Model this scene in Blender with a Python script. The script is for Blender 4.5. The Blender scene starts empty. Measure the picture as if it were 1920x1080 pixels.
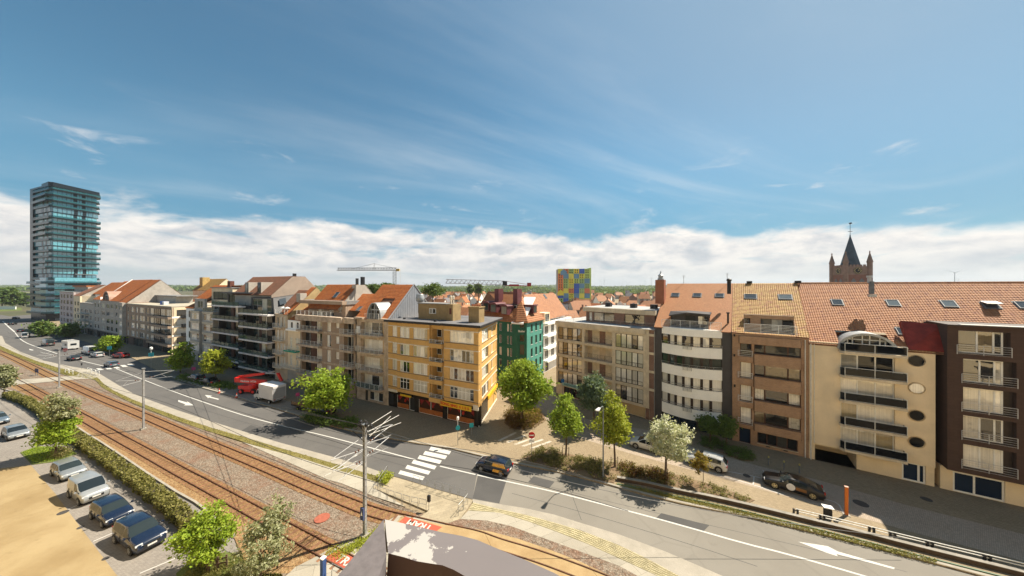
import bpy, math, random
import numpy as np
from mathutils import Vector as V, Matrix
random.seed(7)
SC = bpy.context.scene
COL = SC.collection
R = math.radians

# ------------------------------------------------------------------ camera, world, sun, exposure
F, CX, HY, H = 590.0, 960.0, 536.0, 21.0
cam = bpy.data.cameras.new("camera")
cam.sensor_width = 36.0
cam.lens = 36.0 * F / 1920.0
cam.shift_y = -(HY - 540.0) / 1920.0 * -1.0
cam.clip_start, cam.clip_end = 0.05, 20000
camo = bpy.data.objects.new("camera", cam)
COL.objects.link(camo)
camo.location = (0, 0, H)
camo.rotation_euler = (R(90), 0, 0)
SC.camera = camo
SUN_AZ, SUN_EL = R(66.0), R(52.0)          # azimuth measured from +Y (view direction) towards +X
SC.view_settings.view_transform = 'Standard'
SC.view_settings.look = 'None'
SC.view_settings.gamma = 1.0
SC.view_settings.use_curve_mapping = False
SC.view_settings.exposure = 1.85
SC.render.engine = 'CYCLES'
SC.cycles.max_bounces = 5
SC.cycles.diffuse_bounces = 4
SC.cycles.glossy_bounces = 3
SC.cycles.transmission_bounces = 3
SC.cycles.transparent_max_bounces = 6
SC.cycles.use_denoising = True
SC.cycles.sample_clamp_indirect = 6.0

world = bpy.data.worlds.new("World")
SC.world = world
world.use_nodes = True
WN, WL = world.node_tree.nodes, world.node_tree.links
WN.clear()

class NT:
    """tiny node-tree writer"""
    def __init__(s, tree):
        s.t, s.n, s.l = tree, tree.nodes, tree.links
    def new(s, typ, **kw):
        nd = s.n.new(typ)
        for k, v in kw.items():
            if k.startswith('i_'):
                nd.inputs[k[2:].replace('_', ' ')].default_value = v
            else:
                setattr(nd, k, v)
        return nd
    def put(s, src, dst):
        s.l.new(src, dst)
    def inp(s, sock, val):
        if hasattr(val, 'is_output'):
            s.l.new(val, sock)
        else:
            sock.default_value = val
    def math(s, op, a, b=0.0, c=0.0, clamp=False):
        nd = s.n.new('ShaderNodeMath')
        nd.operation = op
        nd.use_clamp = clamp
        s.inp(nd.inputs[0], a); s.inp(nd.inputs[1], b); s.inp(nd.inputs[2], c)
        return nd.outputs[0]
    def mix(s, fac, a, b, blend='MIX'):
        nd = s.n.new('ShaderNodeMix')
        nd.data_type = 'RGBA'
        nd.blend_type = blend
        s.inp(nd.inputs[0], fac); s.inp(nd.inputs[6], a); s.inp(nd.inputs[7], b)
        return nd.outputs[2]
    def noise(s, vec, scale, detail=4, rough=.55, dist=0.0, dims='3D'):
        nd = s.n.new('ShaderNodeTexNoise')
        nd.noise_dimensions = dims
        s.inp(nd.inputs['Vector'], vec)
        nd.inputs['Scale'].default_value = scale
        nd.inputs['Detail'].default_value = detail
        nd.inputs['Roughness'].default_value = rough
        nd.inputs['Distortion'].default_value = dist
        return nd.outputs[0]
    def comb(s, x=0.0, y=0.0, z=0.0):
        nd = s.n.new('ShaderNodeCombineXYZ')
        s.inp(nd.inputs[0], x); s.inp(nd.inputs[1], y); s.inp(nd.inputs[2], z)
        return nd.outputs[0]
    def sep(s, vec):
        nd = s.n.new('ShaderNodeSeparateXYZ')
        s.l.new(vec, nd.inputs[0])
        return nd.outputs
    def smooth(s, x, lo, hi):
        nd = s.n.new('ShaderNodeMapRange')
        nd.interpolation_type = 'SMOOTHSTEP'
        s.inp(nd.inputs[0], x); s.inp(nd.inputs[1], lo); s.inp(nd.inputs[2], hi)
        return nd.outputs[0]
    def ramp(s, fac, stops, interp='LINEAR'):
        nd = s.n.new('ShaderNodeValToRGB')
        nd.color_ramp.interpolation = interp
        cr = nd.color_ramp
        col4 = lambda c: (*c, 1) if len(c) == 3 else c
        cr.elements[0].position, cr.elements[0].color = stops[0][0], col4(stops[0][1])
        cr.elements[1].position, cr.elements[1].color = stops[-1][0], col4(stops[-1][1])
        for p, c in stops[1:-1]:
            e = cr.elements.new(p)
            e.color = col4(c)
        s.l.new(fac, nd.inputs[0])
        return nd.outputs[0]

sd0 = (math.sin(SUN_AZ) * math.cos(SUN_EL), math.cos(SUN_AZ) * math.cos(SUN_EL), math.sin(SUN_EL))
def build_world():
    n = NT(world.node_tree)
    sky = n.new('ShaderNodeTexSky', sky_type='NISHITA', sun_disc=False)
    sky.sun_elevation, sky.sun_rotation = SUN_EL, SUN_AZ
    sky.air_density, sky.dust_density, sky.ozone_density = 1.0, 0.6, 2.0
    geo = n.new('ShaderNodeTexCoord')
    d = geo.outputs['Generated']
    x, y, z = n.sep(d)
    az = n.math('ARCTAN2', x, y)
    el = n.math('ARCSINE', z)
    # cumulus bank standing on the horizon: its top edge wanders with azimuth
    uv = n.comb(az, n.math('MULTIPLY', el, 2.4), 0.0)
    edge = n.noise(uv, 4.6, 10, .58, .3)
    bil = n.noise(uv, 13.0, 5, .55, .2)
    big = n.noise(n.comb(az, 0.0, 3.7), 1.5, 2, .5)
    top = n.math('ADD', 0.172, n.math('MULTIPLY', n.math('SUBTRACT', big, .5), .07))
    top = n.math('SUBTRACT', top, n.math('MULTIPLY', n.smooth(az, .15, 1.05), .055))
    top = n.math('SUBTRACT', top, n.math('MULTIPLY', n.smooth(az, -.85, -1.1), .02))
    top = n.math('ADD', top, n.math('MULTIPLY', n.math('SUBTRACT', edge, .5), .20))
    top = n.math('ADD', top, n.math('MULTIPLY', n.math('SUBTRACT', bil, .5), .035))
    bank = n.smooth(n.math('SUBTRACT', top, el), -.010, .034)
    gap = n.noise(n.comb(n.math('MULTIPLY', az, 1.5), n.math('MULTIPLY', el, 6.5), 9.0), 3.2, 6, .6, .4)
    bank = n.math('MULTIPLY', bank, n.math('SUBTRACT', 1.0, n.math('MULTIPLY', n.smooth(gap, .55, .70), .62)))
    # further rows of cloud in front: each lit along its top, blue-grey underneath
    def rows(tp, seed, depth, lo):
        lay = n.noise(n.comb(n.math('MULTIPLY', az, 2.0), n.math('MULTIPLY', el, 9.0), seed), 2.2, 7, .6, .6)
        lump = n.noise(n.comb(az, n.math('MULTIPLY', el, 2.0), seed), 12.0, 7, .62, .35)
        sh = n.math('MULTIPLY', n.smooth(n.math('SUBTRACT', tp, el), 0.0, depth), lo)
        sh = n.math('ADD', sh, n.math('MULTIPLY', n.math('SUBTRACT', lay, .5), 1.2))
        sh = n.math('ADD', sh, n.math('MULTIPLY', n.math('SUBTRACT', lump, .5), 2.1), 0, True)
        return n.ramp(sh, [(0.0, (6.3, 6.0, 5.6)), (.25, (5.5, 5.35, 5.15)), (.55, (4.3, 4.4, 4.5)), (1.0, (3.0, 3.35, 3.7))])
    cloud = rows(top, 1.0, .075, .62)
    for k, (h_, sd_) in enumerate(((.63, 11.0), (.34, 23.0))):
        e2 = n.noise(n.comb(n.math('ADD', az, sd_), n.math('MULTIPLY', el, 2.2), sd_), 5.5 + 3 * k, 9, .58, .3)
        t2 = n.math('ADD', n.math('MULTIPLY', top, h_), n.math('MULTIPLY', n.math('SUBTRACT', e2, .5), .13))
        f2 = n.smooth(n.math('SUBTRACT', t2, el), -.003, .020)
        cloud = n.mix(n.math('MULTIPLY', f2, .85), cloud, rows(t2, sd_, .06, .75))
    # thin cirrus and small puffs higher up
    zz = n.math('MAXIMUM', z, .06)
    px, py = n.math('DIVIDE', x, zz), n.math('DIVIDE', y, zz)
    rot = n.comb(n.math('ADD', n.math('MULTIPLY', px, .35), n.math('MULTIPLY', py, .12)),
                 n.math('SUBTRACT', n.math('MULTIPLY', py, 1.0), n.math('MULTIPLY', px, .55)), 0.0)
    cir = n.noise(rot, .42, 9, .62, .8)
    veil = n.noise(n.comb(px, py, 2.0), .28, 3, .5)
    cirf = n.math('MULTIPLY', n.smooth(cir, .42, .80), n.smooth(veil, .34, .66))
    cirf = n.math('MULTIPLY', cirf, n.math('ADD', .55, n.math('MULTIPLY', n.smooth(az, .1, .9), .35)))
    # sky colour: the physical sky, a little deeper blue
    tint = n.mix(1.0, sky.outputs[0], (.49, .765, .735, 1), 'MULTIPLY')
    low = n.smooth(el, .42, .10)
    tint = n.mix(n.math('MULTIPLY', low, .65), tint, (.72, 1.9, 3.05, 1))
    veilf = n.smooth(n.math('ADD', n.math('ADD', n.math('MULTIPLY', x, sd0[0]), n.math('MULTIPLY', y, sd0[1])), n.math('MULTIPLY', z, sd0[2])), .58, .95)
    tint = n.mix(n.math('MULTIPLY', veilf, .78), tint, (1.95, 2.75, 3.65, 1))
    frag = n.math('MULTIPLY', n.smooth(n.noise(n.comb(n.math('MULTIPLY', az, .8), n.math('MULTIPLY', el, 2.8), 5.0), 7.0, 8, .62, .5), .58, .76), n.math('MULTIPLY', n.smooth(el, .13, .2), n.smooth(el, .40, .24)))
    tint = n.mix(n.math('MULTIPLY', frag, .6), tint, (5.4, 5.4, 5.4, 1))
    c1 = n.mix(cirf, tint, (5.0, 5.3, 5.5, 1))
    c2 = n.mix(bank, c1, cloud)
    # air below the bank pales towards the horizon
    hz = n.smooth(el, .10, -.01)
    c3 = n.mix(n.math('MULTIPLY', hz, .72), c2, (3.75, 4.05, 4.2, 1))
    bg = n.new('ShaderNodeBackground')
    bg.inputs['Strength'].default_value = SKY_STRENGTH
    c3 = n.mix(1.0, c3, (.865, .865, .865, 1), 'MULTIPLY')
    n.put(c3, bg.inputs['Color'])
    out = n.new('ShaderNodeOutputWorld')
    n.put(bg.outputs[0], out.inputs[0])
SKY_STRENGTH = 0.0525
build_world()

sl = bpy.data.lights.new("sun", 'SUN')
sl.energy = 2.95
sl.angle = R(0.53)
sl.color = (1.0, .90, .74)
sun = bpy.data.objects.new("sun", sl)
COL.objects.link(sun)
sd = V((math.sin(SUN_AZ) * math.cos(SUN_EL), math.cos(SUN_AZ) * math.cos(SUN_EL), math.sin(SUN_EL)))
sun.rotation_euler = sd.to_track_quat('Z', 'Y').to_euler()
sun.location = sd * 300

# ------------------------------------------------------------------ pixel helpers (photo 1920x1080)
def G(x, y, z=0.0):
    d = F * (H - z) / (y - HY)
    return V(((x - CX) / F * d, d, z))
def at(x, y, d):
    return V(((x - CX) / F * d, d, H - (y - HY) / F * d))
def lerp(a, b, t):
    return a + (b - a) * t

# ------------------------------------------------------------------ mesh builder
class MB:
    def __init__(s):
        s.v, s.f, s.m = [], [], []
    def poly(s, pts, mi=0):
        i = len(s.v)
        s.v += [tuple(p) for p in pts]
        s.f.append(tuple(range(i, i + len(pts))))
        s.m.append(mi)
    def box(s, x0, y0, z0, x1, y1, z1, mi=0):
        i = len(s.v)
        s.v += [(x0, y0, z0), (x1, y0, z0), (x1, y1, z0), (x0, y1, z0), (x0, y0, z1), (x1, y0, z1), (x1, y1, z1), (x0, y1, z1)]
        for q in ((0, 3, 2, 1), (4, 5, 6, 7), (0, 1, 5, 4), (1, 2, 6, 5), (2, 3, 7, 6), (3, 0, 4, 7)):
            s.f.append(tuple(i + k for k in q)); s.m.append(mi)
        return s
    def prism(s, poly, z0, z1, mi=0, mtop=None):
        """poly: xy points counter-clockwise seen from above"""
        n, i = len(poly), len(s.v)
        s.v += [(p[0], p[1], z0) for p in poly] + [(p[0], p[1], z1) for p in poly]
        s.f.append(tuple(i + n + k for k in range(n))); s.m.append(mi if mtop is None else mtop)
        s.f.append(tuple(i + k for k in reversed(range(n)))); s.m.append(mi)
        for k in range(n):
            q = (k + 1) % n
            s.f.append((i + k, i + q, i + n + q, i + n + k)); s.m.append(mi)
        return s
    def slab(s, poly3, off, mi=0):
        """planar polygon poly3 thickened by vector off"""
        n, i = len(poly3), len(s.v)
        o = V(off)
        s.v += [tuple(p) for p in poly3] + [tuple(V(p) + o) for p in poly3]
        s.f.append(tuple(i + k for k in range(n))); s.m.append(mi)
        s.f.append(tuple(i + n + k for k in reversed(range(n)))); s.m.append(mi)
        for k in range(n):
            q = (k + 1) % n
            s.f.append((i + q, i + k, i + n + k, i + n + q)); s.m.append(mi)
        return s
    def tube(s, pts, r, n=6, mi=0, cap=True):
        pts = [V(p) for p in pts]
        rs = r if isinstance(r, (list, tuple)) else [r] * len(pts)
        i0 = len(s.v)
        for k, p in enumerate(pts):
            a = pts[max(k - 1, 0)]; b = pts[min(k + 1, len(pts) - 1)]
            t = (b - a).normalized()
            u = t.cross(V((0, 0, 1)) if abs(t.z) < .95 else V((1, 0, 0))).normalized()
            w = t.cross(u)
            for j in range(n):
                c = 2 * math.pi * (j + .5) / n
                s.v.append(tuple(p + (u * math.cos(c) + w * math.sin(c)) * rs[k]))
        for k in range(len(pts) - 1):
            for j in range(n):
                q = (j + 1) % n
                a, b = i0 + k * n, i0 + (k + 1) * n
                s.f.append((a + q, a + j, b + j, b + q)); s.m.append(mi)
        if cap:
            s.f.append(tuple(i0 + j for j in range(n))); s.m.append(mi)
            e = i0 + (len(pts) - 1) * n
            s.f.append(tuple(e + j for j in reversed(range(n)))); s.m.append(mi)
        return s
    def lathe(s, prof, n=12, c=(0, 0, 0), mi=0, axis='z', cap=True):
        i0 = len(s.v)
        for r, h in prof:
            for j in range(n):
                a = 2 * math.pi * j / n
                p = (r * math.cos(a), r * math.sin(a), h)
                if axis == 'y':
                    p = (p[0], p[2], p[1])
                elif axis == 'x':
                    p = (p[2], p[0], p[1])
                s.v.append((p[0] + c[0], p[1] + c[1], p[2] + c[2]))
        for k in range(len(prof) - 1):
            for j in range(n):
                q = (j + 1) % n
                a, b = i0 + k * n, i0 + (k + 1) * n
                s.f.append((a + j, a + q, b + q, b + j)); s.m.append(mi)
        if not cap: return s
        s.f.append(tuple(i0 + j for j in reversed(range(n)))); s.m.append(mi)
        e = i0 + (len(prof) - 1) * n
        s.f.append(tuple(e + j for j in range(n))); s.m.append(mi)
        return s
    def mesh(s, name, mats, smooth=False):
        me = bpy.data.meshes.new(name)
        me.from_pydata(s.v, [], s.f)
        for m in (mats if isinstance(mats, (list, tuple)) else [mats]):
            me.materials.append(m)
        if any(s.m):
            me.polygons.foreach_set('material_index', s.m)
        if smooth:
            me.polygons.foreach_set('use_smooth', [True] * len(s.f))
        me.update()
        return me
    def build(s, name, mats, parent=None, loc=None, rot=None, smooth=False):
        return obj(name, s.mesh(name, mats, smooth), parent, loc, rot)

def obj(name, me, parent=None, loc=None, rot=None):
    o = bpy.data.objects.new(name, me)
    COL.objects.link(o)
    if parent is not None:
        o.parent = parent
    if loc is not None:
        o.location = loc
    if rot is not None:
        o.rotation_euler = rot
    return o
def tag(o, label=None, cat=None, group=None, kind=None):
    if label: o['label'] = label
    if cat: o['category'] = cat
    if group: o['group'] = group
    if kind: o['kind'] = kind
    return o
def thing(name, label, cat, loc=(0, 0, 0), rz=0.0, group=None):
    o = obj(name, None, None, loc, (0, 0, rz))
    o.empty_display_size = .3
    return tag(o, label, cat, group)
def dup(root, loc, rz=None, label=None, group=None, scale=None):
    def cp(o, par):
        c = o.copy(); COL.objects.link(c)
        if par is not None: c.parent = par
        for ch in o.children:
            cp(ch, c)
        return c
    c = cp(root, None)
    c.location = loc
    if rz is not None: c.rotation_euler = (0, 0, rz)
    if label: c['label'] = label
    if group: c['group'] = group
    if scale: c.scale = scale
    return c
_cache = {}
def cached(key, fn):
    if key not in _cache:
        _cache[key] = fn()
    return _cache[key]
def np_mesh(name, verts, quads, mat, mi=None):
    """verts (n,3) array, quads (m,4) array"""
    me = bpy.data.meshes.new(name)
    nv, nf, k = len(verts), len(quads), quads.shape[1]
    me.vertices.add(nv); me.loops.add(nf * k); me.polygons.add(nf)
    me.vertices.foreach_set('co', np.asarray(verts, dtype=np.float32).ravel())
    me.loops.foreach_set('vertex_index', np.asarray(quads, dtype=np.int32).ravel())
    me.polygons.foreach_set('loop_start', np.arange(0, nf * k, k, dtype=np.int32))
    try:
        me.polygons.foreach_set('loop_total', np.full(nf, k, dtype=np.int32))
    except Exception:
        pass
    for m in (mat if isinstance(mat, (list, tuple)) else [mat]):
        me.materials.append(m)
    if mi is not None:
        me.polygons.foreach_set('material_index', np.asarray(mi, dtype=np.int32))
    me.polygons.foreach_set('use_smooth', np.zeros(nf, dtype=bool))
    me.update(calc_edges=True)
    return me
# ------------------------------------------------------------------ materials
MATS = {}
def _base(name):
    m = bpy.data.materials.new(name)
    m.use_nodes = True
    n = NT(m.node_tree)
    b = m.node_tree.nodes['Principled BSDF']
    return m, n, b
def _rgb(c):
    return (c[0], c[1], c[2], 1.0)
def _sc(c, k):
    return (min(c[0] * k, 1), min(c[1] * k, 1), min(c[2] * k, 1), 1.0)
def _bump(n, b, h, strength, dist=.02):
    nd = n.new('ShaderNodeBump')
    nd.inputs['Strength'].default_value = strength
    nd.inputs['Distance'].default_value = dist
    n.put(h, nd.inputs['Height'])
    n.put(nd.outputs[0], b.inputs['Normal'])

def mat(name, col, rough=.75, var=.18, scale=1.6, metal=0.0, spec=.3, bump=0.0, bscale=30, fine=0.10, streak=0.0, rnd=0.0, coat=0.0):
    """weathered plain surface: broad stains, fine grain, optional rain streaks and per-object tone"""
    if name in MATS: return MATS[name]
    m, n, b = _base(name)
    tc = n.new('ShaderNodeTexCoord').outputs['Object']
    a = n.noise(tc, scale, 5, .6)
    f = n.noise(tc, bscale, 3, .6)
    c = n.mix(n.smooth(a, .3, .7), _sc(col, 1 - var), _sc(col, 1 + var))
    if fine:
        c = n.mix(n.math('MULTIPLY', n.smooth(f, .35, .7), 1.0), c, n.mix(fine * 2.2, c, (.02, .02, .02, 1)))
    if streak:
        x, y, z = n.sep(tc)
        s = n.noise(n.comb(n.math('MULTIPLY', n.math('ADD', x, y), 3.0), n.math('MULTIPLY', z, .22), 0.0), 1.5, 5, .65)
        c = n.mix(n.math('MULTIPLY', n.smooth(s, .5, .78), streak), c, _sc(col, .45))
    if rnd:
        oi = n.new('ShaderNodeObjectInfo').outputs['Random']
        hv = n.new('ShaderNodeHueSaturation')
        n.put(n.math('ADD', 1 - rnd, n.math('MULTIPLY', oi, rnd * 2)), hv.inputs['Value'])
        n.put(c, hv.inputs['Color'])
        c = hv.outputs[0]
    n.put(c, b.inputs['Base Color'])
    b.inputs['Roughness'].default_value = rough
    b.inputs['Metallic'].default_value = metal
    b.inputs['Specular IOR Level'].default_value = spec
    b.inputs['Coat Weight'].default_value = coat
    b.inputs['Coat Roughness'].default_value = .06
    if bump: _bump(n, b, f, bump)
    MATS[name] = m
    return m

def brick_mat(name, c1, c2, mortar, bw=.21, bh=.065, ms=.010, rough=.85, var=.25, bump=.35, streak=.25, flat=False):
    if name in MATS: return MATS[name]
    m, n, b = _base(name)
    tc = n.new('ShaderNodeTexCoord').outputs['Object']
    x, y, z = n.sep(tc)
    vec = n.comb(x, y, 0.0) if flat else n.comb(n.math('ADD', x, y), z, 0.0)
    br = n.new('ShaderNodeTexBrick')
    n.put(vec, br.inputs['Vector'])
    br.inputs['Color1'].default_value = _rgb(c1); br.inputs['Color2'].default_value = _rgb(c2)
    br.inputs['Mortar'].default_value = _rgb(mortar)
    br.inputs['Scale'].default_value = 1.0
    br.inputs['Brick Width'].default_value = bw
    br.inputs['Row Height'].default_value = bh
    br.inputs['Mortar Size'].default_value = ms
    br.inputs['Mortar Smooth'].default_value = .2
    br.inputs['Bias'].default_value = 0.0
    a = n.noise(tc, .8, 5, .6)
    c = n.mix(n.math('MULTIPLY', n.smooth(a, .3, .75), var), br.outputs['Color'], _sc(c1, .35))
    if streak:
        s = n.noise(n.comb(n.math('MULTIPLY', n.math('ADD', x, y), 3.0), n.math('MULTIPLY', z, .25), 0.0), 1.2, 5, .65)
        c = n.mix(n.math('MULTIPLY', n.smooth(s, .5, .8), streak), c, _sc(c1, .4))
    n.put(c, b.inputs['Base Color'])
    b.inputs['Roughness'].default_value = rough
    b.inputs['Specular IOR Level'].default_value = .2
    h = n.math('SUBTRACT', n.math('MULTIPLY', n.noise(tc, 60, 2), .3), br.outputs['Fac'])
    _bump(n, b, h, bump, .012)
    MATS[name] = m
    return m

def tile_mat(name, stops, tw=.24, tl=.34, rough=.7, moss=.25, mosscol=(.10, .085, .05)):
    """clay tiles: one random tone per tile (object space: x across, y up the slope), lichen patches"""
    if name in MATS: return MATS[name]
    m, n, b = _base(name)
    tc = n.new('ShaderNodeTexCoord').outputs['Object']
    x, y, z = n.sep(tc)
    ix = n.math('FLOOR', n.math('DIVIDE', x, tw))
    iy = n.math('FLOOR', n.math('DIVIDE', y, tl))
    wn = n.new('ShaderNodeTexWhiteNoise', noise_dimensions='2D')
    n.put(n.comb(ix, iy, 0.0), wn.inputs['Vector'])
    c = n.ramp(wn.outputs['Value'], [(p, tuple(v * .66 for v in q)) for p, q in stops])
    a = n.noise(tc, .55, 6, .62)
    c = n.mix(n.math('MULTIPLY', n.smooth(a, .45, .75), moss), c, _rgb(mosscol))
    g = n.noise(tc, 16, 3, .6)
    c = n.mix(n.math('MULTIPLY', n.smooth(g, .5, .75), .3), c, _rgb(mosscol))
    n.put(c, b.inputs['Base Color'])
    b.inputs['Roughness'].default_value = rough
    b.inputs['Specular IOR Level'].default_value = .3
    MATS[name] = m
    return m

def glass_mat(name, tones, curtain=.5, rough=.02, spec=.8, wob=.03):
    """window pane seen from outside by day: reflective sheet, behind it a dark room or a net curtain, differing pane by pane"""
    if name in MATS: return MATS[name]
    m, n, b = _base(name)
    oi = n.new('ShaderNodeObjectInfo').outputs['Random']
    tc = n.new('ShaderNodeTexCoord').outputs['Object']
    x, y, z = n.sep(tc)
    c = n.ramp(oi, tones, 'CONSTANT')
    # folds in a curtain
    fold = n.noise(n.comb(n.math('MULTIPLY', n.math('ADD', x, y), 13.0), n.math('MULTIPLY', z, .12), n.math('MULTIPLY', oi, 40)), 1.0, 3, .5)
    c = n.mix(n.math('MULTIPLY', n.smooth(fold, .35, .65), curtain), c, n.mix(.55, c, (.015, .015, .015, 1)))
    # objects standing in the room behind
    bl = n.noise(n.comb(n.math('ADD', n.math('MULTIPLY', x, 1.3), n.math('MULTIPLY', oi, 70)), y, n.math('MULTIPLY', z, 1.6)), 1.2, 3, .5)
    c = n.mix(n.math('MULTIPLY', n.smooth(bl, .52, .62), .45 if curtain > .4 else .12), c, n.mix(.75, c, (.01, .01, .01, 1)))
    n.put(c, b.inputs['Base Color'])
    b.inputs['Roughness'].default_value = .55
    b.inputs['Specular IOR Level'].default_value = 0.0
    b.inputs['Coat Weight'].default_value = .4 if name.startswith('black') else 1.0
    b.inputs['Coat Roughness'].default_value = rough
    b.inputs['Coat IOR'].default_value = 2.2 if curtain > .35 else 1.5
    w = n.noise(n.comb(n.math('ADD', x, n.math('MULTIPLY', oi, 90)), y, z), .9, 2, .4)
    nd = n.new('ShaderNodeBump')
    nd.inputs['Strength'].default_value = wob * 4
    nd.inputs['Distance'].default_value = .05
    n.put(w, nd.inputs['Height'])
    n.put(nd.outputs[0], b.inputs['Coat Normal'])
    MATS[name] = m
    return m

def leaf_mat(name, c1, c2, c3, trans=.35):
    if name in MATS: return MATS[name]
    c1, c2, c3 = [tuple(v * .84 for v in c) for c in (c1, c2, c3)]
    m, n, b = _base(name)
    g = n.new('ShaderNodeNewGeometry').outputs['Random Per Island']
    c = n.ramp(g, [(0, c1), (.5, c2), (1, c3)])
    n.put(c, b.inputs['Base Color'])
    b.inputs['Roughness'].default_value = .6
    b.inputs['Specular IOR Level'].default_value = .25
    tr = n.new('ShaderNodeBsdfTranslucent')
    n.put(n.mix(.5, c, (.35, .42, .05, 1)), tr.inputs['Color'])
    mx = n.new('ShaderNodeMixShader')
    mx.inputs[0].default_value = trans
    n.put(b.outputs[0], mx.inputs[1]); n.put(tr.outputs[0], mx.inputs[2])
    out = [q for q in m.node_tree.nodes if q.type == 'OUTPUT_MATERIAL'][0]
    n.put(mx.outputs[0], out.inputs[0])
    MATS[name] = m
    return m

def gravel_mat(name, stops, scale=14, rough=.95, bump=.9, patch=None):
    if name in MATS: return MATS[name]
    stops = [(p, _k(c)) for p, c in stops]
    patch = _k(patch) if patch else None
    m, n, b = _base(name)
    tc = n.new('ShaderNodeTexCoord').outputs['Object']
    vo = n.new('ShaderNodeTexVoronoi')
    vo.inputs['Scale'].default_value = scale
    n.put(tc, vo.inputs['Vector'])
    sx = n.sep(vo.outputs['Color'])[0]
    c = n.ramp(sx, stops)
    if patch:
        a = n.noise(tc, .35, 6, .65)
        c = n.mix(n.math('MULTIPLY', n.smooth(a, .46, .66), .8), c, n.mix(.5, c, _rgb(patch), 'MIX'))
    edge = n.smooth(vo.outputs['Distance'], .0, .6)
    c = n.mix(n.math('MULTIPLY', edge, .35), c, (.03, .025, .02, 1))
    n.put(c, b.inputs['Base Color'])
    b.inputs['Roughness'].default_value = rough
    b.inputs['Specular IOR Level'].default_value = .15
    _bump(n, b, n.math('SUBTRACT', 1.0, vo.outputs['Distance']), bump, .05)
    MATS[name] = m
    return m

KS = .62
def _k(c): return tuple(v * KS for v in c[:3])
def ground_mat(name, c1, c2, scale=.25, grain=25, rough=.9, crack=0.0, pav=None, joint=(.1, .09, .08), worn=None):
    """asphalt, concrete and paving seen from above: broad patches, repairs, grain, joints"""
    if name in MATS: return MATS[name]
    m, n, b = _base(name)
    c1, c2 = _k(c1), _k(c2)
    tc = n.new('ShaderNodeTexCoord').outputs['Object']
    a = n.noise(tc, scale, 7, .62)
    c = n.mix(n.smooth(a, .32, .68), _rgb(c1), _rgb(c2))
    f = n.noise(tc, grain, 4, .7)
    c = n.mix(n.math('MULTIPLY', n.smooth(f, .4, .7), .25), c, _sc(c1, .55))
    st = n.noise(tc, scale * 5, 5, .6)
    c = n.mix(n.math('MULTIPLY', n.smooth(st, .58, .75), .35), c, _sc(c1, .62))
    if crack:
        vo = n.new('ShaderNodeTexVoronoi', feature='DISTANCE_TO_EDGE')
        vo.inputs['Scale'].default_value = .12
        n.put(n.mix(.08, tc, n.comb(a, st, 0.0)), vo.inputs['Vector'])
        c = n.mix(n.math('MULTIPLY', n.smooth(vo.outputs['Distance'], .012, .002), crack), c, _sc(c1, .45))
    h = f
    if pav:
        br = n.new('ShaderNodeTexBrick')
        mp = n.new('ShaderNodeMapping')
        mp.inputs['Rotation'].default_value = (0, 0, pav[3] if len(pav) > 3 else 0.42)
        n.put(tc, mp.inputs['Vector'])
        n.put(mp.outputs[0], br.inputs['Vector'])
        br.inputs['Scale'].default_value = 1.0
        br.inputs['Brick Width'].default_value = pav[0]
        br.inputs['Row Height'].default_value = pav[1]
        br.inputs['Mortar Size'].default_value = pav[2]
        br.inputs['Color1'].default_value = (1, 1, 1, 1); br.inputs['Color2'].default_value = (.78, .78, .78, 1)
        br.inputs['Mortar'].default_value = (.45, .42, .38, 1)
        c = n.mix(.9, c, br.outputs['Color'], 'MULTIPLY')
        h = n.math('SUBTRACT', n.math('MULTIPLY', f, .4), br.outputs['Fac'])
    n.put(c, b.inputs['Base Color'])
    b.inputs['Roughness'].default_value = rough
    b.inputs['Specular IOR Level'].default_value = .25
    _bump(n, b, h, .25, .015)
    MATS[name] = m
    return m

def paint_mat(name, col, rough=.25, metal=0.0, coat=.8, rnd=0.0):
    if name in MATS: return MATS[name]
    m, n, b = _base(name)
    tc = n.new('ShaderNodeTexCoord').outputs['Object']
    a = n.noise(tc, 2.5, 4, .6)
    n.put(n.mix(n.smooth(a, .4, .75), _rgb(col), _sc(col, .86)), b.inputs['Base Color'])
    b.inputs['Roughness'].default_value = rough
    b.inputs['Metallic'].default_value = metal
    b.inputs['Coat Weight'].default_value = coat
    b.inputs['Coat Roughness'].default_value = .04
    MATS[name] = m
    return m

def worn_paint(name, col, under, thr=.5):
    """road paint or house paint worn through to what lies under it"""
    if name in MATS: return MATS[name]
    m, n, b = _base(name)
    tc = n.new('ShaderNodeTexCoord').outputs['Object']
    a = n.noise(tc, 9, 6, .7)
    bg = n.noise(tc, 1.1, 3, .5)
    f = n.smooth(n.math('ADD', n.math('MULTIPLY', a, .7), n.math('MULTIPLY', bg, .3)), thr, thr + .1)
    n.put(n.mix(f, _sc(col, .66), _sc(under, .64)), b.inputs['Base Color'])
    b.inputs['Roughness'].default_value = .75
    b.inputs['Specular IOR Level'].default_value = .25
    MATS[name] = m
    return m

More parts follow.
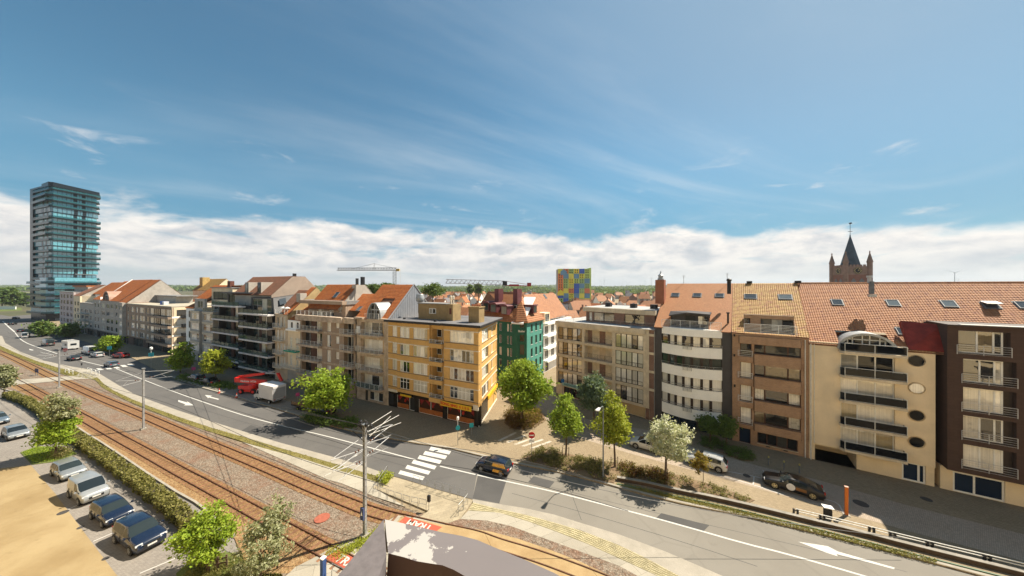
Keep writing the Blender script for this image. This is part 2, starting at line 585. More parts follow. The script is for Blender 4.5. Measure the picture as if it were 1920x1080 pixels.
# shared ones
M_WHITE = mat('white_frame', (.78, .77, .73), .45, .06, 2, fine=.04)
M_DARKFRAME = mat('dark_brown_frame', (.035, .022, .018), .45, .2, 3)
M_BLACK = mat('black_metal', (.015, .015, .017), .5, .2, 3)
M_ALU = mat('grey_aluminium', (.45, .46, .47), .4, .1, 3, metal=.5)
M_GALV = mat('galvanised_steel', (.33, .34, .34), .45, .2, 4, metal=.6, streak=.3)
M_RAILW = mat('white_railing', (.72, .71, .67), .5, .12, 3)
M_LEAD = mat('lead_flashing', (.16, .17, .18), .6, .2, 2)
M_GLASS = glass_mat('window_pane', [(0, (.012, .013, .015)), (.22, (.60, .56, .48)), (.42, (.03, .028, .025)), (.60, (.74, .70, .62)), (.80, (.20, .15, .08)), (.9, (.02, .02, .02))], .41)
M_GLASSC = glass_mat('curtained_pane', [(0, (.78, .74, .66)), (.35, (.62, .58, .50)), (.62, (.85, .81, .73)), (.82, (.05, .045, .04)), (.92, (.46, .38, .24))], .36)
M_GLASSD = glass_mat('dark_pane', [(0, (.010, .011, .014)), (.4, (.03, .03, .03)), (.7, (.06, .06, .055)), (.9, (.28, .27, .24))], .3)
M_GLASSG = glass_mat('green_tinted_pane', [(0, (.012, .03, .03)), (.4, (.03, .05, .05)), (.7, (.10, .13, .12)), (.9, (.30, .30, .26))], .3)
M_BLKGLASS = glass_mat('black_pane', [(0, (.006, .007, .009)), (.5, (.010, .011, .013))], .1, wob=.01)
M_SKYL = glass_mat('rooflight_pane', [(0, (.05, .06, .07)), (.5, (.12, .14, .15))], .1, wob=.01)
T_RED = tile_mat('orange_clay_tiles', [(0, (.46, .13, .035)), (.4, (.54, .165, .04)), (.7, (.60, .20, .055)), (1, (.38, .105, .035))])
T_OLD = tile_mat('old_red_tiles', [(0, (.50, .205, .085)), (.4, (.56, .24, .10)), (.7, (.63, .29, .13)), (1, (.36, .13, .065))], moss=.22, mosscol=(.2, .11, .06))
T_BROWN = tile_mat('brown_tiles', [(0, (.29, .135, .08)), (.5, (.36, .165, .10)), (1, (.24, .115, .075))], moss=.35)
T_MOSSY = tile_mat('yellow_lichen_tiles', [(0, (.54, .28, .10)), (.3, (.62, .36, .12)), (.6, (.66, .41, .14)), (.85, (.54, .27, .11)), (1, (.44, .20, .09))], moss=.25, mosscol=(.22, .16, .05))
T_PLAIN = tile_mat('small_plain_tiles', [(0, (.60, .27, .12)), (.5, (.66, .31, .14)), (1, (.56, .24, .11))], .17, .11, moss=.30, mosscol=(.26, .14, .07))

def clear_glass(name, tint, through=.7):
    if name in MATS: return MATS[name]
    m, n, b = _base(name)
    b.inputs['Base Color'].default_value = _rgb(tint)
    b.inputs['Roughness'].default_value = .03
    b.inputs['Specular IOR Level'].default_value = .6
    tr = n.new('ShaderNodeBsdfTransparent')
    tr.inputs['Color'].default_value = (.55 + tint[0], .55 + tint[1], .55 + tint[2], 1)
    mx = n.new('ShaderNodeMixShader')
    mx.inputs[0].default_value = through
    n.put(b.outputs[0], mx.inputs[1]); n.put(tr.outputs[0], mx.inputs[2])
    out = [q for q in m.node_tree.nodes if q.type == 'OUTPUT_MATERIAL'][0]
    n.put(mx.outputs[0], out.inputs[0])
    MATS[name] = m
    return m
# ------------------------------------------------------------------ ground, road, tracks
A_ROAD = ground_mat('road_asphalt', (.150, .143, .138), (.185, .176, .166), .12, 30, .85, crack=.12)
A_ROAD2 = ground_mat('road_asphalt_pale', (.275, .252, .215), (.325, .30, .258), .12, 30, .85, crack=.12)
A_FAR = ground_mat('far_ground', (.10, .11, .05), (.16, .14, .08), .02, 1, .95)
A_TOWN = ground_mat('town_paving', (.43, .335, .215), (.49, .39, .255), .15, 22, .9, pav=(.22, .11, .006, .44))
A_SERV = ground_mat('service_road_clinker', (.56, .455, .35), (.63, .52, .41), .12, 20, .9, pav=(.2, .1, .006, -.6))
A_LANE = ground_mat('parking_lane_concrete', (.38, .34, .29), (.44, .40, .34), .2, 22, .9, pav=(.22, .11, .006, -.44))
A_CONC = ground_mat('pale_concrete', (.52, .47, .38), (.62, .57, .47), .25, 18, .9, pav=(2.4, 1.2, .012, -.43))
A_PLAZA = ground_mat('crossing_concrete', (.50, .42, .29), (.60, .51, .36), .3, 18, .9, pav=(.6, .3, .006, -.43))
A_OCHRE = ground_mat('ochre_track_concrete', (.46, .31, .15), (.58, .42, .22), .5, 14, .9, pav=(6, 30, .02, -.43))
A_DRIVE = ground_mat('driveway_sandy_asphalt', (.37, .265, .13), (.50, .385, .21), .22, 20, .92, crack=.0)
A_PARK = ground_mat('car_bay_pavers', (.36, .325, .29), (.43, .39, .345), .2, 20, .9, pav=(.22, .11, .007, -.38))
A_SOIL = ground_mat('bed_soil', (.22, .145, .085), (.34, .245, .15), .9, 12, .97)
A_GRASS = ground_mat('verge_grass', (.20, .18, .055), (.30, .25, .085), .5, 9, .97)
A_LAWN = ground_mat('lawn', (.12, .17, .035), (.20, .23, .06), .4, 9, .97)
G_GREY = gravel_mat('grey_ballast', [(0, (.22, .165, .12)), (.35, (.37, .295, .225)), (.7, (.52, .43, .335)), (1, (.31, .19, .125))], 8, patch=(.36, .15, .08))
G_RUST = gravel_mat('rusty_ballast', [(0, (.28, .145, .06)), (.4, (.42, .24, .105)), (.75, (.52, .325, .155)), (1, (.34, .18, .08))], 8)
G_TAN = gravel_mat('tan_ballast', [(0, (.36, .20, .085)), (.4, (.52, .32, .145)), (.8, (.64, .43, .22)), (1, (.42, .23, .105))], 8)
M_KERB = ground_mat('kerb_stone', (.44, .40, .33), (.54, .49, .41), .6, 16, .9)
M_MARK = worn_paint('road_marking', (.70, .69, .65), (.26, .25, .235), .56)
M_REDMARK = worn_paint('red_marking', (.52, .12, .07), (.50, .36, .24), .58)
M_RUSTRAIL = mat('rusty_rail', (.115, .052, .028), .6, .25, 3)
M_SLEEPER = mat('timber_sleeper', (.19, .095, .05), .9, .3, 2, rnd=.2)

def ccw(pts):
    a = sum(p[0] * q[1] - q[0] * p[1] for p, q in zip(pts, pts[1:] + pts[:1]))
    return pts if a > 0 else pts[::-1]
def gpts(px, z=0.0):
    return [G(x, y, z) for x, y in px]
def sheet(name, px, z, m, kind='structure', world=False, thick=0.0):
    pts = [V(p) for p in px] if world else gpts(px, z)
    pts = ccw([(p[0], p[1]) for p in pts])
    mb = MB()
    if thick:
        mb.prism(pts, z - thick, z)
    else:
        mb.poly([(p[0], p[1], z) for p in pts])
    o = mb.build(name, m)
    return tag(o, kind=kind)
def offset_line(pts, d):
    out = []
    for k, p in enumerate(pts):
        a, b = pts[max(k - 1, 0)], pts[min(k + 1, len(pts) - 1)]
        t = (b - a); t.z = 0; t.normalize()
        out.append(p + V((-t.y, t.x, 0)) * d)
    return out
def dense(pts, step):
    out = [pts[0]]
    for a, b in zip(pts, pts[1:]):
        L = (b - a).length
        n = max(1, int(L / step))
        out += [a + (b - a) * (k / n) for k in range(1, n + 1)]
    return out
def smooth_line(pts, it=2):
    for _ in range(it):
        q = [pts[0]]
        for a, b in zip(pts, pts[1:]):
            q += [a * .75 + b * .25, a * .25 + b * .75]
        q.append(pts[-1])
        pts = q
    return pts
def ribbon(mb, pts, w, z0, z1, mi=0):
    """solid strip of width w centred on a world polyline"""
    a, b = offset_line(pts, w / 2), offset_line(pts, -w / 2)
    for k in range(len(pts) - 1):
        i = len(mb.v)
        for z in (z0, z1):
            for p in (a[k], b[k], b[k + 1], a[k + 1]):
                mb.v.append((p.x, p.y, z))
        for q in ((4, 5, 6, 7), (0, 4, 7, 3), (1, 2, 6, 5)):
            mb.f.append(tuple(i + t for t in q)); mb.m.append(mi)
        if k == 0:
            mb.f.append((i, i + 1, i + 5, i + 4)); mb.m.append(mi)
        if k == len(pts) - 2:
            mb.f.append((i + 2, i + 3, i + 7, i + 6)); mb.m.append(mi)

RN = [(-260, 612), (-60, 620), (4, 630), (10, 643), (39, 660), (83, 676), (133, 687), (164, 692), (189, 702), (222, 722), (250, 738), (278, 749), (333, 769), (400, 791), (467, 812), (522, 829), (578, 844), (633, 859), (689, 876), (729, 890), (767, 901), (818, 917), (886, 936), (936, 945), (986, 953), (1040, 965), (1088, 980), (1161, 1002), (1248, 1034), (1353, 1079), (1500, 1145)]
RF = [(-300, 585), (-60, 588), (0, 590), (60, 600), (100, 622), (160, 640), (215, 657), (250, 672), (317, 706), (383, 728), (430, 741), (494, 759), (550, 776), (605, 793), (667, 810), (782, 831), (847, 841), (892, 852), (969, 870), (1044, 884), (1120, 903), (1205, 926), (1278, 944), (1400, 968), (1522, 997), (1633, 1023), (1700, 1042), (1920, 1100), (2100, 1150)]
big = MB()
big.poly([(-6200, -250, -.06), (6200, -250, -.06), (6200, 6200, -.06), (-6200, 6200, -.06)])
tag(big.build('far_ground', A_FAR), kind='structure')
sheet('town_ground', [(-330, -60), (420, -60), (420, 700), (60, 800), (-200, 620), (-210, 200), (-420, 190)], -.03, A_TOWN, world=True)
sheet('road', RN + RF[::-1], 0.0, A_ROAD)
sheet('road', [(905, 853)] + RF[18:] + [(1500, 1145)] + RN[22:29][::-1] + [(886, 936), (893, 895)], .0025, A_ROAD2)
sheet('road', [G(-60, 600), G(60, 600), V((-330, 330, 0)), V((-400, 330, 0))], -.008, A_ROAD, world=True)
# raised pavement beyond the road
sheet('pavement', RF[3:] + [(2300, 1000), (1990, 880), (1760, 760), (1330, 640), (1000, 600), (600, 600), (140, 590)], .12, A_TOWN, thick=.3)
sheet('service_road', [(1015, 722), (1044, 744), (1100, 786), (1212, 806), (1320, 846), (1420, 873), (1530, 899), (1700, 947), (1920, 1002), (2050, 1040), (2050, 1092), (1920, 1052), (1720, 1000), (1590, 964), (1472, 930), (1330, 890), (1180, 850), (1090, 822), (1030, 792), (996, 760), (985, 742)], .124, A_SERV)
sheet('parking_lane', RF[8:14] + [(640, 800), (600, 776), (540, 752), (470, 733), (400, 714), (325, 694)], .125, A_LANE)
mb = MB()
ribbon(mb, smooth_line(gpts(RF[8:]), 1), .28, -.1, .135)
tag(mb.build('kerb', M_KERB), kind='structure')
# near side: kerb strip, verge, service path, ballast
KX = [(-100, 640), (0, 648), (28, 661), (69, 677), (111, 690), (145, 697), (183, 708), (194, 719), (211, 731), (244, 747), (278, 761), (333, 781), (400, 803), (467, 822), (522, 839), (578, 855), (633, 871), (680, 885), (729, 898)]
GX = [(-100, 645), (0, 655), (28, 668), (69, 684), (122, 703), (150, 708), (178, 712), (191, 726), (222, 743), (250, 757), (278, 769), (333, 789), (383, 806), (440, 823), (494, 840), (578, 863), (633, 881), (675, 893), (712, 906)]
sheet('kerb_strip', RN[1:20] + KX[::-1], .10, M_KERB, thick=.15)
sheet('verge', KX + GX[::-1], .09, A_GRASS, thick=.13)
sheet('service_path', [(455, 829), (494, 840), (578, 863), (633, 881), (675, 893), (712, 906), (700, 914), (760, 950), (700, 930), (640, 906), (614, 899), (494, 846)], .085, A_CONC, thick=.12)
BAL = [(-300, 690), (0, 655), (28, 668), (69, 684), (122, 703), (178, 712), (191, 726), (222, 743), (278, 769), (333, 789), (383, 806), (494, 845), (614, 899), (640, 906), (720, 939), (800, 966), (850, 1000), (740, 1010), (640, 1050), (560, 1090), (470, 1090), (440, 1010), (384, 953), (315, 915), (195, 833), (157, 811), (60, 745), (-20, 722), (-300, 745)]
sheet('ballast', BAL, .05, G_GREY, thick=.1)
sheet('ballast', [(-20, 706), (30, 716), (50, 729), (90, 757), (150, 789), (222, 831), (300, 876), (396, 929), (446, 957), (516, 998), (600, 1046), (560, 1075), (470, 1075), (440, 1010), (384, 953), (315, 915), (195, 833), (157, 811), (60, 745)], .054, G_TAN)
TA_F = [(-160, 600), (-60, 636), (0, 656), (56, 681), (107, 706), (131, 715), (194, 743), (264, 770), (333, 799), (400, 827), (434, 841), (516, 874), (587, 905), (678, 941), (719, 955), (779, 968), (847, 984), (901, 995), (936, 1009), (992, 1025), (1040, 1041), (1100, 1063), (1180, 1095)]
TB_F = [(-260, 640), (-60, 682), (0, 700), (28, 708), (50, 719), (103, 747), (155, 773), (222, 810), (300, 851), (348, 877), (420, 914), (501, 957), (564, 990), (626, 1023), (669, 1045), (740, 1082)]
tracks = []
for nm, tf, lab in (('tram_track', TA_F, 'tram track with brown sleepers on the side nearer the asphalt road'), ('tram_track', TB_F, 'tram track with rusty rails nearer the hedge and parked cars')):
    far = smooth_line(gpts(tf, .15), 2)
    mid = offset_line(far, -.55)
    bed = MB(); ribbon(bed, [p for p in mid], 2.0, .0, .066)
    if tf is TA_F:
        bed = MB(); ribbon(bed, [p for p in mid if p.x < -9.0], 2.0, .0, .066)
    tag(bed.build('ballast', G_RUST), kind='structure')
    t = thing(nm, lab, 'tram track')
    for off in (0, -1.1):
        rl = MB(); ribbon(rl, offset_line(far, off), .075, .05, .17)
        rl.build('rail', M_RUSTRAIL, t)
    dd = dense(mid, .05)
    acc, last, cnt = 0.0, dd[0], 0
    sm = cached('sleeper', lambda: MB().box(-.12, -.95, -.06, .12, .95, .06).mesh('sleeper', M_SLEEPER))
    for p, q in zip(dd, dd[1:]):
        acc += (q - p).length
        if acc >= .72:
            acc = 0
            if p.x < -95 or (p.x > -8.5 and tf is TA_F) or p.y < 17: continue
            d = q - p
            o = obj('sleeper', sm, t, (p.x, p.y, .030), (0, 0, math.atan2(d.y, d.x) + random.uniform(-.03, .03)))
            cnt += 1
    tracks.append(mid)
# tram crossing, right-hand strips
sheet('crossing', [(729, 891), (818, 918), (887, 938), (863, 973), (833, 983), (785, 971), (803, 958), (699, 914)], .103, A_PLAZA, thick=.14)
sheet('crossing', [(520, 1095), (554, 1063), (596, 1042), (626, 1024), (688, 1008), (712, 985), (745, 966), (785, 971), (833, 983), (863, 973), (930, 985), (1300, 1300), (520, 1300)], .088, A_CONC, thick=.12)
P_OUT = [(878, 957), (936, 961), (992, 978), (1044, 997), (1102, 1020), (1161, 1047), (1231, 1079), (1350, 1140)]
P_IN = [(887, 942), (939, 955), (986, 965), (1044, 981), (1088, 994), (1161, 1022), (1213, 1047), (1272, 1079), (1390, 1140)]
W_OUT = [(863, 973), (913, 976), (957, 986), (1003, 1003), (1044, 1018), (1102, 1039), (1161, 1061), (1196, 1080), (1300, 1140)]
B_OUT = [(833, 984), (880, 990), (922, 997), (971, 1010), (1027, 1029), (1088, 1053), (1146, 1080), (1250, 1140)]
sheet('kerb_strip', RN[22:] + [(1390, 1140)] + P_IN[::-1][1:], .1012, M_KERB, thick=.15)
sheet('verge', P_IN + P_OUT[::-1], .085, A_GRASS, thick=.12)
sheet('service_path', P_OUT + W_OUT[::-1], .0985, A_CONC, thick=.14)
sheet('ballast', W_OUT + B_OUT[::-1], .095, G_GREY, thick=.10)
sheet('track_concrete', [(752, 968)] + B_OUT + [(1200, 1180), (1040, 1130), (760, 1000), (740, 985)], .108, A_OCHRE, thick=.12)
# grass-grown concrete grid beside the road: real little blocks, too small to pick out singly
def paver_grid():
    inn, outl = smooth_line(gpts(P_IN, .085), 1), smooth_line(gpts(P_OUT, .085), 1)
    mb = MB()
    n = 150
    def samp(pl, t):
        k = t * (len(pl) - 1); i = min(int(k), len(pl) - 2)
        return pl[i] + (pl[i + 1] - pl[i]) * (k - i)
    for i in range(n):
        a0, b0 = samp(inn, i / n), samp(outl, i / n)
        a1, b1 = samp(inn, (i + .72) / n), samp(outl, (i + .72) / n)
        w = (a0 - b0).length
        m = max(2, int(w / .21))
        for j in range(m):
            u0, u1 = (j + .1) / m, (j + .82) / m
            h = .104 + random.uniform(-.006, .006)
            q = [a0.lerp(b0, u0), a0.lerp(b0, u1), a1.lerp(b1, u1), a1.lerp(b1, u0)]
            k = len(mb.v)
            mb.v += [(p.x, p.y, .08) for p in q] + [(p.x, p.y, h) for p in q]
            for f in ((4, 5, 6, 7), (0, 1, 5, 4), (1, 2, 6, 5), (2, 3, 7, 6), (3, 0, 4, 7)):
                mb.f.append(tuple(k + t for t in f)); mb.m.append(0)
    o = mb.build('grass_paver', mat('grass_paver_concrete', (.44, .385, .25), .9, .2, 2))
    tag(o, kind='stuff')
paver_grid()
# car park at the near side
sheet('car_park', [(-500, 760), (-20, 722), (60, 745), (157, 811), (195, 833), (315, 915), (384, 953), (440, 1010), (500, 1095), (560, 1300), (-700, 1300)], .0, A_PARK)
sheet('driveway', [(-700, 900), (0, 878), (58, 872), (104, 926), (151, 989), (201, 1055), (222, 1082), (330, 1250), (-900, 1250)], .006, A_DRIVE)
mb = MB(); ribbon(mb, smooth_line(gpts([(-60, 713), (60, 744), (157, 811), (195, 833), (315, 915), (384, 953), (440, 1008)]), 1), .18, -.05, .16)
tag(mb.build('kerb', M_KERB), kind='structure')
sheet('lawn', [(38, 848), (70, 836), (120, 838), (145, 850), (100, 866), (60, 871)], .05, A_LAWN, thick=.08)
sheet('lawn', [(330, 1075), (370, 1040), (430, 1035), (520, 1060), (540, 1100), (340, 1120)], .05, A_LAWN, thick=.08)
# road markings
def stroke(mb, px, w, z=.005):
    pts = smooth_line(gpts(px, z), 1)
    a, b = offset_line(pts, w / 2), offset_line(pts, -w / 2)
    for k in range(len(pts) - 1):
        mb.poly([b[k], b[k + 1], a[k + 1], a[k]])
def marking(px=None, w=.15, polys=None, z=.005, name='road_marking', m=None):
    mb = MB()
    if px: stroke(mb, px, w, z)
    for p in polys or []:
        q = ccw([(v.x, v.y) for v in gpts(p, z)])
        mb.poly([(a[0], a[1], z) for a in q])
    return tag(mb.build(name, m or M_MARK), kind='structure')
M_SEAMSHADOW = mat('tar_seam_wire_shadow', (.05, .05, .052), .7, .2, 2)  # dark lines: tar seams, and overhead-wire shadows painted on the right-hand road
M_PATCH = ground_mat('asphalt_repair', (.105, .102, .10), (.13, .126, .122), .3, 26, .88)
for px, w in (([(300, 741), (411, 778), (540, 815), (680, 851), (760, 874)], .05), ([(560, 806), (700, 842), (780, 862)], .04), ([(1000, 905), (1200, 955), (1450, 1012), (1700, 1072)], .04), ([(960, 925), (1100, 962), (1300, 1022), (1420, 1062)], .05), ([(1060, 895), (1090, 975)], .04)):
    marking(px, w, z=.0045, name='road_seam_wire_shadow', m=M_SEAMSHADOW)
for pl in ([(905, 853), (960, 868), (936, 944), (886, 935)], [(470, 797), (520, 811), (500, 823), (452, 808)], [(1240, 962), (1330, 985), (1318, 997), (1228, 973)], [(1000, 893), (1040, 903), (1030, 915), (990, 904)]):
    marking(polys=[pl], z=.0038, name='road_patch', m=M_PATCH)
marking([(215, 690), (264, 710), (330, 736), (411, 764), (467, 782), (536, 800), (606, 816), (667, 832), (779, 862)], .17)
marking([(825, 874), (901, 892), (957, 904), (1040, 922), (1094, 936), (1190, 961), (1278, 985), (1400, 1020), (1467, 1036), (1622, 1080), (1800, 1135)], .17)
marking([(151, 676), (197, 687)], .2)
marking([(27, 622), (36, 634), (47, 642), (67, 650), (107, 663)], .25)
marking([(5, 602), (15, 612), (27, 622)], .4)
marking([(76, 660), (105, 667)], .12); marking([(85, 672), (104, 668)], .12)
Z5 = lambda x, y: (640 + x / 3.375, 760 + y / 3.375)
for (x0, y0, x1, y1) in ((562, 272, 688, 300), (525, 300, 662, 330), (490, 326, 628, 360), (452, 355, 595, 395), (412, 388, 557, 428), (368, 422, 520, 463)):
    marking(polys=[[Z5(x0 + 6, y0 - 11), Z5(x1 + 8, y1 - 11), Z5(x1 - 6, y1 + 11), Z5(x0 - 8, y0 + 11)]])
Z6 = lambda x, y: (920 + x / 4.155, 680 + y / 4.155)
M_FAINT = worn_paint('faded_marking', (.66, .61, .52), (.42, .34, .23), .50)
for (x0, y0, x1, y1) in ((118, 618, 262, 562), (178, 634, 330, 580), (238, 648, 400, 594), (306, 664, 462, 608), (52, 606, 190, 540)):
    marking(polys=[[Z6(x0, y0), Z6(x1, y1), Z6(x1 + 14, y1 + 8), Z6(x0 + 22, y0 + 6)]], z=.128, m=M_FAINT)
for (x, y) in ((187, 692), (203, 690.5), (218, 689), (232, 686), (245, 684)):
    marking(polys=[[(x - 7, y - 1.3), (x + 2, y - 1.8), (x + 8, y + 1.4), (x - 2, y + 2)]])
marking(polys=[[(334, 750), (352, 755), (350, 752), (363, 760), (345, 760), (348, 758), (334, 753)]])
marking(polys=[[(384, 740.5), (398, 742), (394, 743.5), (411, 748), (409, 749.5), (391, 745), (391, 747)]])
marking(polys=[[(54, 654), (63, 656), (62, 657), (56, 656.5)]])
marking(polys=[[(1496, 1015.5), (1552, 1024), (1571, 1034), (1678, 1064.5), (1676, 1067), (1568, 1038.5), (1571, 1043), (1549, 1036)]])
for px in ([(1361, 883), (1414, 893), (1430, 897)], [(1330, 886), (1411, 908), (1470, 928)], [(1414, 893), (1412, 909)], [(1545, 935), (1572, 943), (1581, 961)]):
    marking(px, .1, z=.129)
for px in ([(175, 1015), (214, 998)], [(128, 955), (160, 940)], [(262, 1075), (345, 1040)]):
    marking(px, .09, z=.005)
# red tram panels with their lettering
def text_mesh(s, size, m, extrude=.004, bold=0.0):
    cu = bpy.data.curves.new('lettering', 'FONT')
    cu.body = s; cu.size = size; cu.extrude = extrude; cu.align_x = 'CENTER'; cu.align_y = 'CENTER'; cu.offset = bold
    cu.resolution_u = 3
    o = bpy.data.objects.new('lettering', cu)
    COL.objects.link(o)
    dg = bpy.context.evaluated_depsgraph_get()
    me = bpy.data.meshes.new_from_object(o.evaluated_get(dg))
    bpy.data.objects.remove(o)
    me.materials.clear(); me.materials.append(m)
    return me
def red_panel(px, word, flip, label):
    z = .112
    q = gpts(px, z)
    t = thing('tram_warning_panel', label, 'road panel')
    mb = MB(); mb.poly([(p.x, p.y, z) for p in [V((a[0], a[1], z)) for a in ccw([(v.x, v.y) for v in q])]])
    mb.build('painted_panel', M_REDMARK, t)
    c = sum(q, V((0, 0, 0))) / 4
    d = (q[1] - q[0])
    an = math.atan2(d.y, d.x) + (math.pi if flip else 0)
    me = text_mesh(word, .92, worn_paint('white_letter', (.75, .70, .64), (.5, .2, .14), .66), .003, .02)
    o = obj('lettering', me, t, (c.x, c.y, z + .006), (0, 0, an))
    return o
o = red_panel([(760, 968.5), (829, 988), (813, 1000), (745, 981)], 'TRAM', True, 'red painted panel with white TRAM lettering beyond the concrete parapet')
o = red_panel([(634, 1031), (700, 1064), (676, 1086), (608, 1046)], 'TRAM', False, 'red painted panel with TRAM lettering by the track nearer the hedge')
# ------------------------------------------------------------------ building kit
def frame_mesh(w, h, cols, rows, ft, mt, m, dp=.07, xs=None):
    key = ('fr', round(w, 2), round(h, 2), cols, rows, ft, mt, m.name, tuple(xs or ()))
    def mk():
        mb = MB()
        mb.box(0, 0, 0, w, dp, ft); mb.box(0, 0, h - ft, w, dp, h)
        mb.box(0, 0, ft, ft, dp, h - ft); mb.box(w - ft, 0, ft, w, dp, h - ft)
        cuts = [w * k / cols for k in range(1, cols)] if not xs else xs
        for x in cuts:
            mb.box(x - mt / 2, .004, ft, x + mt / 2, dp - .004, h - ft)
        for k in range(1, rows):
            z = ft + (h - 2 * ft) * (1 - .32 * k)
            mb.box(ft, .008, z - mt / 2.6, w - ft, dp - .008, z + mt / 2.6)
        return mb.mesh('window', m)
    return cached(key, mk)
def pane_mesh(w, h, m, name='pane'):
    key = ('pn', round(w, 2), round(h, 2), m.name)
    return cached(key, lambda: MB().box(0, 0, 0, w, .02, h).mesh(name, m))

class Bld:
    def __init__(s, name, label, cat, P0, P1, group=None):
        s.P0, s.P1 = V((P0[0], P0[1], 0)), V((P1[0], P1[1], 0))
        d = s.P1 - s.P0
        s.an = math.atan2(d.y, d.x)
        s.root = thing(name, label, cat, (s.P0.x, s.P0.y, 0), s.an, group)
        s.rootM = Matrix.Translation(s.P0) @ Matrix.Rotation(s.an, 4, 'Z')
        s.face, s.faceW = Matrix.Identity(4), s.rootM.copy()
        s.w = d.length
        s.walls = {}
    def set_face(s, P0, P1):
        P0, P1 = V((P0[0], P0[1], 0)), V((P1[0], P1[1], 0))
        s.flush()
        d = P1 - P0
        s.faceW = Matrix.Translation(P0) @ Matrix.Rotation(math.atan2(d.y, d.x), 4, 'Z')
        s.face = s.rootM.inverted() @ s.faceW
        return d.length
    def loc(s, px, y=0.0):
        """(along, depth) of pixel column px on the vertical plane at depth y of the current face"""
        a = s.faceW.to_3x3()
        o = s.faceW @ V((0, y, 0)); u = a @ V((1, 0, 0))
        r = (px - CX) / F
        # o.x + t*u.x = r*(o.y + t*u.y)
        t = (r * o.y - o.x) / (u.x - r * u.y)
        return t, o.y + t * u.y
    def sx(s, px, y=0.0):
        return s.loc(px, y)[0]
    def zz(s, px, py, y=0.0):
        return H - (py - HY) / F * s.loc(px, y)[1]
    def put(s, name, me, x=0, y=0, z=0, rot=None, parent=None):
        o = obj(name, me, parent or s.root)
        M = Matrix.Translation((x, y, z))
        if rot is not None:
            M = M @ rot
        o.matrix_basis = M if parent else s.face @ M
        return o
    def part(s, name, mb, m, smooth=False, parent=None):
        return s.put(name, mb.mesh(name, m, smooth), parent=parent)
    def wmb(s, m):
        return s.walls.setdefault(m.name, (MB(), m))[0]
    def flush(s):
        for k, (mb, m) in list(s.walls.items()):
            if mb.f: s.part('wall', mb, m)
        s.walls = {}
    def seg(s, m, s0, s1, z0, z1, y=0.0, op=(), back=.5, reveal=.16, top=True, rm=None):
        """front wall with real openings, returns at the sides, a top"""
        mb = s.wmb(m)
        ops = [o for o in op if o[1] > s0 and o[0] < s1]
        xs = sorted({round(v, 4) for v in [s0, s1] + [q for o in ops for q in o[:2]]})
        zs = sorted({round(v, 4) for v in [z0, z1] + [q for o in ops for q in o[2:4]]})
        for a, b in zip(zs, zs[1:]):
            run = None
            for c, d in zip(xs, xs[1:]):
                cx, cz = (c + d) / 2, (a + b) / 2
                hole = any(o[0] < cx < o[1] and o[2] < cz < o[3] for o in ops)
                if hole:
                    if run: mb.poly([(run[0], y, a), (run[1], y, a), (run[1], y, b), (run[0], y, b)]); run = None
                else:
                    run = (run[0], d) if run else (c, d)
            if run: mb.poly([(run[0], y, a), (run[1], y, a), (run[1], y, b), (run[0], y, b)])
        for o in ops:
            a, b, c, d = o[:4]
            r = y + (o[4] if len(o) > 4 else reveal)
            mb.poly([(a, y, c), (a, r, c), (a, r, d), (a, y, d)]); mb.poly([(b, y, c), (b, y, d), (b, r, d), (b, r, c)])
            mb.poly([(a, y, c), (b, y, c), (b, r, c), (a, r, c)]); mb.poly([(a, y, d), (a, r, d), (b, r, d), (b, y, d)])
        q = y + back
        mb.poly([(s0, q, z0), (s0, y, z0), (s0, y, z1), (s0, q, z1)]); mb.poly([(s1, y, z0), (s1, q, z0), (s1, q, z1), (s1, y, z1)])
        if top: mb.poly([(s0, y, z1), (s1, y, z1), (s1, q, z1), (s0, q, z1)])
        mb.poly([(s0, y, z0), (s0, q, z0), (s1, q, z0), (s1, y, z0)])
        s.flush()
    def body(s, m, s0, s1, y0, y1, z1, z0=0.0, name='wall', skew0=0.0, skew1=0.0):
        mb = MB()
        mb.prism([(s0, y0), (s1, y0), (s1 + skew1, y1), (s0 + skew0, y1)], z0, z1)
        return s.part(name, mb, m)
    def win(s, s0, s1, z0, z1, y=.12, cols=2, rows=1, fm=None, gm=None, ft=.06, mt=.06, name='window', xs=None, split=True, sill=None):
        fm, gm = fm or M_WHITE, gm or M_GLASS
        w, h = s1 - s0 - .004, z1 - z0 - .004
        f = s.put(name, frame_mesh(w, h, cols, rows, ft, mt, fm, xs=xs), s0 + .002, y, z0 + .002)
        cuts = [0] + ([w * k / cols for k in range(1, cols)] if not xs else list(xs)) + [w]
        if not split: cuts = [0, w]
        for a, b in zip(cuts, cuts[1:]):
            pw = b - a - .02
            s.put('pane', pane_mesh(pw, h - .03, gm), a + .01, .035, .015, parent=f)
        if sill:
            s.put('sill', cached(('sill', round(w, 2), sill.name), lambda: MB().box(-.05, -.07, -.06, w + .05, .12, -.002).mesh('sill', sill)), 0, -y, 0, parent=f)
        return f
    def railing(s, s0, s1, y, z, h=.95, depth=0.0, n=3, m=None, post=1.2, glass=None, parent=None, th=.022, solid=None):
        """handrail, posts and horizontal bars; depth gives side returns"""
        m = m or M_RAILW
        mb = MB()
        L = s1 - s0
        k = max(1, int(round(L / post)))
        runs = [((s0, y), (s1, y))]
        if depth: runs += [((s0, y), (s0, y + depth)), ((s1, y), (s1, y + depth))]
        for (a, b) in runs:
            for j in range(n + 1):
                zz = z + h - (h - .08) * j / max(n, 1) * (1 if n else 0)
                r = th * (1.35 if j == 0 else .75)
                mb.tube([(a[0], a[1], zz), (b[0], b[1], zz)], r, 4)
        for j in range(k + 1):
            x = s0 + L * j / k
            mb.box(x - th, y - th, z, x + th, y + th, z + h)
        if depth:
            for x in (s0, s1):
                mb.box(x - th, y + depth - 2 * th, z, x + th, y + depth, z + h)
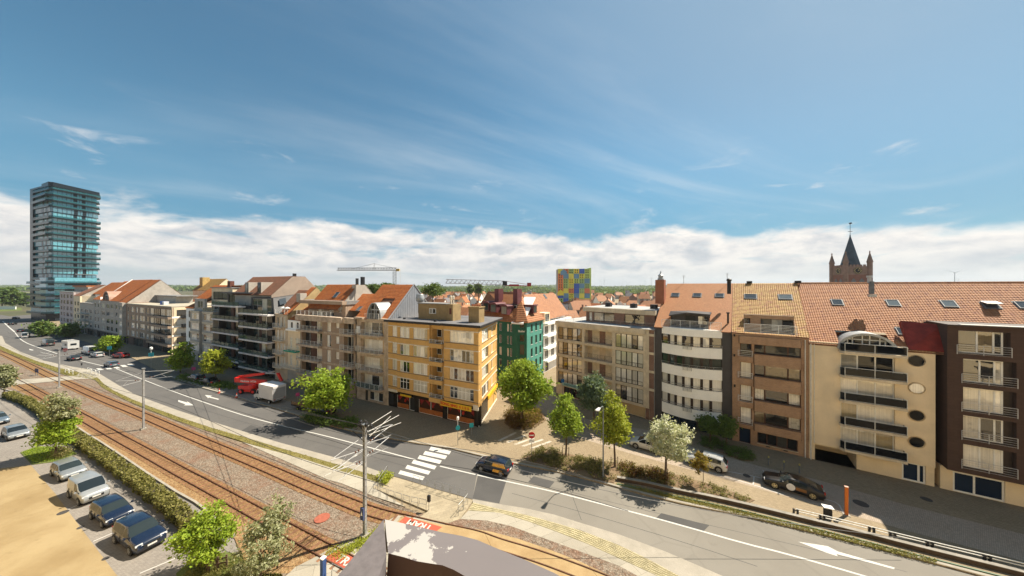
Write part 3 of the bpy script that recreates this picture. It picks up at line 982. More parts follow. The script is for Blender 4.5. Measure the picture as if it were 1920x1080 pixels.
        o = s.part('railing', mb, m, parent=None)
        if parent is not None: o.parent = parent; o.matrix_basis = Matrix.Identity(4)
        if glass:
            g = MB()
            for j in range(k):
                a, b = s0 + L * j / k, s0 + L * (j + 1) / k
                s.put('glass_panel', cached(('gp', round(b - a, 2), round(h, 2), glass.name), lambda: MB().box(.03, 0, 0, b - a - .03, .016, h - .14).mesh('glass_panel', glass)), a, y + .03, z + .07, parent=o)
        return o
    def roof(s, s0, s1, d0, z0, d1, z1, m, tw=.24, tl=.34, amp=.03, step=.04, holes=(), sub=4, name='roof', skew=0.0):
        """one pitch of interlocking tiles: every course steps over the one below, every tile has its roll"""
        L = math.hypot(d1 - d0, z1 - z0)
        nc, nr = max(2, int(round((s1 - s0) / tw))), max(2, int(round(L / tl)))
        cw, rl = (s1 - s0) / nc, L / nr
        x = np.linspace(0, s1 - s0, nc * sub + 1)
        ph = (np.arange(nc * sub + 1) % sub) / sub
        zx = amp * np.clip(np.cos(2 * np.pi * ph), -.35, 1)
        ys = np.repeat(np.arange(nr), 2) * rl + np.tile([0.0, rl * .985], nr)
        hz = np.tile([step, 0.004], nr)
        X, Y = np.meshgrid(x, ys)
        Z = zx[None, :] + hz[:, None]
        X = X + skew * (Y / L)
        vs = np.stack([X.ravel(), Y.ravel(), Z.ravel()], 1)
        W = nc * sub + 1
        i, j = np.meshgrid(np.arange(2 * nr - 1), np.arange(W - 1), indexing='ij')
        a = (i * W + j).ravel()
        q = np.stack([a, a + 1, a + W + 1, a + W], 1)
        if holes:
            cx, cy = vs[q, 0].mean(1), vs[q, 1].mean(1)
            keep = np.ones(len(q), bool)
            for h in holes:
                keep &= ~((cx > h[0]) & (cx < h[1]) & (cy > h[2]) & (cy < h[3]))
            q = q[keep]
        me = np_mesh(name, vs, q, m)
        return s.put(name, me, s0, d0, z0, Matrix.Rotation(math.atan2(z1 - z0, d1 - d0), 4, 'X'))
    def slope(s, s0, s1, d0, z0, d1, z1, m, th=.15, name='roof', off=-.05):
        """underside / plain slope as a slab just below the tiles"""
        mb = MB()
        L = V((0, d1 - d0, z1 - z0)); nrm = V((0, -L.z, L.y)).normalized()
        if nrm.z < 0: nrm = -nrm
        p = [V((s0, d0, z0)), V((s1, d0, z0)), V((s1, d1, z1)), V((s0, d1, z1))]
        p = [q + nrm * off for q in p]
        mb.slab(p, -nrm * th)
        return s.part(name, mb, m)
    def gable(s, x, prof, m, th=.25, name='gable'):
        mb = MB()
        mb.slab([(x, d, z) for d, z in prof], (th, 0, 0))
        return s.part(name, mb, m)
    def roof_hit(s, px, py, d0, z0, d1, z1):
        """where the ray of a pixel meets the pitch: (along, up the slope)"""
        Mi = s.faceW.inverted()
        o = Mi @ V((0, 0, H)); dr = (Mi.to_3x3() @ V(((px - CX) / F, 1, -(py - HY) / F)))
        nrm = V((0, -(z1 - z0), d1 - d0))
        t = nrm.dot(V((0, d0, z0)) - o) / nrm.dot(dr)
        p = o + dr * t
        return p.x, math.hypot(p.y - d0, p.z - z0)
    def rooflight(s, px, py, d0, z0, d1, z1, w=1.0, h=1.2, open_=False, fm=None):
        x, t = s.roof_hit(px, py, d0, z0, d1, z1)
        an = math.atan2(z1 - z0, d1 - d0)
        rm = Matrix.Rotation(an, 4, 'X')
        c = V((0, d0, z0)) + V((0, math.cos(an), math.sin(an))) * (t - h / 2)
        fr = MB()
        fr.box(-w / 2 - .08, -.08, -.03, w / 2 + .08, h + .08, .045)
        fr.box(-w / 2, 0, .04, w / 2, .07, .14); fr.box(-w / 2, h - .07, .04, w / 2, h, .14)
        fr.box(-w / 2, .07, .04, -w / 2 + .07, h - .07, .14); fr.box(w / 2 - .07, .07, .04, w / 2, h - .07, .14)
        o = s.put('rooflight', fr.mesh('rooflight', fm or M_LEAD), x, c.y, c.z, rm)
        p = MB().box(-w / 2 + .07, .07, .05, w / 2 - .07, h - .07, .10)
        if open_:
            s.put('sash', MB().box(-w / 2, -h, -.03, w / 2, 0, .05).mesh('sash', M_WHITE), 0, h, .12, Matrix.Rotation(R(-24), 4, 'X'), parent=o)
        s.put('pane', p.mesh('pane', M_SKYL), parent=o)
        return o
    def box(s, name, m, x0, y0, z0, x1, y1, z1):
        return s.part(name, MB().box(x0, y0, z0, x1, y1, z1), m)
    def pipe(s, x, y, z0, z1, m=None, r=.055):
        return s.part('downpipe', MB().tube([(x, y, z0), (x, y, z1)], r, 8), m or M_ALU)

# facade materials
F_YELLOW = brick_mat('yellow_brick', (.68, .395, .125), (.59, .335, .10), (.52, .36, .17), var=.22)
F_YTRIM = mat('pale_stone_lintel', (.70, .63, .52), .8, .15, 2, streak=.2)
F_YSILL = mat('dark_stone_ledge', (.20, .15, .10), .85, .2, 2)
F_BRICK = brick_mat('brown_brick', (.46, .26, .14), (.33, .175, .095), (.42, .34, .26), var=.35)
F_BRICKR = brick_mat('red_brown_brick', (.29, .145, .10), (.21, .105, .075), (.3, .24, .2), var=.35)
F_CONC = mat('facade_concrete', (.66, .555, .41), .85, .14, .9, streak=.35)
F_CREAM = mat('cream_render', (.82, .67, .46), .85, .08, .5, streak=.10)
F_WHITE = mat('white_render', (.95, .925, .87), .85, .04, .6, fine=.04, streak=.10)
F_SLATE = mat('charcoal_cladding', (.060, .055, .056), .6, .15, .8, fine=.05)
F_DKBROWN = brick_mat('dark_brown_cladding', (.085, .052, .040), (.074, .046, .036), (.045, .03, .024), .6, .3, .006, var=.2, bump=.15, streak=.1)
F_TAN = brick_mat('tan_brick', (.38, .27, .19), (.33, .235, .165), (.36, .29, .23), var=.2, streak=.35)
F_TANC = mat('weathered_tan_concrete', (.50, .39, .29), .9, .25, 1.0, streak=.75)
F_GREY = mat('grey_render', (.43, .40, .36), .85, .12, .8, streak=.3)
F_LGREY = mat('light_grey_render', (.42, .38, .33), .85, .12, .8, streak=.3)
F_BEIGE = mat('beige_render', (.58, .45, .31), .85, .12, .8, streak=.3)
F_LILAC = mat('lilac_grey_render', (.52, .45, .44), .85, .12, .8, streak=.2)
F_DKGREY = mat('anthracite_panel', (.045, .045, .05), .4, .15, 1)
F_WSLAB = mat('white_slab_edge', (.74, .69, .67), .7, .12, 1, streak=.25)
F_ZINC = mat('zinc_sheet', (.36, .375, .385), .45, .1, 2, metal=.35)
F_ROOFING = mat('grey_roof_felt', (.22, .215, .21), .85, .15, .7)
F_REDROOF = mat('red_metal_roof', (.22, .028, .02), .75, .25, 1.5, streak=.4)
F_TEAL = clear_glass('balcony_glass', (.10, .16, .14), .6)
F_SMOKE = M_BLKGLASS
F_NAVY = glass_mat('navy_shop_glass', [(0, (.008, .018, .045)), (.5, (.012, .025, .055))], .15, wob=.02)

# ------------------------------------------------------------------ right-hand row
PS0, PS1 = G(1043, 738), G(1228, 792)
PW1 = G(1373, 827); PB1 = G(1517, 861)
PD1 = G(1884, 945)
PDX = PB1 + (PD1 - PB1) * 1.42
# --- concrete-banded block with brown windows
b = Bld('apartment_building', 'concrete banded apartment block with dark brown window rows, on the side street corner', 'building', PS0, PS1)
X = b.sx
FL = [(2.25, 4.6), (5.1, 7.4), (7.95, 10.25), (10.8, 13.1)]
a0, a1, l0, l1, r0, r1, k0, k1 = X(1046.5), X(1091), X(1096), X(1147.5), X(1154), X(1206), X(1210), X(1225)
op = []
for z0, z1 in FL:
    op += [(a0, a1, z0, z1), (l0, l1, z0 - .05, z1, 1.3), (r0, r1, z0, z1)]
op += [(X(1057), X(1091), .15, 2.0), (X(1163), X(1217), .12, 1.85, .25)]
b.seg(F_CONC, 0, k0, .1, 14.15, 0, op, back=1.2)
b.seg(F_BRICKR, k0, b.w, .1, 14.1, .18, (), back=1.0)
b.body(F_CONC, .02, b.w - .02, 1.25, 13.0, 14.1, skew0=1.5, skew1=3)
for i, (z0, z1) in enumerate(FL):
    for (p, q) in ((a0, a1), (r0, r1)):
        b.win(p, q, z0, z1, .1, 5, 1, M_DARKFRAME, M_GLASSC if p == r0 else M_GLASS, .07, .15)
        b.railing(p + .1, q - .1, -.05, z0 + .02, .55, 0, 3, M_BLACK, 1.0, th=.012)
        for c in range(5):
            w = (q - p) / 5
            if i < 3 or p == a0: b.box('transom', M_DARKFRAME, p + w * c + .08, .09, z0 + .62, p + w * (c + 1) - .08, .12, z0 + .67)
    lw = l1 - l0
    b.box('balcony', F_CONC, l0 + .01, .05, z0 - .25, l1 - .01, 1.28, z0 - .1)
    b.railing(l0 + .03, l1 - .03, .0, z0 - .05, 1.0, 0, 4, M_BLACK, 1.3, th=.014)
    b.seg(F_BRICKR if i % 2 else F_BEIGE, l0, l1, z0 - .1, z1, 1.2, [(l0 + lw * .16, l0 + lw * .44, z0 + .05, z1 - .2), (l0 + lw * .65, l0 + lw * .97, z0 - .02, z1 - .15)], back=.3)
    b.win(l0 + lw * .16, l0 + lw * .44, z0 + .05, z1 - .2, 1.3, 2, 1, M_DARKFRAME, M_GLASS, .07, .08)
    b.win(l0 + lw * .65, l0 + lw * .97, z0 - .02, z1 - .15, 1.3, 3, 1, M_DARKFRAME, M_GLASSD, .07, .08)
    b.box('string_course', F_CONC, k0 + .01, .08, z1 + .04, b.w, .3, z1 + .42)
for z in (2.0, 4.87, 7.68, 10.53):
    b.box('string_course', F_CONC, 0, -.06, z - .14, k0, .04, z + .12)
b.box('cornice', F_CONC, -.15, -.18, 13.42, k0, .05, 14.2)
b.box('roof', mat('white_roof_membrane', (.40, .39, .375), .8, .12, .8), -.12, -.1, 14.15, b.w, 13.1, 14.24)
b.win(X(1163), X(1217), .12, 1.85, .25, 1, 1, F_CREAM, mat('tan_garage_door', (.50, .36, .20), .6, .06, 1), .05, .05, name='garage_door')
b.win(X(1057), X(1091), .15, 2.0, .1, 3, 1, mat('dark_red_frame', (.12, .02, .015), .5), M_GLASSD, .1, .1, name='shop_front')
b.seg(F_CONC, X(1096), X(1152), .13, 2.0, -.03, [(X(1100), X(1112), .14, 1.9), (X(1122), X(1146), .6, 1.8)], back=.2)
b.win(X(1100), X(1112), .14, 1.9, .06, 1, 1, M_DARKFRAME, M_GLASSD, name='door')
b.win(X(1122), X(1146), .6, 1.8, .06, 3, 1, M_DARKFRAME, M_GLASSD)
sg = b.box('shop_sign', mat('teal_sign_board', (.30, .52, .52), .6, .1), X(1055), -.22, 2.05, X(1084.5), -.1, 2.62)
me = text_mesh('GUESTHOUSE', .42, mat('dark_letter', (.03, .12, .14), .6), .01, .01)
b.put('lettering', me, (X(1055) + X(1084.5)) / 2, -.232, 2.33, Matrix.Rotation(R(90), 4, 'X'), parent=None)
b.pipe(b.w - .12, .1, .1, 14.0)
# penthouse
y = 3.0
p0, p1 = b.sx(1099, y), b.sx(1228, y)
wz0, wz1 = 14.5, 16.1
ops = [(b.sx(1104, y), b.sx(1110, y), 14.4, wz1), (b.sx(1113, y), b.sx(1151.5, y), wz0, wz1), (b.sx(1171, y), b.sx(1208.5, y), wz0, wz1)]
b.seg(F_BRICKR, p0, p1, 14.24, 16.2, y, ops, back=.4)
b.win(*ops[0], .0 + y + .1, 1, 1, M_DARKFRAME, M_GLASS); b.win(*ops[1], y + .1, 2, 1, M_DARKFRAME, M_GLASS, .08, .2); b.win(*ops[2], y + .1, 2, 1, M_DARKFRAME, M_GLASS, .08, .2)
b.body(F_CONC, p0, p1, y + .42, 11.5, 16.2, 14.2)
b.box('fascia', F_CONC, p0 - .5, y - .35, 16.2, p1 + .2, y + .1, 16.95)
b.box('roof', mat('white_roof_membrane', (.40, .39, .375), .8), p0 - .5, y + .1, 16.2, p1 + .2, 11.8, 17.0)
b.railing(0.2, b.w - .2, .15, 14.24, .9, 6.0, 2, M_GALV, 1.8, th=.014)
for px in (1141, 1188, 1226):
    x = b.sx(px, 6.5)
    b.box('roof_vent', M_BLACK, x - .5, 6.1, 17.0, x + .5, 7.0, 17.75)
b.flush()

# --- white building with the bowed front
b = Bld('apartment_building', 'white building with bowed front between charcoal strips, plain orange roof', 'building', PS1, PW1)
X = b.sx
c0, c1 = X(1241), X(1354)
EV, RZ, RD = 14.8, 21.4, 10.0
b.seg(F_SLATE, 0, c0, .1, EV, .0, (), back=.6); b.flush()
b.seg(F_SLATE, c1, b.w - .05, .1, EV, .0, (), back=.6); b.flush()
b.body(F_SLATE, .01, b.w - .01, .55, 15.5, EV, skew0=2, skew1=2)
def arc(t, off=0.0):
    sag = .95
    x = c0 + (c1 - c0) * t
    return x, -(sag * (1 - (2 * t - 1) ** 2)) + off
N = 7
bz = [(1.95, 3.5), (5.05, 6.4), (7.95, 9.35), (10.9, 12.35), (13.8, EV + .04)]
ed = [0, .135, .26, .395, .535, .69, .83, 1.0]
for z0, z1 in bz:
    mb = MB()
    fr = [arc(k / 28) for k in range(29)]
    mb.prism([(x, yy) for x, yy in fr] + [(c1, .5), (c0, .5)], z0, z1)
    b.part('spandrel', mb, F_WHITE)
for fi, (z0, z1) in enumerate([(3.5, 5.05), (6.4, 7.95), (9.35, 10.9), (12.35, 13.8)]):
    for k in range(N):
        (xa, ya), (xb, yb) = arc(ed[k], .14), arc(ed[k + 1], .14)
        an = math.atan2(yb - ya, xb - xa); L = math.hypot(xb - xa, yb - ya)
        gm = M_GLASSC if fi < 2 else (M_GLASSG if fi == 2 else M_GLASS)
        f = b.put('window', frame_mesh(L, z1 - z0, 1, 1, .05, .06, M_DARKFRAME), xa, ya, z0, Matrix.Rotation(an, 4, 'Z'))
        b.put('pane', pane_mesh(L - .06, z1 - z0 - .04, gm), .03, .03, .02, parent=f)
        if k:
            mb = MB().box(-.17, -.06, 0, .17, .12, z1 - z0)
            b.put('pier', cached(('pier', round(z1 - z0, 2)), lambda: mb.mesh('pier', M_DARKFRAME)), xa, ya, z0, Matrix.Rotation(an, 4, 'Z'))
    mb = MB()
    for zr, r in ((z0 + .38, .028), (z0 + .14, .018)):
        mb.tube([(*arc(k / 20, -.09), zr) for k in range(21)], r, 5)
    for k in range(9):
        x, yy = arc(k / 8, -.09)
        mb.box(x - .02, yy - .02, z0 - .02, x + .02, yy + .03, z0 + .39)
    b.part('railing', mb, M_GALV)
    (xa, ya), (xb, yb) = arc(.395, -.14), arc(.535, -.14)
    mb = MB()
    for j in range(5):
        mb.tube([(xa, ya + .1, z0 - .35 + j * .13), (xa, ya - .1, z0 - .35 + j * .13), (xb, yb - .1, z0 - .35 + j * .13), (xb, yb + .1, z0 - .35 + j * .13)], .018, 4)
    for x in (xa, (xa + xb) / 2, xb):
        mb.box(x - .02, ya - .14, z0 - .4, x + .02, ya - .08, z0 + .2)
    b.part('flower_rack', mb, M_GALV)
# ground floor: deep navy garage front under the bow
b.seg(F_SLATE, c0, c1, .1, 1.95, .35, [(c0 + .15, X(1306, .35), .12, 1.9), (X(1313, .35), X(1328, .35), .12, 1.8), (X(1334, .35), c1 - .1, .12, 1.8)], back=.3, reveal=.1)
b.win(c0 + .15, X(1306, .35), .12, 1.9, .42, 2, 1, F_SLATE, F_NAVY, name='garage_door')
b.win(X(1313, .35), X(1328, .35), .12, 1.8, .42, 1, 1, F_SLATE, F_NAVY, name='door')
b.win(X(1334, .35), c1 - .1, .12, 1.8, .42, 2, 1, F_SLATE, F_NAVY, name='garage_door')
# roof with a terrace cut into it
sl_ = math.hypot(RD, RZ - EV)
h0, h1 = b.sx(1256, .8), b.sx(1330, .8)
b.roof(-.1, b.w, -.15, EV - .1, RD, RZ, T_PLAIN, .17, .11, .004, .012, [(h0 + .1, h1 + .1, .2, 3.0)], sub=1)
b.slope(-.1, h0, -.1, EV - .1, RD, RZ, T_BROWN); b.slope(h1, b.w, -.1, EV - .1, RD, RZ, T_BROWN)
k = 3.0 / sl_
b.slope(h0, h1, RD * k, EV + (RZ - EV) * k, RD, RZ, T_BROWN)
b.slope(-.1, b.w, RD + 7, EV, RD, RZ - .03, T_OLD)
b.box('terrace', F_ROOFING, h0, -.05, EV - .05, h1, 2.4, EV + .06)
yb_ = 1.75
b.seg(F_SLATE, h0, h1, EV + .06, EV + 2.0, yb_, [(b.sx(1284, yb_), b.sx(1304, yb_), EV + .1, EV + 1.75), (b.sx(1308, yb_), b.sx(1327, yb_), EV + .5, EV + 1.75)], back=.3)
b.win(b.sx(1284, yb_), b.sx(1304, yb_), EV + .1, EV + 1.75, yb_ + .1, 2, 1, M_DARKFRAME, M_GLASSD, name='terrace_door')
b.win(b.sx(1308, yb_), b.sx(1327, yb_), EV + .5, EV + 1.75, yb_ + .1, 2, 1, M_DARKFRAME, M_GLASS)
for x in (h0, h1):
    b.gable(x - .1, [(.3, EV + .05), (2.3, EV + .05), (2.3, EV + 2.1)], T_PLAIN, .1, 'cheek')
mb = MB()
xm = lerp(h0, h1, .45)
ya_, yc_ = yb_ - 1.1, yb_ + .6
mb.slab([(h0 - .2, ya_ + .4, EV + 1.55), (xm, ya_, EV + 2.12), (xm, yc_, EV + 2.3), (h0 - .2, yc_, EV + 2.1)], (0, 0, .16))
mb.slab([(xm, ya_, EV + 2.12), (h1 + .15, ya_, EV + 1.98), (h1 + .15, yc_, EV + 2.2), (xm, yc_, EV + 2.3)], (0, 0, .16))
b.part('dormer_lid', mb, F_SLATE)
b.railing(c0, c1 - .1, -.1, EV + .06, 1.05, 0, 5, M_RAILW, 1.3, th=.024)
for px, py in ((1266, 553.5), (1307, 554), (1349, 554.5)):
    b.rooflight(px, py, -.1, EV - .1, RD, RZ, 1.15, 1.0)
x, t = b.roof_hit(1371, 545, 0, EV, RD, RZ)
mb = MB(); mb.lathe([(.25, -1), (.25, .9), (.33, .95), (.33, 1.15), (.15, 1.3)], 10, (b.sx(1367, 5), 5, RZ - .6))
b.part('flue', mb, M_BLACK)
mb = MB(); mb.lathe([(.12, -.4), (.12, .9), (.2, .95), (.2, 1.1)], 8, (b.sx(1365, 1.4), 1.4, EV + 1.4))
b.part('flue', mb, M_BLACK)
cx_ = b.sx(1240, 5.5)
b.box('chimney', brick_mat('orange_brick', (.36, .10, .045), (.30, .085, .04), (.3, .2, .15)), cx_ - .8, 4.8, 18.0, cx_ + .55, 6.2, 22.0)
mb = MB(); mb.lathe([(.5, 22.0), (.5, 22.25), (.38, 22.3), (.38, 22.7), (.5, 22.75), (.25, 22.95), (.12, 23.1), (.05, 23.5)], 10, (cx_ - .1, 5.5, 0))
b.part('chimney_cowl', mb, F_ZINC)
b.pipe(b.w - .1, -.06, .1, EV, F_SLATE)
b.gable(-.08, [(.0, EV), (RD, RZ - .05), (RD + 7, EV)], brick_mat('orange_brick', (.36, .10, .045), (.30, .085, .04), (.3, .2, .15)), .08)
b.flush()

# --- brown brick building
b = Bld('apartment_building', 'brown brick apartment building with bulging brick balustrades and lichen yellow tiled roof', 'building', PW1, PB1)
X = b.sx
FB = [(3.0, 4.75), (6.0, 7.7), (9.1, 10.75), (12.0, 13.35)]
e0, e1 = X(1384), X(1504)
lx0, lx1, gx0, gx1 = X(1387.5), X(1409.5), X(1414), X(1502)
op = []
for z0, z1 in FB:
    op += [(lx0, lx1, z0 - .35, z1 + .1), (gx0, gx1, z0 + .1, z1)]
op += [(X(1386), X(1407.5), .13, 2.1), (X(1420), X(1496), .55, 1.95)]
b.seg(F_BRICK, 0, b.w, .1, 14.75, 0, op, back=.5, reveal=.35)
b.body(F_BRICK, .01, b.w - .01, .52, 12, 14.7, skew0=2, skew1=2)
M_RB = mat('red_brown_timber', (.085, .035, .02), .5, .2, 3)
for i, (z0, z1) in enumerate(FB):
    gw = gx1 - gx0
    b.win(lx0, lx1, z0 - .35, z1 + .1, .3, 1, 1, M_RB, M_GLASSC if i != 3 else M_GLASSD, .08, .08, name='balcony_door')
    b.win(gx0, gx1, z0 + .1, z1, .3, 4, 1, M_RB, M_GLASS if i < 3 else M_GLASSD, .09, .16, xs=[gw * .24, gw * .76, gw * .78] if 0 else [gw * .24, gw * .74])
    # balustrade swelling out of the wall
    zb0, zb1 = (FB[i - 1][1] if i else 2.15), z0 + .12
    mb = MB()
    x0, x1 = gx0 - .1, gx1 + .05
    mb.prism([(x0, 0.02), (x0 + .15, -.50), (x1 - .15, -.50), (x1, 0.02)], zb0 + .02, zb1)
    b.part('balustrade', mb, F_BRICK)
    b.box('coping', mat('brick_coping', (.25, .15, .09), .9, .2), x0 + .1, -.53, zb1, x1 - .1, .0, zb1 + .07)
    mb = MB(); mb.prism([(e0 + .1, .02), (e0 + .1, -.22), (gx0 - .1, -.22), (gx0 - .1, .02)], zb0 + .25, z0 - .35)
    b.part('balustrade', mb, F_BRICK)
    b.railing(lx0 - .2, lx1 + .05, -.24, z0 - .32, .75, .2, 3, M_RAILW, 1.2, th=.022)
    b.part('soffit', MB().box(gx0 - .02, -.45, zb0 + .0, gx1, .3, zb0 + .018), M_DARKFRAME)
b.part('fascia', MB().prism([(e0, .02), (e0 + .2, -.4), (e1 - .2, -.4), (e1, .02)], 13.4, 14.4), F_BRICK)
b.box('cornice', F_BRICK, -.02, -.12, 14.42, b.w, .02, 14.82)
b.win(X(1386), X(1407.5), .13, 2.1, .2, 1, 1, M_RB, F_NAVY, name='door')
b.win(X(1420), X(1496), .55, 1.95, .2, 4, 1, M_RB, M_GLASSD, .08, .1, sill=F_CONC)
for px in (1440, 1473):
    b.box('wall_vent', M_BLACK, X(px) - .2, -.03, .3, X(px) + .2, .02, .42)
for px, z in ((1377, 14.2), (1377, 11.5), (1377.5, 7.4)):
    b.box('wall_lamp', M_BLACK, X(px) - .1, -.18, z, X(px) + .1, .01, z + .3)
EV = 14.85
h0, h1 = b.sx(1396, .4), b.sx(1491, .4)
sl_ = math.hypot(RD, RZ - EV)
b.roof(-.02, b.w + .02, -.2, EV - .12, RD, RZ, T_MOSSY, .23, .33, .03, .04, [(h0, h1, .25, 3.6)])
k = 3.6 / sl_
b.slope(0, h0, -.2, EV - .12, RD, RZ, T_BROWN); b.slope(h1, b.w, -.2, EV - .12, RD, RZ, T_BROWN)
b.slope(h0, h1, RD * k, EV + (RZ - EV) * k, RD, RZ, T_BROWN); b.slope(0, b.w, RD + 7, EV, RD, RZ - .03, T_OLD)
b.box('terrace', F_ROOFING, h0, -.05, EV - .15, h1, 2.6, EV - .04)
yb_ = 1.9
b.seg(F_BRICK, h0, h1, EV - .04, EV + 2.25, yb_, [(b.sx(1394, yb_), b.sx(1407, yb_), EV + .9, EV + 1.75), (b.sx(1426, yb_), b.sx(1489, yb_), EV + .1, EV + 1.75)], back=.4)
b.win(b.sx(1394, yb_), b.sx(1407, yb_), EV + .9, EV + 1.75, yb_ + .1, 2, 1, M_RB, M_GLASSD)
b.win(b.sx(1426, yb_), b.sx(1489, yb_), EV + .1, EV + 1.75, yb_ + .1, 3, 1, M_DARKFRAME, M_GLASSD, name='terrace_door')
for x in (h0 - .08, h1):
    b.gable(x, [(.25, EV), (2.4, EV), (2.4, EV + 2.3)], F_BRICK, .08, 'cheek')
b.railing(h0 - .05, h1 + .1, -.16, EV, 1.15, 0, 6, M_RAILW, 1.5, th=.03)
for px, py in ((1407, 556.5), (1472, 557.5)):
    b.rooflight(px, py, -.2, EV - .12, RD, RZ, 1.45, 1.2)
for px in (1405, 1496):
    x = b.sx(px, RD)
    b.box('roof_vent', M_BLACK, x - .35, RD - .2, RZ, x + .35, RD + .3, RZ + .35)
b.pipe(b.w - .35, -.06, .1, EV - .1, M_RAILW)
b.flush()

# --- beige building and dark brown bay, one long tiled roof
b = Bld('apartment_building', 'long beige building with porthole windows and black glass balconies under red tiles', 'building', PB1, PB1 + (PDX - PB1) * .487)
bw = b.w
X = b.sx
EV, RZ, RD = 14.35, 21.4, 10.5
x1b = b.w
FE = [2.55, 5.3, 8.1, 10.9]
g0, g1 = X(1528), X(1606)
wx0, wx1 = X(1575), X(1676)
op = [(wx0, wx1, z, z + 2.25, .3) for z in FE] + [(wx0, wx1, 13.65, EV, .3)]
b.seg(F_CREAM, 0, x1b, 2.15, EV, -.2, op, back=.7)
b.seg(F_CREAM, 0, x1b, .1, 2.15, 0, [(g0, g1, .12, 1.95, 3.5), (X(1691), X(1736), .13, 2.1)], back=.5)
b.body(F_CREAM, g1 + .5, b.w - .01, .52, 12.5, EV - .05, skew0=0, skew1=2)
b.body(F_CREAM, .01, g1 + .5, 3.6, 12.5, EV - .05, skew0=2); b.body(F_CREAM, .01, g1 + .5, .52, 3.6, EV - .05, 2.2)
b.box('garage_wall', F_CREAM, g1 + .01, .5, .1, g1 + .5, 3.6, 2.2)
b.box('garage_wall', F_CREAM, .01, .5, .1, g0 - .01, 3.6, 2.2)
b.win(X(1691), X(1736), .13, 2.1, .1, 2, 1, M_WHITE, F_NAVY, .14, .16, name='entrance_door', xs=[(X(1736) - X(1691)) * .72])
M_BLG = F_SMOKE
bx0, bx1 = X(1575) - .15, X(1693)
for i, z in enumerate(FE + [13.65]):
    if i < 4:
        w = wx1 - wx0
        b.win(wx0, wx1, z, z + 2.25, -.02, 3, 1, M_WHITE, M_GLASSC if i < 3 else M_GLASSD, .09, .12, name='balcony_door')
        b.box('wall_panel', F_CREAM, wx1 + .02, -.24, z, wx1 + .32, -.2, z + 2.2)
    mb = MB(); pr = [(bx0, -.19), (bx0, -.75), (bx0 + .3, -1.15), (bx1, -1.15), (bx1, -.19)]
    mb.prism(pr, z - .32, z - .06)
    bal = b.part('balcony', mb, F_CONC)
    b.railing(bx0 + .32, bx1 - .03, -1.1, z - .06, .95, 0, 1, M_RAILW, 2.4, th=.025)
    b.box('parapet_panel', M_BLG, bx0 + .32, -1.06, z - .03, bx1 - .06, -1.03, z + .78)
    b.box('parapet_panel', M_BLG, bx1 - .06, -1.1, z - .03, bx1 - .03, -.25, z + .78)
    mb = MB().slab([(bx0 + .02, -.74, z - .03), (bx0 + .30, -1.10, z - .03), (bx0 + .30, -1.10, z + .78), (bx0 + .02, -.74, z + .78)], (.03, .03, 0))
    b.part('parapet_panel', mb, M_BLG)
# portholes
for i, py in enumerate((676.5, 728, 779, 829)):
    x, z = b.sx(1718.5, -.2), b.zz(1718.5, py, -.2)
    mb = MB(); mb.lathe([(.60, -.05), (.60, .02), (.50, .02), (.50, -.05)], 28, (0, 0, 0), axis='y', cap=False)
    f = b.put('porthole', mb.mesh('porthole', F_CREAM if i else M_LEAD, True), x, -.22, z)
    mb = MB(); mb.lathe([(.52, -.006), (.52, .0)], 28, axis='y')
    b.put('pane', mb.mesh('pane', M_GLASSC if i == 1 else M_BLKGLASS), 0, -.01, 0, parent=f)
# barrel dormer
ax0, ax1 = b.sx(1569, -.1), b.sx(1684, -.1)
aw = (ax1 - ax0) / 2; ac = (ax0 + ax1) / 2; az = 13.75; ah = 1.95
def arcp(n, rx, rz, z0): return [(ac + rx * math.cos(math.pi * (1 - k / n)), z0 + rz * math.sin(math.pi * (1 - k / n))) for k in range(n + 1)]
mb = MB()
o_, i_ = arcp(20, aw, ah, az), arcp(20, aw - .28, ah - .25, az)
for k in range(20):
    for (ya, yb2, A, B) in ((-.45, 2.6, o_[k], o_[k + 1]),):
        mb.poly([(A[0], ya, A[1]), (B[0], ya, B[1]), (B[0], yb2, B[1]), (A[0], yb2, A[1])])
    mb.poly([(i_[k][0], -.45, i_[k][1]), (i_[k + 1][0], -.45, i_[k + 1][1]), (o_[k + 1][0], -.45, o_[k + 1][1]), (o_[k][0], -.45, o_[k][1])])
    mb.poly([(i_[k + 1][0], -.45, i_[k + 1][1]), (i_[k][0], -.45, i_[k][1]), (i_[k][0], .1, i_[k][1]), (i_[k + 1][0], .1, i_[k + 1][1])])
b.part('barrel_roof', mb, F_ZINC, True)
mb = MB(); mb.slab([(x, .08, z) for x, z in arcp(20, aw - .2, ah - .2, az)], (0, .1, 0))
b.part('pane', mb, M_GLASSD)
mb = MB()
for t in (-.62, -.45, -.12, .12, .45, .62):
    hh = (ah - .25) * math.sqrt(max(0, 1 - (t * aw / (aw - .28)) ** 2))
    mb.box(ac + t * aw - .05, .0, az, ac + t * aw + .05, .07, az + hh)
for z in (.62, 1.15):
    hw = (aw - .28) * math.sqrt(1 - (z / (ah - .25)) ** 2)
    mb.box(ac - hw, .0, az + z - .05, ac + hw, .06, az + z + .05)
b.part('window', mb, M_WHITE)
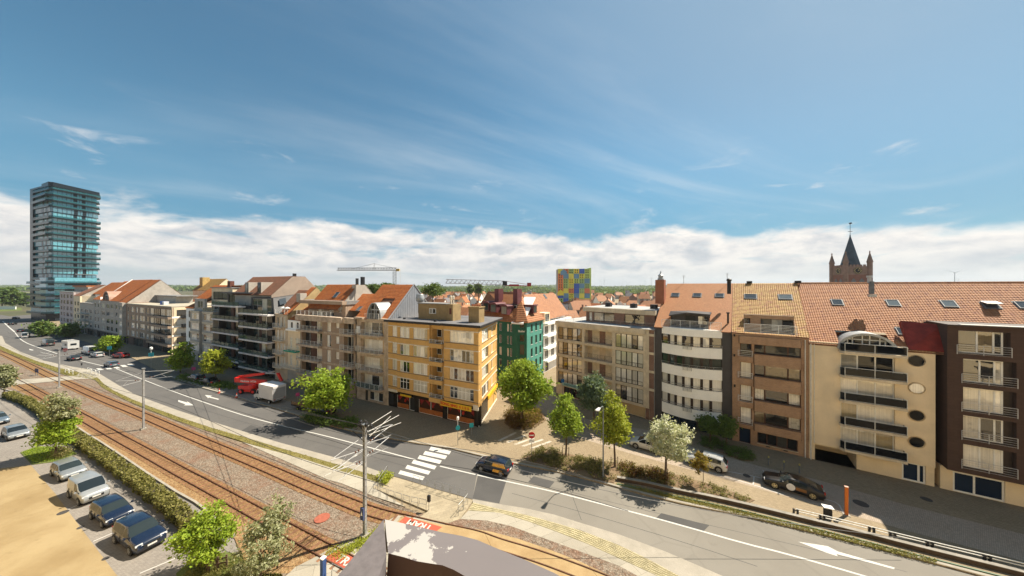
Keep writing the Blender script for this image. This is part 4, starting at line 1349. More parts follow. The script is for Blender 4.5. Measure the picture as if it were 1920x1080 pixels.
# main pitch
rx1 = X(2010) + 16
b.roof(-.05, rx1, -.35, EV - .25, RD, RZ, T_OLD, .225, .335, .03, .04, [(ax0 + .35 - .05, ax1 - .35, -.1, 2.7), (b.sx(1768, 0), rx1 + 1, -.1, 3.6)])
b.slope(-.05, ax0, -.35, EV - .25, RD, RZ, T_BROWN, .12, off=-.1); b.slope(ax1, b.sx(1770), -.35, EV - .25, RD, RZ, T_BROWN, .12, off=-.1)
b.slope(b.sx(1770), rx1, 2.2, EV + (RZ - EV) * 2.2 / RD - .3, RD, RZ - .3, T_BROWN, .12, off=-.1)
b.slope(-.05, rx1, RD + 7, EV, RD, RZ - .05, T_OLD)
mb = MB().tube([(-.05, RD, RZ), (rx1, RD, RZ)], .13, 8); b.part('ridge', mb, T_OLD)
for px, py, op_ in ((1569.5, 567.5, 0), (1674, 569, 0), (1779, 570.5, 0), (1857, 573, 1), (1921, 573, 0), (1694, 622, 0)):
    b.rooflight(px, py, -.35, EV - .25, RD, RZ, 1.05, 1.25, bool(op_))
x = b.sx(1634, 5.6)
b.box('roof_vent', M_LEAD, x - .2, 5.4, RZ - 1.4, x + .2, 5.8, RZ + .15)
mb = MB(); mb.lathe([(.2, RZ), (.2, RZ + .6), (.28, RZ + .65), (.28, RZ + .9)], 10, (b.sx(1630, 6.6), 6.6, 0)); b.part('flue', mb, M_ALU)
b.box('roof_vent', M_ALU, b.sx(1628, 4.9), 4.7, RZ - 1.75, b.sx(1643, 4.9), 5.2, RZ - 1.45)
# red cheek roof beside the dark bay
rx0, rxx = b.sx(1702, 0), b.sx(1772, 0)
mb = MB()
L_ = [(rx0, -.3, EV - .1), (rxx + .6, -.3, EV - .1), (rxx + .2, 1.0, 16.9), (rx0 + .1, 1.9, 17.1)]
mb.slab(L_, (0, .12, -.06))
mb.poly([(rx0, -.3, EV - .1), (rx0 + .1, 1.9, 17.1), (rx0 + .1, 2.6, 16.8), (rx0, .2, EV)])
b.part('cheek', mb, F_REDROOF)
b.pipe(.12, -.27, .1, EV - .3, M_RAILW); b.pipe(.42, -.27, 2.2, EV - .3, M_RAILW, .03)
b.flush()

q0 = b.faceW @ V((b.sx(1763), 0, 0))
b = Bld('apartment_building', 'dark brown clad block with white framed windows and railed French balconies', 'building', (q0.x, q0.y), (PDX.x, PDX.y))
X = b.sx
Yp = -.85
def XP(px): return b.sx(px, Yp)
zf = [3.05, 5.9, 8.7, 11.5, 14.35]
gx0, gx1, dx1 = XP(1806), XP(1886), XP(1906)
op = [(gx0, dx1, z, z + 2.3, .45) for z in zf[:4]] + [(XP(1797), XP(1895), zf[4], zf[4] + 2.2, .45)]
nx0 = dx1 + 1.1
op += [(nx0, nx0 + 3.6, z, z + 2.3, .45) for z in zf]
b.seg(F_DKBROWN, .15, b.w, 2.5, 17.0, Yp, op, back=1.6)
b.body(F_DKBROWN, .15, b.w - .01, .72, 11, 17.0, 2.4)
b.seg(F_CREAM, 0, b.w, .1, 2.5, 0, [(X(1786.5), X(1884.5), .13, 2.15), (X(1884.5) + 2.5, X(1884.5) + 6, .13, 2.15)], back=.6)
b.body(F_CREAM, .01, b.w, .62, 11, 2.4, .1)
w = X(1884.5) - X(1786.5)
b.win(X(1786.5), X(1884.5), .13, 2.15, .08, 2, 1, M_WHITE, F_NAVY, .14, .14, name='shop_front', xs=[w * .43])
b.win(X(1884.5) + 2.5, X(1884.5) + 6, .13, 2.15, .08, 2, 1, M_WHITE, F_NAVY, .14, .14, name='shop_front')
M_WR = mat('grey_white_railing', (.52, .50, .48), .5, .12, 3)
for (p0, p1, p2) in ((gx0, gx1, dx1), (nx0, nx0 + 2.9, nx0 + 3.6)):
    for i, z in enumerate(zf):
        q0_, q1_, q2_ = (p0, p1, p2) if i < 4 or p0 == nx0 else (XP(1797), XP(1886), XP(1895))
        b.win(q0_, q1_, z, z + 2.28, Yp + .36, 3, 1, M_WHITE, M_GLASSC if i in (0, 2) else M_GLASS, .12, .12, name='balcony_door', xs=[(q1_ - q0_) * .45, (q1_ - q0_) * .80])
        b.box('niche', M_DARKFRAME, q1_ + .02, Yp + .42, z + .02, q2_ - .02, Yp + .46, z + 2.26)
        b.railing(q0_ - .1, q2_ + .05, Yp - .06, z - .12, .92, 0, 4, M_WR, 1.5, th=.022)
b.box('roof', mat('dark_fascia', (.05, .035, .03), .6), .1, Yp - .25, 17.0, b.w, 3.2, 17.14)
b.box('roof_edge', M_RAILW, .9, Yp - .30, 17.14, b.w, Yp + .3, 17.2)
b.flush()
# ------------------------------------------------------------------ left-hand row along the tram line
def Lp(px):
    r = (px - CX) / F
    y = 44.0 / (1 + .5 * r)
    return V((r * y, y, 0))
# --- yellow brick corner block
PC = V((-4.9, 46.45, 0))
b = Bld('apartment_building', 'yellow brick corner block with red and yellow restaurant front at street level', 'building', Lp(728), PC)
X = b.sx
ZR = 15.1
FY = [(3.75, 5.5), (6.6, 8.35), (9.45, 11.2), (12.3, 14.05)]
A, B, C = (X(735.5), X(746.8)), (X(752.5), X(770.5)), (X(777.5), X(804))
NT0, NT1 = X(809.5), X(831.5)
D = (X(844), X(889))
s1, s2, s3 = X(747.5), NT0 - .15, NT1 + .2
segs = [(0, s1, -.0, [A]), (s1, s2, -.35, [B, C]), (s3, b.w, -.12, [D])]
zb = 3.1
for (p, q, y, ws) in segs:
    op = [(w[0], w[1], z0, z1) for w in ws for z0, z1 in FY]
    b.seg(F_YELLOW, p, q, zb, ZR - .25, y, op, back=.9)
b.seg(F_YELLOW, s2, s3, zb, ZR - .25, .05, [(NT0 + .05, NT1 - .05, z0 - .45, z1 + .1, 1.2) for z0, z1 in FY], back=1.3)
for fi, (z0, z1) in enumerate(FY):
    for (p, q, y, ws) in segs:
        for w in ws:
            n = 2 if w is A else (3 if w is B else (4 if w is C else 6))
            b.win(w[0], w[1], z0, z1, y + .1, n, 1 if fi else 2, M_WHITE, M_GLASSC if random.random() < .5 else M_GLASS, .06, .09)
        lo = min(w[0] for w in ws); hi = max(w[1] for w in ws)
        b.box('lintel_band', F_YTRIM, p + .02 if p else 0, y - .05, z1 + .02, q, y + .02, z1 + .16)
        b.box('sill_band', F_YSILL, p + .02 if p else 0, y - .05, z0 - .12, q, y + .02, z0 - .02)
    b.box('balcony', F_YELLOW, NT0 - .1, -.55, z0 - 1.1, NT1 + .05, .04, z0 - .42)
    b.box('sill_band', F_YSILL, NT0 - .14, -.58, z0 - .42, NT1 + .09, .04, z0 - .34)
    b.box('balcony', F_YELLOW, NT0 + .05, .06, z0 - .6, NT1 - .05, 1.2, z0 - .45)
    b.railing(NT0 - .05, NT1, -.52, z0 - .36, .55, .5, 2, M_RAILW, 1.0, th=.025)
    w_ = NT1 - NT0
    b.win(NT0 + .1, NT0 + w_ * .45, z0 + .4, z1 - .1, 1.15, 1, 1, M_WHITE, M_GLASSD)
    b.win(NT0 + w_ * .55, NT1 - .1, z0 - .4, z1 - .1, 1.15, 1, 1, M_WHITE, M_GLASSD, name='balcony_door')
b.body(F_YELLOW, .02, b.w - .75, 1.35, 10.9, ZR - .3, skew0=3.4, skew1=-2.45)
# restaurant front
dk = mat('black_glazed_tile', (.02, .016, .012), .25, .2, 3)
M_REST = glass_mat('restaurant_pane', [(0, (.03, .012, .006)), (.5, (.05, .018, .008))], .1, wob=.01)
b.seg(dk, 0, b.w, .1, zb, .12, [(X(743), X(765.5), .15, 2.35), (X(765.7), X(776), .15, 2.4), (X(783.5), X(829), .15, 2.4), (X(837), X(888), .15, 2.5)], back=.6, reveal=.2)
b.box('fascia', F_YTRIM, 0, -.06, 2.75, X(745), .1, 3.2)
b.box('fascia', F_YTRIM, X(888), -.16, 2.55, b.w - .05, .1, 3.35)
b.box('poster_board', mat('black_poster', (.02, .02, .022), .4, .5, 6), X(728.5), .03, .5, X(738), .1, 2.3)
M_CURT = mat('orange_wood_screen', (.33, .10, .02), .5, .25, 2)
for (p, q, n) in ((743, 765.5, 1), (783.5, 829, 2), (837, 888, 2)):
    f = b.win(X(p), X(q), .15, 2.4, .26, n, 1, M_WHITE, M_REST, .05, .08, name='shop_window')
    b.box('window_screen', M_CURT, X(p) + .06, .235, .22, X(q) - .06, .255, .98)
    for k in range(n * 2):
        w = (X(q) - X(p)) / (n * 2)
        mb = MB(); xx = X(p) + w * (k + .5)
        mb.slab([(xx - w * .45, .25, 2.34), (xx + w * .45, .25, 2.34), (xx + (w * .45 if k % 2 else -w * .1), .25, 1.45)], (0, .012, 0))
        b.part('curtain', mb, mat('red_curtain', (.22, .012, .01), .8))
    mb = MB(); xx = (X(p) + X(q)) / 2; mb.lathe([(.02, 1.3), (.16, 1.42), (.19, 1.6), (.14, 1.78), (.04, 1.85)], 10, (xx + .5, .24, 0)); 
    b.part('lantern', mb, mat('red_lantern', (.5, .03, .015), .5))
b.win(X(765.7), X(776), .15, 2.4, .26, 1, 1, M_WHITE, M_GLASSD, .07, .07, name='door')
M_YSIGN = mat('yellow_sign_board', (.72, .44, .02), .5, .06, 2)
b.box('shop_sign', M_YSIGN, X(753), -.36, 2.5, X(773), -.22, 2.78)
sx0, sx1 = X(829), X(887)
b.box('shop_sign', M_YSIGN, sx0, -.55, 2.42, sx1, -.38, 3.12)
redl = mat('red_letter', (.55, .015, .01), .5)
b.put('lettering', text_mesh('TONG SING', .60, redl, .01, .018), lerp(sx0, sx1, .30), -.56, 2.78, Matrix.Rotation(R(90), 4, 'X'))
mb = MB()
for k in range(4):
    x = lerp(sx0, sx1, .66 + .085 * k)
    for (dx, dz, w, h) in ((0, .14, .32, .05), (0, -.02, .34, .05), (0, -.16, .30, .05), (0, 0, .05, .36), (-.12, 0, .045, .24), (.12, -.05, .045, .2)):
        if (k + int(dx * 50)) % 3 == 1 and dx: continue
        mb.box(x + dx - w / 2, -.562, 2.78 + dz - h / 2, x + dx + w / 2, -.552, 2.78 + dz + h / 2)
b.part('lettering', mb, redl)
# flat roof and roof buildings
mb = MB(); mb.prism([(-.2, -.75), (s3 - .4, -.75), (s3, -.6), (b.w + .6, -.6), (b.w - 2.2, 11.5), (3.2, 11.5)], ZR - .2, ZR + .12)
b.part('roof', mb, mat('bitumen_roof', (.15, .145, .15), .85, .2, .5))
mb = MB(); mb.prism([(-.25, -.8), (s3 - .4, -.8), (s3, -.65), (b.w + .65, -.65), (b.w - 2.15, 11.45), (b.w - 2.35, 11.45), (b.w + .45, -.5), (-.25, -.5)], ZR - .26, ZR + .05)
b.part('roof_edge', mb, M_BLACK)
M_RB2 = mat('roof_house_render', (.32, .225, .11), .85, .15, 1, streak=.25)
def rb(px0, px1, y0, dep, z1, name='roof_house'):
    x0, x1 = b.sx(px0, y0), b.sx(px1, y0)
    return b.box(name, M_RB2, x0, y0, ZR + .12, x1, y0 + dep, z1), x0, x1
_, x0, x1 = rb(784.5, 837.5, 3.2, 2.6, ZR + 2.75)
b.box('coping', F_ROOFING, x0 - .12, 3.05, ZR + 2.75, x1 + .05, 5.9, ZR + 2.9)
b.win(b.sx(804.5, 3.1), b.sx(817, 3.1), ZR + 1.1, ZR + 2.0, 3.12, 2, 1, M_WHITE, M_GLASSD, .08, .1)
_, x0, x1 = rb(837.5, 849, 2.6, 2.2, ZR + 2.85, 'chimney')
b.box('wall_vent', mat('dark_red_frame', (.12, .02, .015), .5), b.sx(842.5, 2.55), 2.55, ZR + 1.2, b.sx(846, 2.55), 2.62, ZR + 2.2)
for k in range(2):
    mb = MB(); mb.lathe([(.14, 0), (.14, .8), (.2, .85), (.2, 1.3), (.1, 1.4)], 8, (x1 - .5 - k * .5, 3.4, ZR + 2.85)); b.part('chimney_pot', mb, F_YTRIM)
_, x0, x1 = rb(878.5, 898, 2.3, 1.6, ZR + 2.55, 'chimney')
b.box('coping', M_RB2, x0 - .1, 2.2, ZR + 2.45, x1 + .1, 4.0, ZR + 2.62)
for k in range(5):
    mb = MB(); mb.lathe([(.13, 0), (.13, .26), (.16, .28), (.16, .34)], 8, (lerp(x0, x1, .12 + .19 * k), 3.0, ZR + 2.62)); b.part('chimney_pot', mb, mat('orange_pot', (.40, .13, .05), .8))
mb = MB(); mb.lathe([(.35, 0), (.35, 1.9), (.45, 2.0), (.75, 2.3), (.78, 2.9), (.6, 3.3), (.62, 3.45)], 14, (b.sx(787.5, 5), 5.0, ZR + .9)); b.part('flue', mb, F_ZINC, True)
for px, yy in ((757, 1.0), (815, .3)):
    b.box('roof_vent', M_BLACK, b.sx(px, yy) - .15, yy, ZR + .12, b.sx(px, yy) + .15, yy + .3, ZR + .4)
# sunlit side
w = b.set_face(PC, G(931.5, 750))
X = b.sx
S1, S2 = (X(903.6), X(915.5)), (X(921), X(930.5))
op = [(q[0], q[1], z0 - .05, z1) for q in (S1, S2) for z0, z1 in FY]
b.seg(F_YELLOW, .0, w, zb, ZR - .25, -.02, op, back=.35)
for i, (z0, z1) in enumerate(FY):
    b.win(*S1, z0 - .05, z1, .1, 3, 1, M_WHITE, M_GLASS, .07, .1); b.win(*S2, z0 - .05, z1, .1, 3, 1, M_WHITE, M_GLASSC, .07, .1)
    b.box('lintel_band', F_YTRIM, .02, -.07, z1 + .02, w, -.01, z1 + .16)
    b.box('sill_band', F_YSILL, .02, -.07, z0 - .17, w, -.01, z0 - .07)
b.seg(dk, .02, w * .46, .1, zb, .05, (), back=.3)
b.seg(F_YELLOW, w * .46, w, .1, zb, .04, [(w * .55, w * .8, .15, 2.4)], back=.3)
b.win(w * .55, w * .8, .15, 2.4, .16, 2, 1, M_WHITE, M_GLASSD, name='door')
b.box('plinth', F_YTRIM, .02, -.05, .05, w, .05, .32)
b.box('shop_sign', M_YSIGN, w * .4, -.25, 2.55, w * .98, -.05, 3.15)
b.flush()

# --- general front used for the other houses of the row
def front(b, m, cols, floors, y=0.0, s0=0, s1=None, z0=.1, z1=15, fm=None, gm=None, sp=True, reveal=.15, ft=.06, sill=None, rows=1):
    s1 = b.w if s1 is None else s1
    op = []
    for c in cols:
        for f in floors:
            op.append((b.sx(c[0], y), b.sx(c[1], y), f[0], f[1]))
    b.seg(m, s0, s1, z0, z1, y, op, back=.6, reveal=reveal)
    for i, c in enumerate(cols):
        n = c[2] if len(c) > 2 else 2
        for f in floors:
            b.win(b.sx(c[0], y), b.sx(c[1], y), f[0], f[1], y + reveal * .6, n, rows, fm or M_WHITE, gm or M_GLASS, ft, ft, split=sp, sill=sill)
def pitched(b, s0, s1, ev, rz, rd, m, d1=None, gl=None, gr=None, tw=.28, tl=.36, zb=None, hip=0):
    d1 = d1 or rd * 2
    b.roof(s0, s1, -.1, ev - .05, rd, rz, m, tw, tl, sub=3 if tw < .35 else 2)
    b.slope(s0, s1, -.1, ev - .05, rd, rz, T_BROWN, .1, off=-.08)
    b.slope(s0, s1, d1, zb or ev, rd, rz - .03, T_BROWN)
    prof = [(.0, ev), (rd, rz - .06), (d1, zb or ev)]
    if gl: b.gable(s0 + .02, prof, gl, .2)
    if gr: b.gable(s1 - .22, prof, gr, .2)
SK = .0
# --- tan block with arched roof dormer
b = Bld('apartment_building', 'tan balcony building with barrel dormer between the yellow corner block and wider tan block', 'building', Lp(668), Lp(728))
X = b.sx
fl = [(2.95, 5.0), (6.1, 8.15), (9.3, 11.35), (12.4, 14.4)]
g0, g1 = X(676), X(719)
b.seg(F_TANC, 0, b.w, .1, 15.0, 0, [(g0, g1, z0 - .2, z1, 1.0) for z0, z1 in fl] + [(X(685), X(690), .15, 2.2), (X(692.5), X(718), .5, 2.0)], back=1.05)
b.body(F_TANC, .02, b.w - .02, 1.1, 11.5, 15.0, skew0=4, skew1=4)
for i, (z0, z1) in enumerate(fl):
    b.win(g0 + .05, g1 - .05, z0 - .15, z1, .85, 3, 1, M_WHITE, M_GLASSC if i != 3 else M_GLASS, .08, .1, name='balcony_door')
    b.box('wall_panel', F_YELLOW, g1 - .5, .3, z0 - .15, g1 - .05, .84, z1)
    b.part('balcony', MB().prism([(g0 - .15, .9), (g0 - .15, -.5), (g0 + .4, -1.0), (g1 - .3, -1.0), (g1 + .1, -.5), (g1 + .1, .9)], z0 - .42, z0 - .18), F_TANC)
    b.railing(g0 + .0, g1 - .1, -.92, z0 - .18, .95, .5, 4, M_RAILW, 1.1, th=.022, glass=F_TEAL if i == 0 else None)
b.box('parapet', F_TANC, -.1, -.4, 14.9, X(683), .6, 15.25); b.box('parapet', F_TANC, X(713), -.4, 14.9, b.w, .5, 15.25)
b.win(X(685), X(690), .15, 2.2, .1, 1, 1, M_DARKFRAME, M_GLASSD, name='door'); b.win(X(692.5), X(718), .5, 2.0, .1, 3, 1, M_WHITE, M_GLASS)
b.box('estate_sign', mat('white_sign', (.75, .74, .72), .5), X(671), -.3, 12.4, X(677), -.22, 13.6)
b.pipe(.08, -.1, .1, 15, M_BLACK)
ax0, ax1 = X(688, ), X(715)
aw, ac = (ax1 - ax0) / 2, (ax0 + ax1) / 2
def barrel(b, ac, aw, z0, ah, y0, y1, m, rim=.2, glass=M_GLASSD, n=16):
    o_ = [(ac + aw * math.cos(math.pi * (1 - k / n)), z0 + ah * math.sin(math.pi * (1 - k / n))) for k in range(n + 1)]
    i_ = [(ac + (aw - rim) * math.cos(math.pi * (1 - k / n)), z0 + (ah - rim) * math.sin(math.pi * (1 - k / n))) for k in range(n + 1)]
    mb = MB()
    for k in range(n):
        mb.poly([(o_[k][0], y0, o_[k][1]), (o_[k + 1][0], y0, o_[k + 1][1]), (o_[k + 1][0], y1, o_[k + 1][1]), (o_[k][0], y1, o_[k][1])])
        mb.poly([(i_[k][0], y0, i_[k][1]), (i_[k + 1][0], y0, i_[k + 1][1]), (o_[k + 1][0], y0, o_[k + 1][1]), (o_[k][0], y0, o_[k][1])])
        mb.poly([(i_[k + 1][0], y0, i_[k + 1][1]), (i_[k][0], y0, i_[k][1]), (i_[k][0], y0 + .5, i_[k][1]), (i_[k + 1][0], y0 + .5, i_[k + 1][1])])
    b.part('barrel_roof', mb, m, False)
    mb = MB().slab([(x, y0 + .45, z) for x, z in i_], (0, .06, 0)); b.part('pane', mb, glass)
    mb = MB()
    for t in (-.6, -.12, .12, .6):
        hh = (ah - rim) * math.sqrt(max(0.02, 1 - (t * aw / (aw - rim)) ** 2))
        mb.box(ac + t * aw - .06, y0 + .35, z0, ac + t * aw + .06, y0 + .44, z0 + hh)
    mb.box(ac - aw * .82, y0 + .36, z0 + ah * .52, ac + aw * .82, y0 + .43, z0 + ah * .58)
    b.part('window', mb, M_ALU)
barrel(b, ac, aw, 15.1, 2.9, -.1, 4.2, F_ZINC)
b.railing(ax0 + .1, ax1 - .1, -.5, 15.1, .95, 0, 4, M_RAILW, 1.0)
F_SIDING = mat('grey_blue_siding', (.23, .245, .275), .6, .08, 1)
ev, rz, rd = 15.0, 21.25, 6.2
b.roof(-.2, ax0 + .3, -.1, ev, rd, rz, T_RED, .28, .36, sub=3); b.roof(ax1 - .3, b.w, -.1, ev, rd, rz, T_RED, .28, .36, sub=3)
k = 3.6
b.roof(ax0 + .3, ax1 - .3, k, ev + (rz - ev) * k / rd, rd, rz, T_RED, .28, .36, sub=3)
b.slope(ax1, b.w, -.1, ev, rd, rz, T_BROWN, .1, off=-.08); b.slope(-.2, ax0, -.1, ev, rd, rz, T_BROWN, .1, off=-.08); b.slope(ax0, ax1, 3, ev + 3, rd, rz, T_BROWN, .1, off=-.08)
b.slope(-.2, b.w, rd * 2, ev, rd, rz, T_BROWN)
b.gable(b.w - .2, [(.0, ev - .1), (rd, rz - .06), (rd * 2, ev - .1)], F_SIDING, .2)
for k in range(26):
    d = .5 + k * .45
    z = ev + (rz - ev) * (1 - abs(d - rd) / rd)
    b.box('batten', F_SIDING, b.w - .005, d - .04, ev, b.w + .035, d + .04, z - .12)
mb = MB(); mb.tube([(b.w + .02, -.15, ev + .05), (b.w + .02, rd, rz + .08), (b.w + .02, rd * 2, ev)], .12, 6); b.part('verge_board', mb, M_ALU)
b.flush()

# --- wide tan block
b = Bld('apartment_building', 'wide tan brick block with concrete bands and a setback top floor, behind the big tree', 'building', Lp(563), Lp(668))
X = b.sx
fl = [(3.3, 5.3), (6.3, 8.3), (9.3, 11.3), (12.3, 14.2)]
lg0, lg1 = X(566), X(604)
rg0, rg1 = X(645), X(663)
op = [(lg0, lg1, z0 - .3, z1 + .1, .9) for z0, z1 in fl] + [(rg0, rg1, z0 - .3, z1 + .1, .9) for z0, z1 in fl]
op += [(X(613), X(620.5), z0 - .3, z1) for z0, z1 in fl] + [(X(629.5), X(636), z0 + .5, z1 - .1) for z0, z1 in fl]
b.seg(F_TAN, 0, b.w, .1, 14.5, 0, op, back=1.0)
b.body(F_TAN, .02, b.w - .02, 1.02, 11, 14.5, skew0=4, skew1=4)
for i, (z0, z1) in enumerate(fl):
    lw = lg1 - lg0
    b.box('wall_panel', mat('brown_shutter', (.10, .045, .028), .6), lg0 + lw * .30, .7, z0 - .28, lg0 + lw * .55, .88, z1)
    b.win(lg0 + lw * .58, lg1 - .05, z0 - .25, z1, .75, 3, 1, M_WHITE, M_GLASSC if i % 2 else M_GLASS, .07, .08, name='balcony_door')
    b.win(lg0 + .05, lg0 + lw * .28, z0 - .25, z1, .75, 1, 1, M_DARKFRAME, M_GLASSD)
    b.win(X(613), X(620.5), z0 - .3, z1, .1, 2, 1, M_WHITE, M_GLASSC); b.win(X(629.5), X(636), z0 + .5, z1 - .1, .1, 1, 1, M_WHITE, M_GLASSC)
    b.win(rg0 + .1, rg1 - .5, z0 - .28, z1, .75, 2, 1, M_WHITE, M_GLASSD, name='balcony_door')
    b.box('balcony', F_TANC, 0, -.9, z0 - .72, lg1 + .1, .9, z0 - .32)
    b.box('balcony', F_TANC, rg0 - .1, -.9, z0 - .72, b.w - .05, .9, z0 - .32)
    b.box('string_course', F_TANC, lg1 + .12, -.08, z0 - .75, rg0 - .12, .02, z0 - .38)
    b.railing(.05, lg1 + .05, -.85, z0 - .32, .9, .8, 4, M_RAILW, 1.3); b.railing(rg0 - .05, b.w - .1, -.85, z0 - .32, .9, .8, 4, M_RAILW, 1.0)
b.box('cornice', F_TANC, -.2, -.95, 13.95, rg1 - 2.2, .05, 15.0); b.box('cornice', F_TANC, rg0 - .3, -.6, 13.95, b.w, .05, 15.0)
y = 2.4
t0, t1 = b.sx(578, y), b.sx(648, y)
tops = [(b.sx(596, y), b.sx(607, y), 14.7, 17.0), (b.sx(617, y), b.sx(626, y), 14.7, 17.0), (b.sx(635, y), b.sx(640, y), 15.6, 17.0)]
b.seg(F_TAN, t0, t1, 14.5, 17.2, y, tops, back=.4)
for q in tops: b.win(*q, y + .1, 2 if q[1] - q[0] > .8 else 1, 1, M_WHITE, M_GLASS)
b.body(F_TAN, t0, t1, y + .42, 8, 17.2, 14.5)
b.box('fascia', F_TAN, t0 - 2.0, y - .9, 17.2, t1 + .2, y + .1, 17.9); b.box('roof', F_ROOFING, t0 - 2.0, y + .1, 17.2, t1 + .2, 8, 17.95)
b.railing(.0, t1, -.7, 15.0, .95, 0, 4, M_RAILW, 1.4)
s_m = X(621)
def proof(s0, s1, y0, ev, rd, rz, back, m, gm=None, d2=None):
    b.roof(s0, s1, y0, ev, rd, rz, m, .28, .36, sub=3)
    b.slope(s0, s1, y0, ev, rd, rz, T_BROWN, .1, off=-.08); b.slope(s0, s1, back, ev, rd + (d2 or 0), rz - .03, T_BROWN)
    if gm: b.gable(s1 - .22, [(y0, ev)] + [(rd, rz - .06)] + ([(rd + d2, rz - .06)] if d2 else []) + [(back, ev)], gm, .22)
proof(-.1, s_m, 1.4, 16.2, 6.0, 21.3, 12.5, T_RED, F_LGREY, 1.8)
b.rooflight(631, 553, 1.4, 16.2, 6.0, 21.3, 1.1, 1.4)
proof(s_m, b.w, 3.2, 16.0, 7.2, 19.3, 12.0, T_RED, F_CREAM)
b.rooflight(674, 579, 3.2, 16.0, 7.2, 19.3, .9, 1.2)
cx_ = s_m
b.box('chimney', F_LGREY, cx_ - .9, 5.2, 17.5, cx_ + .1, 6.6, 21.2)
for dx, k in ((-.5, 0), (1.2, 1)):
    b.box('roof_vent', M_BLACK, cx_ + dx - (.25 if k else .1), 5.8, 21.2, cx_ + dx + (.35 if k else .1), 6.4, 22.6 if k == 0 else 22.9)
b.flush()

# --- cream three-storey house and beige tall house
b = Bld('terraced_house', 'small cream house with green awning between two taller buildings', 'house', Lp(540), Lp(563))
front(b, F_CREAM, [(543.5, 548, 1), (554.5, 559.5, 1)], [(3.9, 6.2), (7.6, 9.9)], z1=11.6, gm=M_GLASSC, rows=2)
front(b, F_WHITE, [(545, 549, 1), (556, 560, 1)], [(12.0, 13.2)], z0=11.6, z1=13.6, y=-.05, fm=M_DARKFRAME, gm=M_GLASSD)
b.body(F_CREAM, .02, b.w - .02, .65, 11, 13.5, skew0=4, skew1=4)
b.box('cornice', F_WHITE, -.02, -.5, 11.4, b.w + .02, .1, 11.75)
b.box('awning', mat('green_awning', (.02, .30, .20), .8), .1, -1.0, 7.0, b.w - .1, -.05, 7.25)
b.box('balcony', F_CONC, -.1, -1.0, 3.3, b.w + .1, .05, 3.6); b.railing(0, b.w, -.95, 3.6, .8, .9, 4, M_RAILW, 1.2)
b.railing(.2, b.w - .2, -.9, 7.25, .8, .8, 3, M_RAILW, 1.2)
b.seg(F_GREY, .0, b.w, .1, 3.3, -.06, [(X(541.5), X(562), .15, 2.9)], back=.3)
b.win(b.sx(541.8, -.05), b.sx(561.5, -.05), .2, 2.9, .02, 2, 1, M_ALU, F_TEAL, name='shop_front')
b.roof(-.05, b.w, 0, 13.6, 4.5, 16.5, T_RED, .28, .36, sub=3); b.slope(-.05, b.w, 0, 13.6, 4.5, 16.5, T_BROWN, .1, off=-.08); b.slope(-.05, b.w, 10, 13.6, 4.5, 16.47, T_BROWN)
b.flush()
b = Bld('terraced_house', 'tall narrow beige house with white French windows beside the dark modern block', 'house', Lp(516), Lp(540))
X = b.sx
fl = [(3.2, 5.4), (6.2, 8.3), (9.1, 11.2), (12.0, 14.1)]
front(b, F_BEIGE, [(519, 523, 1), (524.5, 530, 2), (531, 535, 1)], [(a, c) for a, c in fl], z1=14.8, gm=M_GLASSC)
for i, (z0, z1) in enumerate(fl):
    b.box('balcony', F_CONC, X(517), -.7, z0 - .3, X(533), .02, z0 - .12); b.railing(X(517) + .05, X(533), -.65, z0 - .12, .85, .6, 4, M_RAILW, .9)
b.seg(F_BEIGE, 0, b.w, .1, 2.9, -.02, [(X(524), X(538), .15, 2.5)], back=.1, reveal=.08)
b.body(F_BEIGE, .02, b.w - .02, .65, 11, 14.7, skew0=4, skew1=4)
b.railing(.1, b.w - .1, -.0, 14.8, 1.0, 0, 3, M_RAILW, 1.2)
mid = b.w * .62
b.roof(-1.6, mid, 1.2, 15.0, 6.0, 20.0, T_BROWN, .28, .36, sub=3); b.slope(-1.6, mid, 1.2, 15, 6.0, 20.0, T_BROWN, .1, off=-.08); b.slope(-1.6, mid, 11.5, 15, 6, 19.95, T_BROWN)
proof_b = b
b.roof(mid, b.w, -.1, 14.7, 6.2, 20.7, T_RED, .28, .36, sub=3); b.slope(mid, b.w, -.1, 14.7, 6.2, 20.7, T_BROWN, .1, off=-.08); b.slope(mid, b.w, 12, 14.7, 6.2, 20.65, T_BROWN)
b.gable(b.w - .2, [(0, 13.6), (0, 14.6), (6.2, 20.62), (12, 14.6), (12, 12)], mat('ochre_gable', (.40, .285, .14), .9, .12, 1, streak=.25), .22)
mb = MB()
for k in range(2): mb.lathe([(.55, 15.9), (.6, 16.05), (.1, 16.35)], 10, (b.w * (.35 + .3 * k), .8, 0))
b.part('parasol', mb, M_RAILW)
b.box('dormer', F_LGREY, b.w - 1.6, 2.6, 17.0, b.w - .1, 4.0, 19.3)
b.flush()

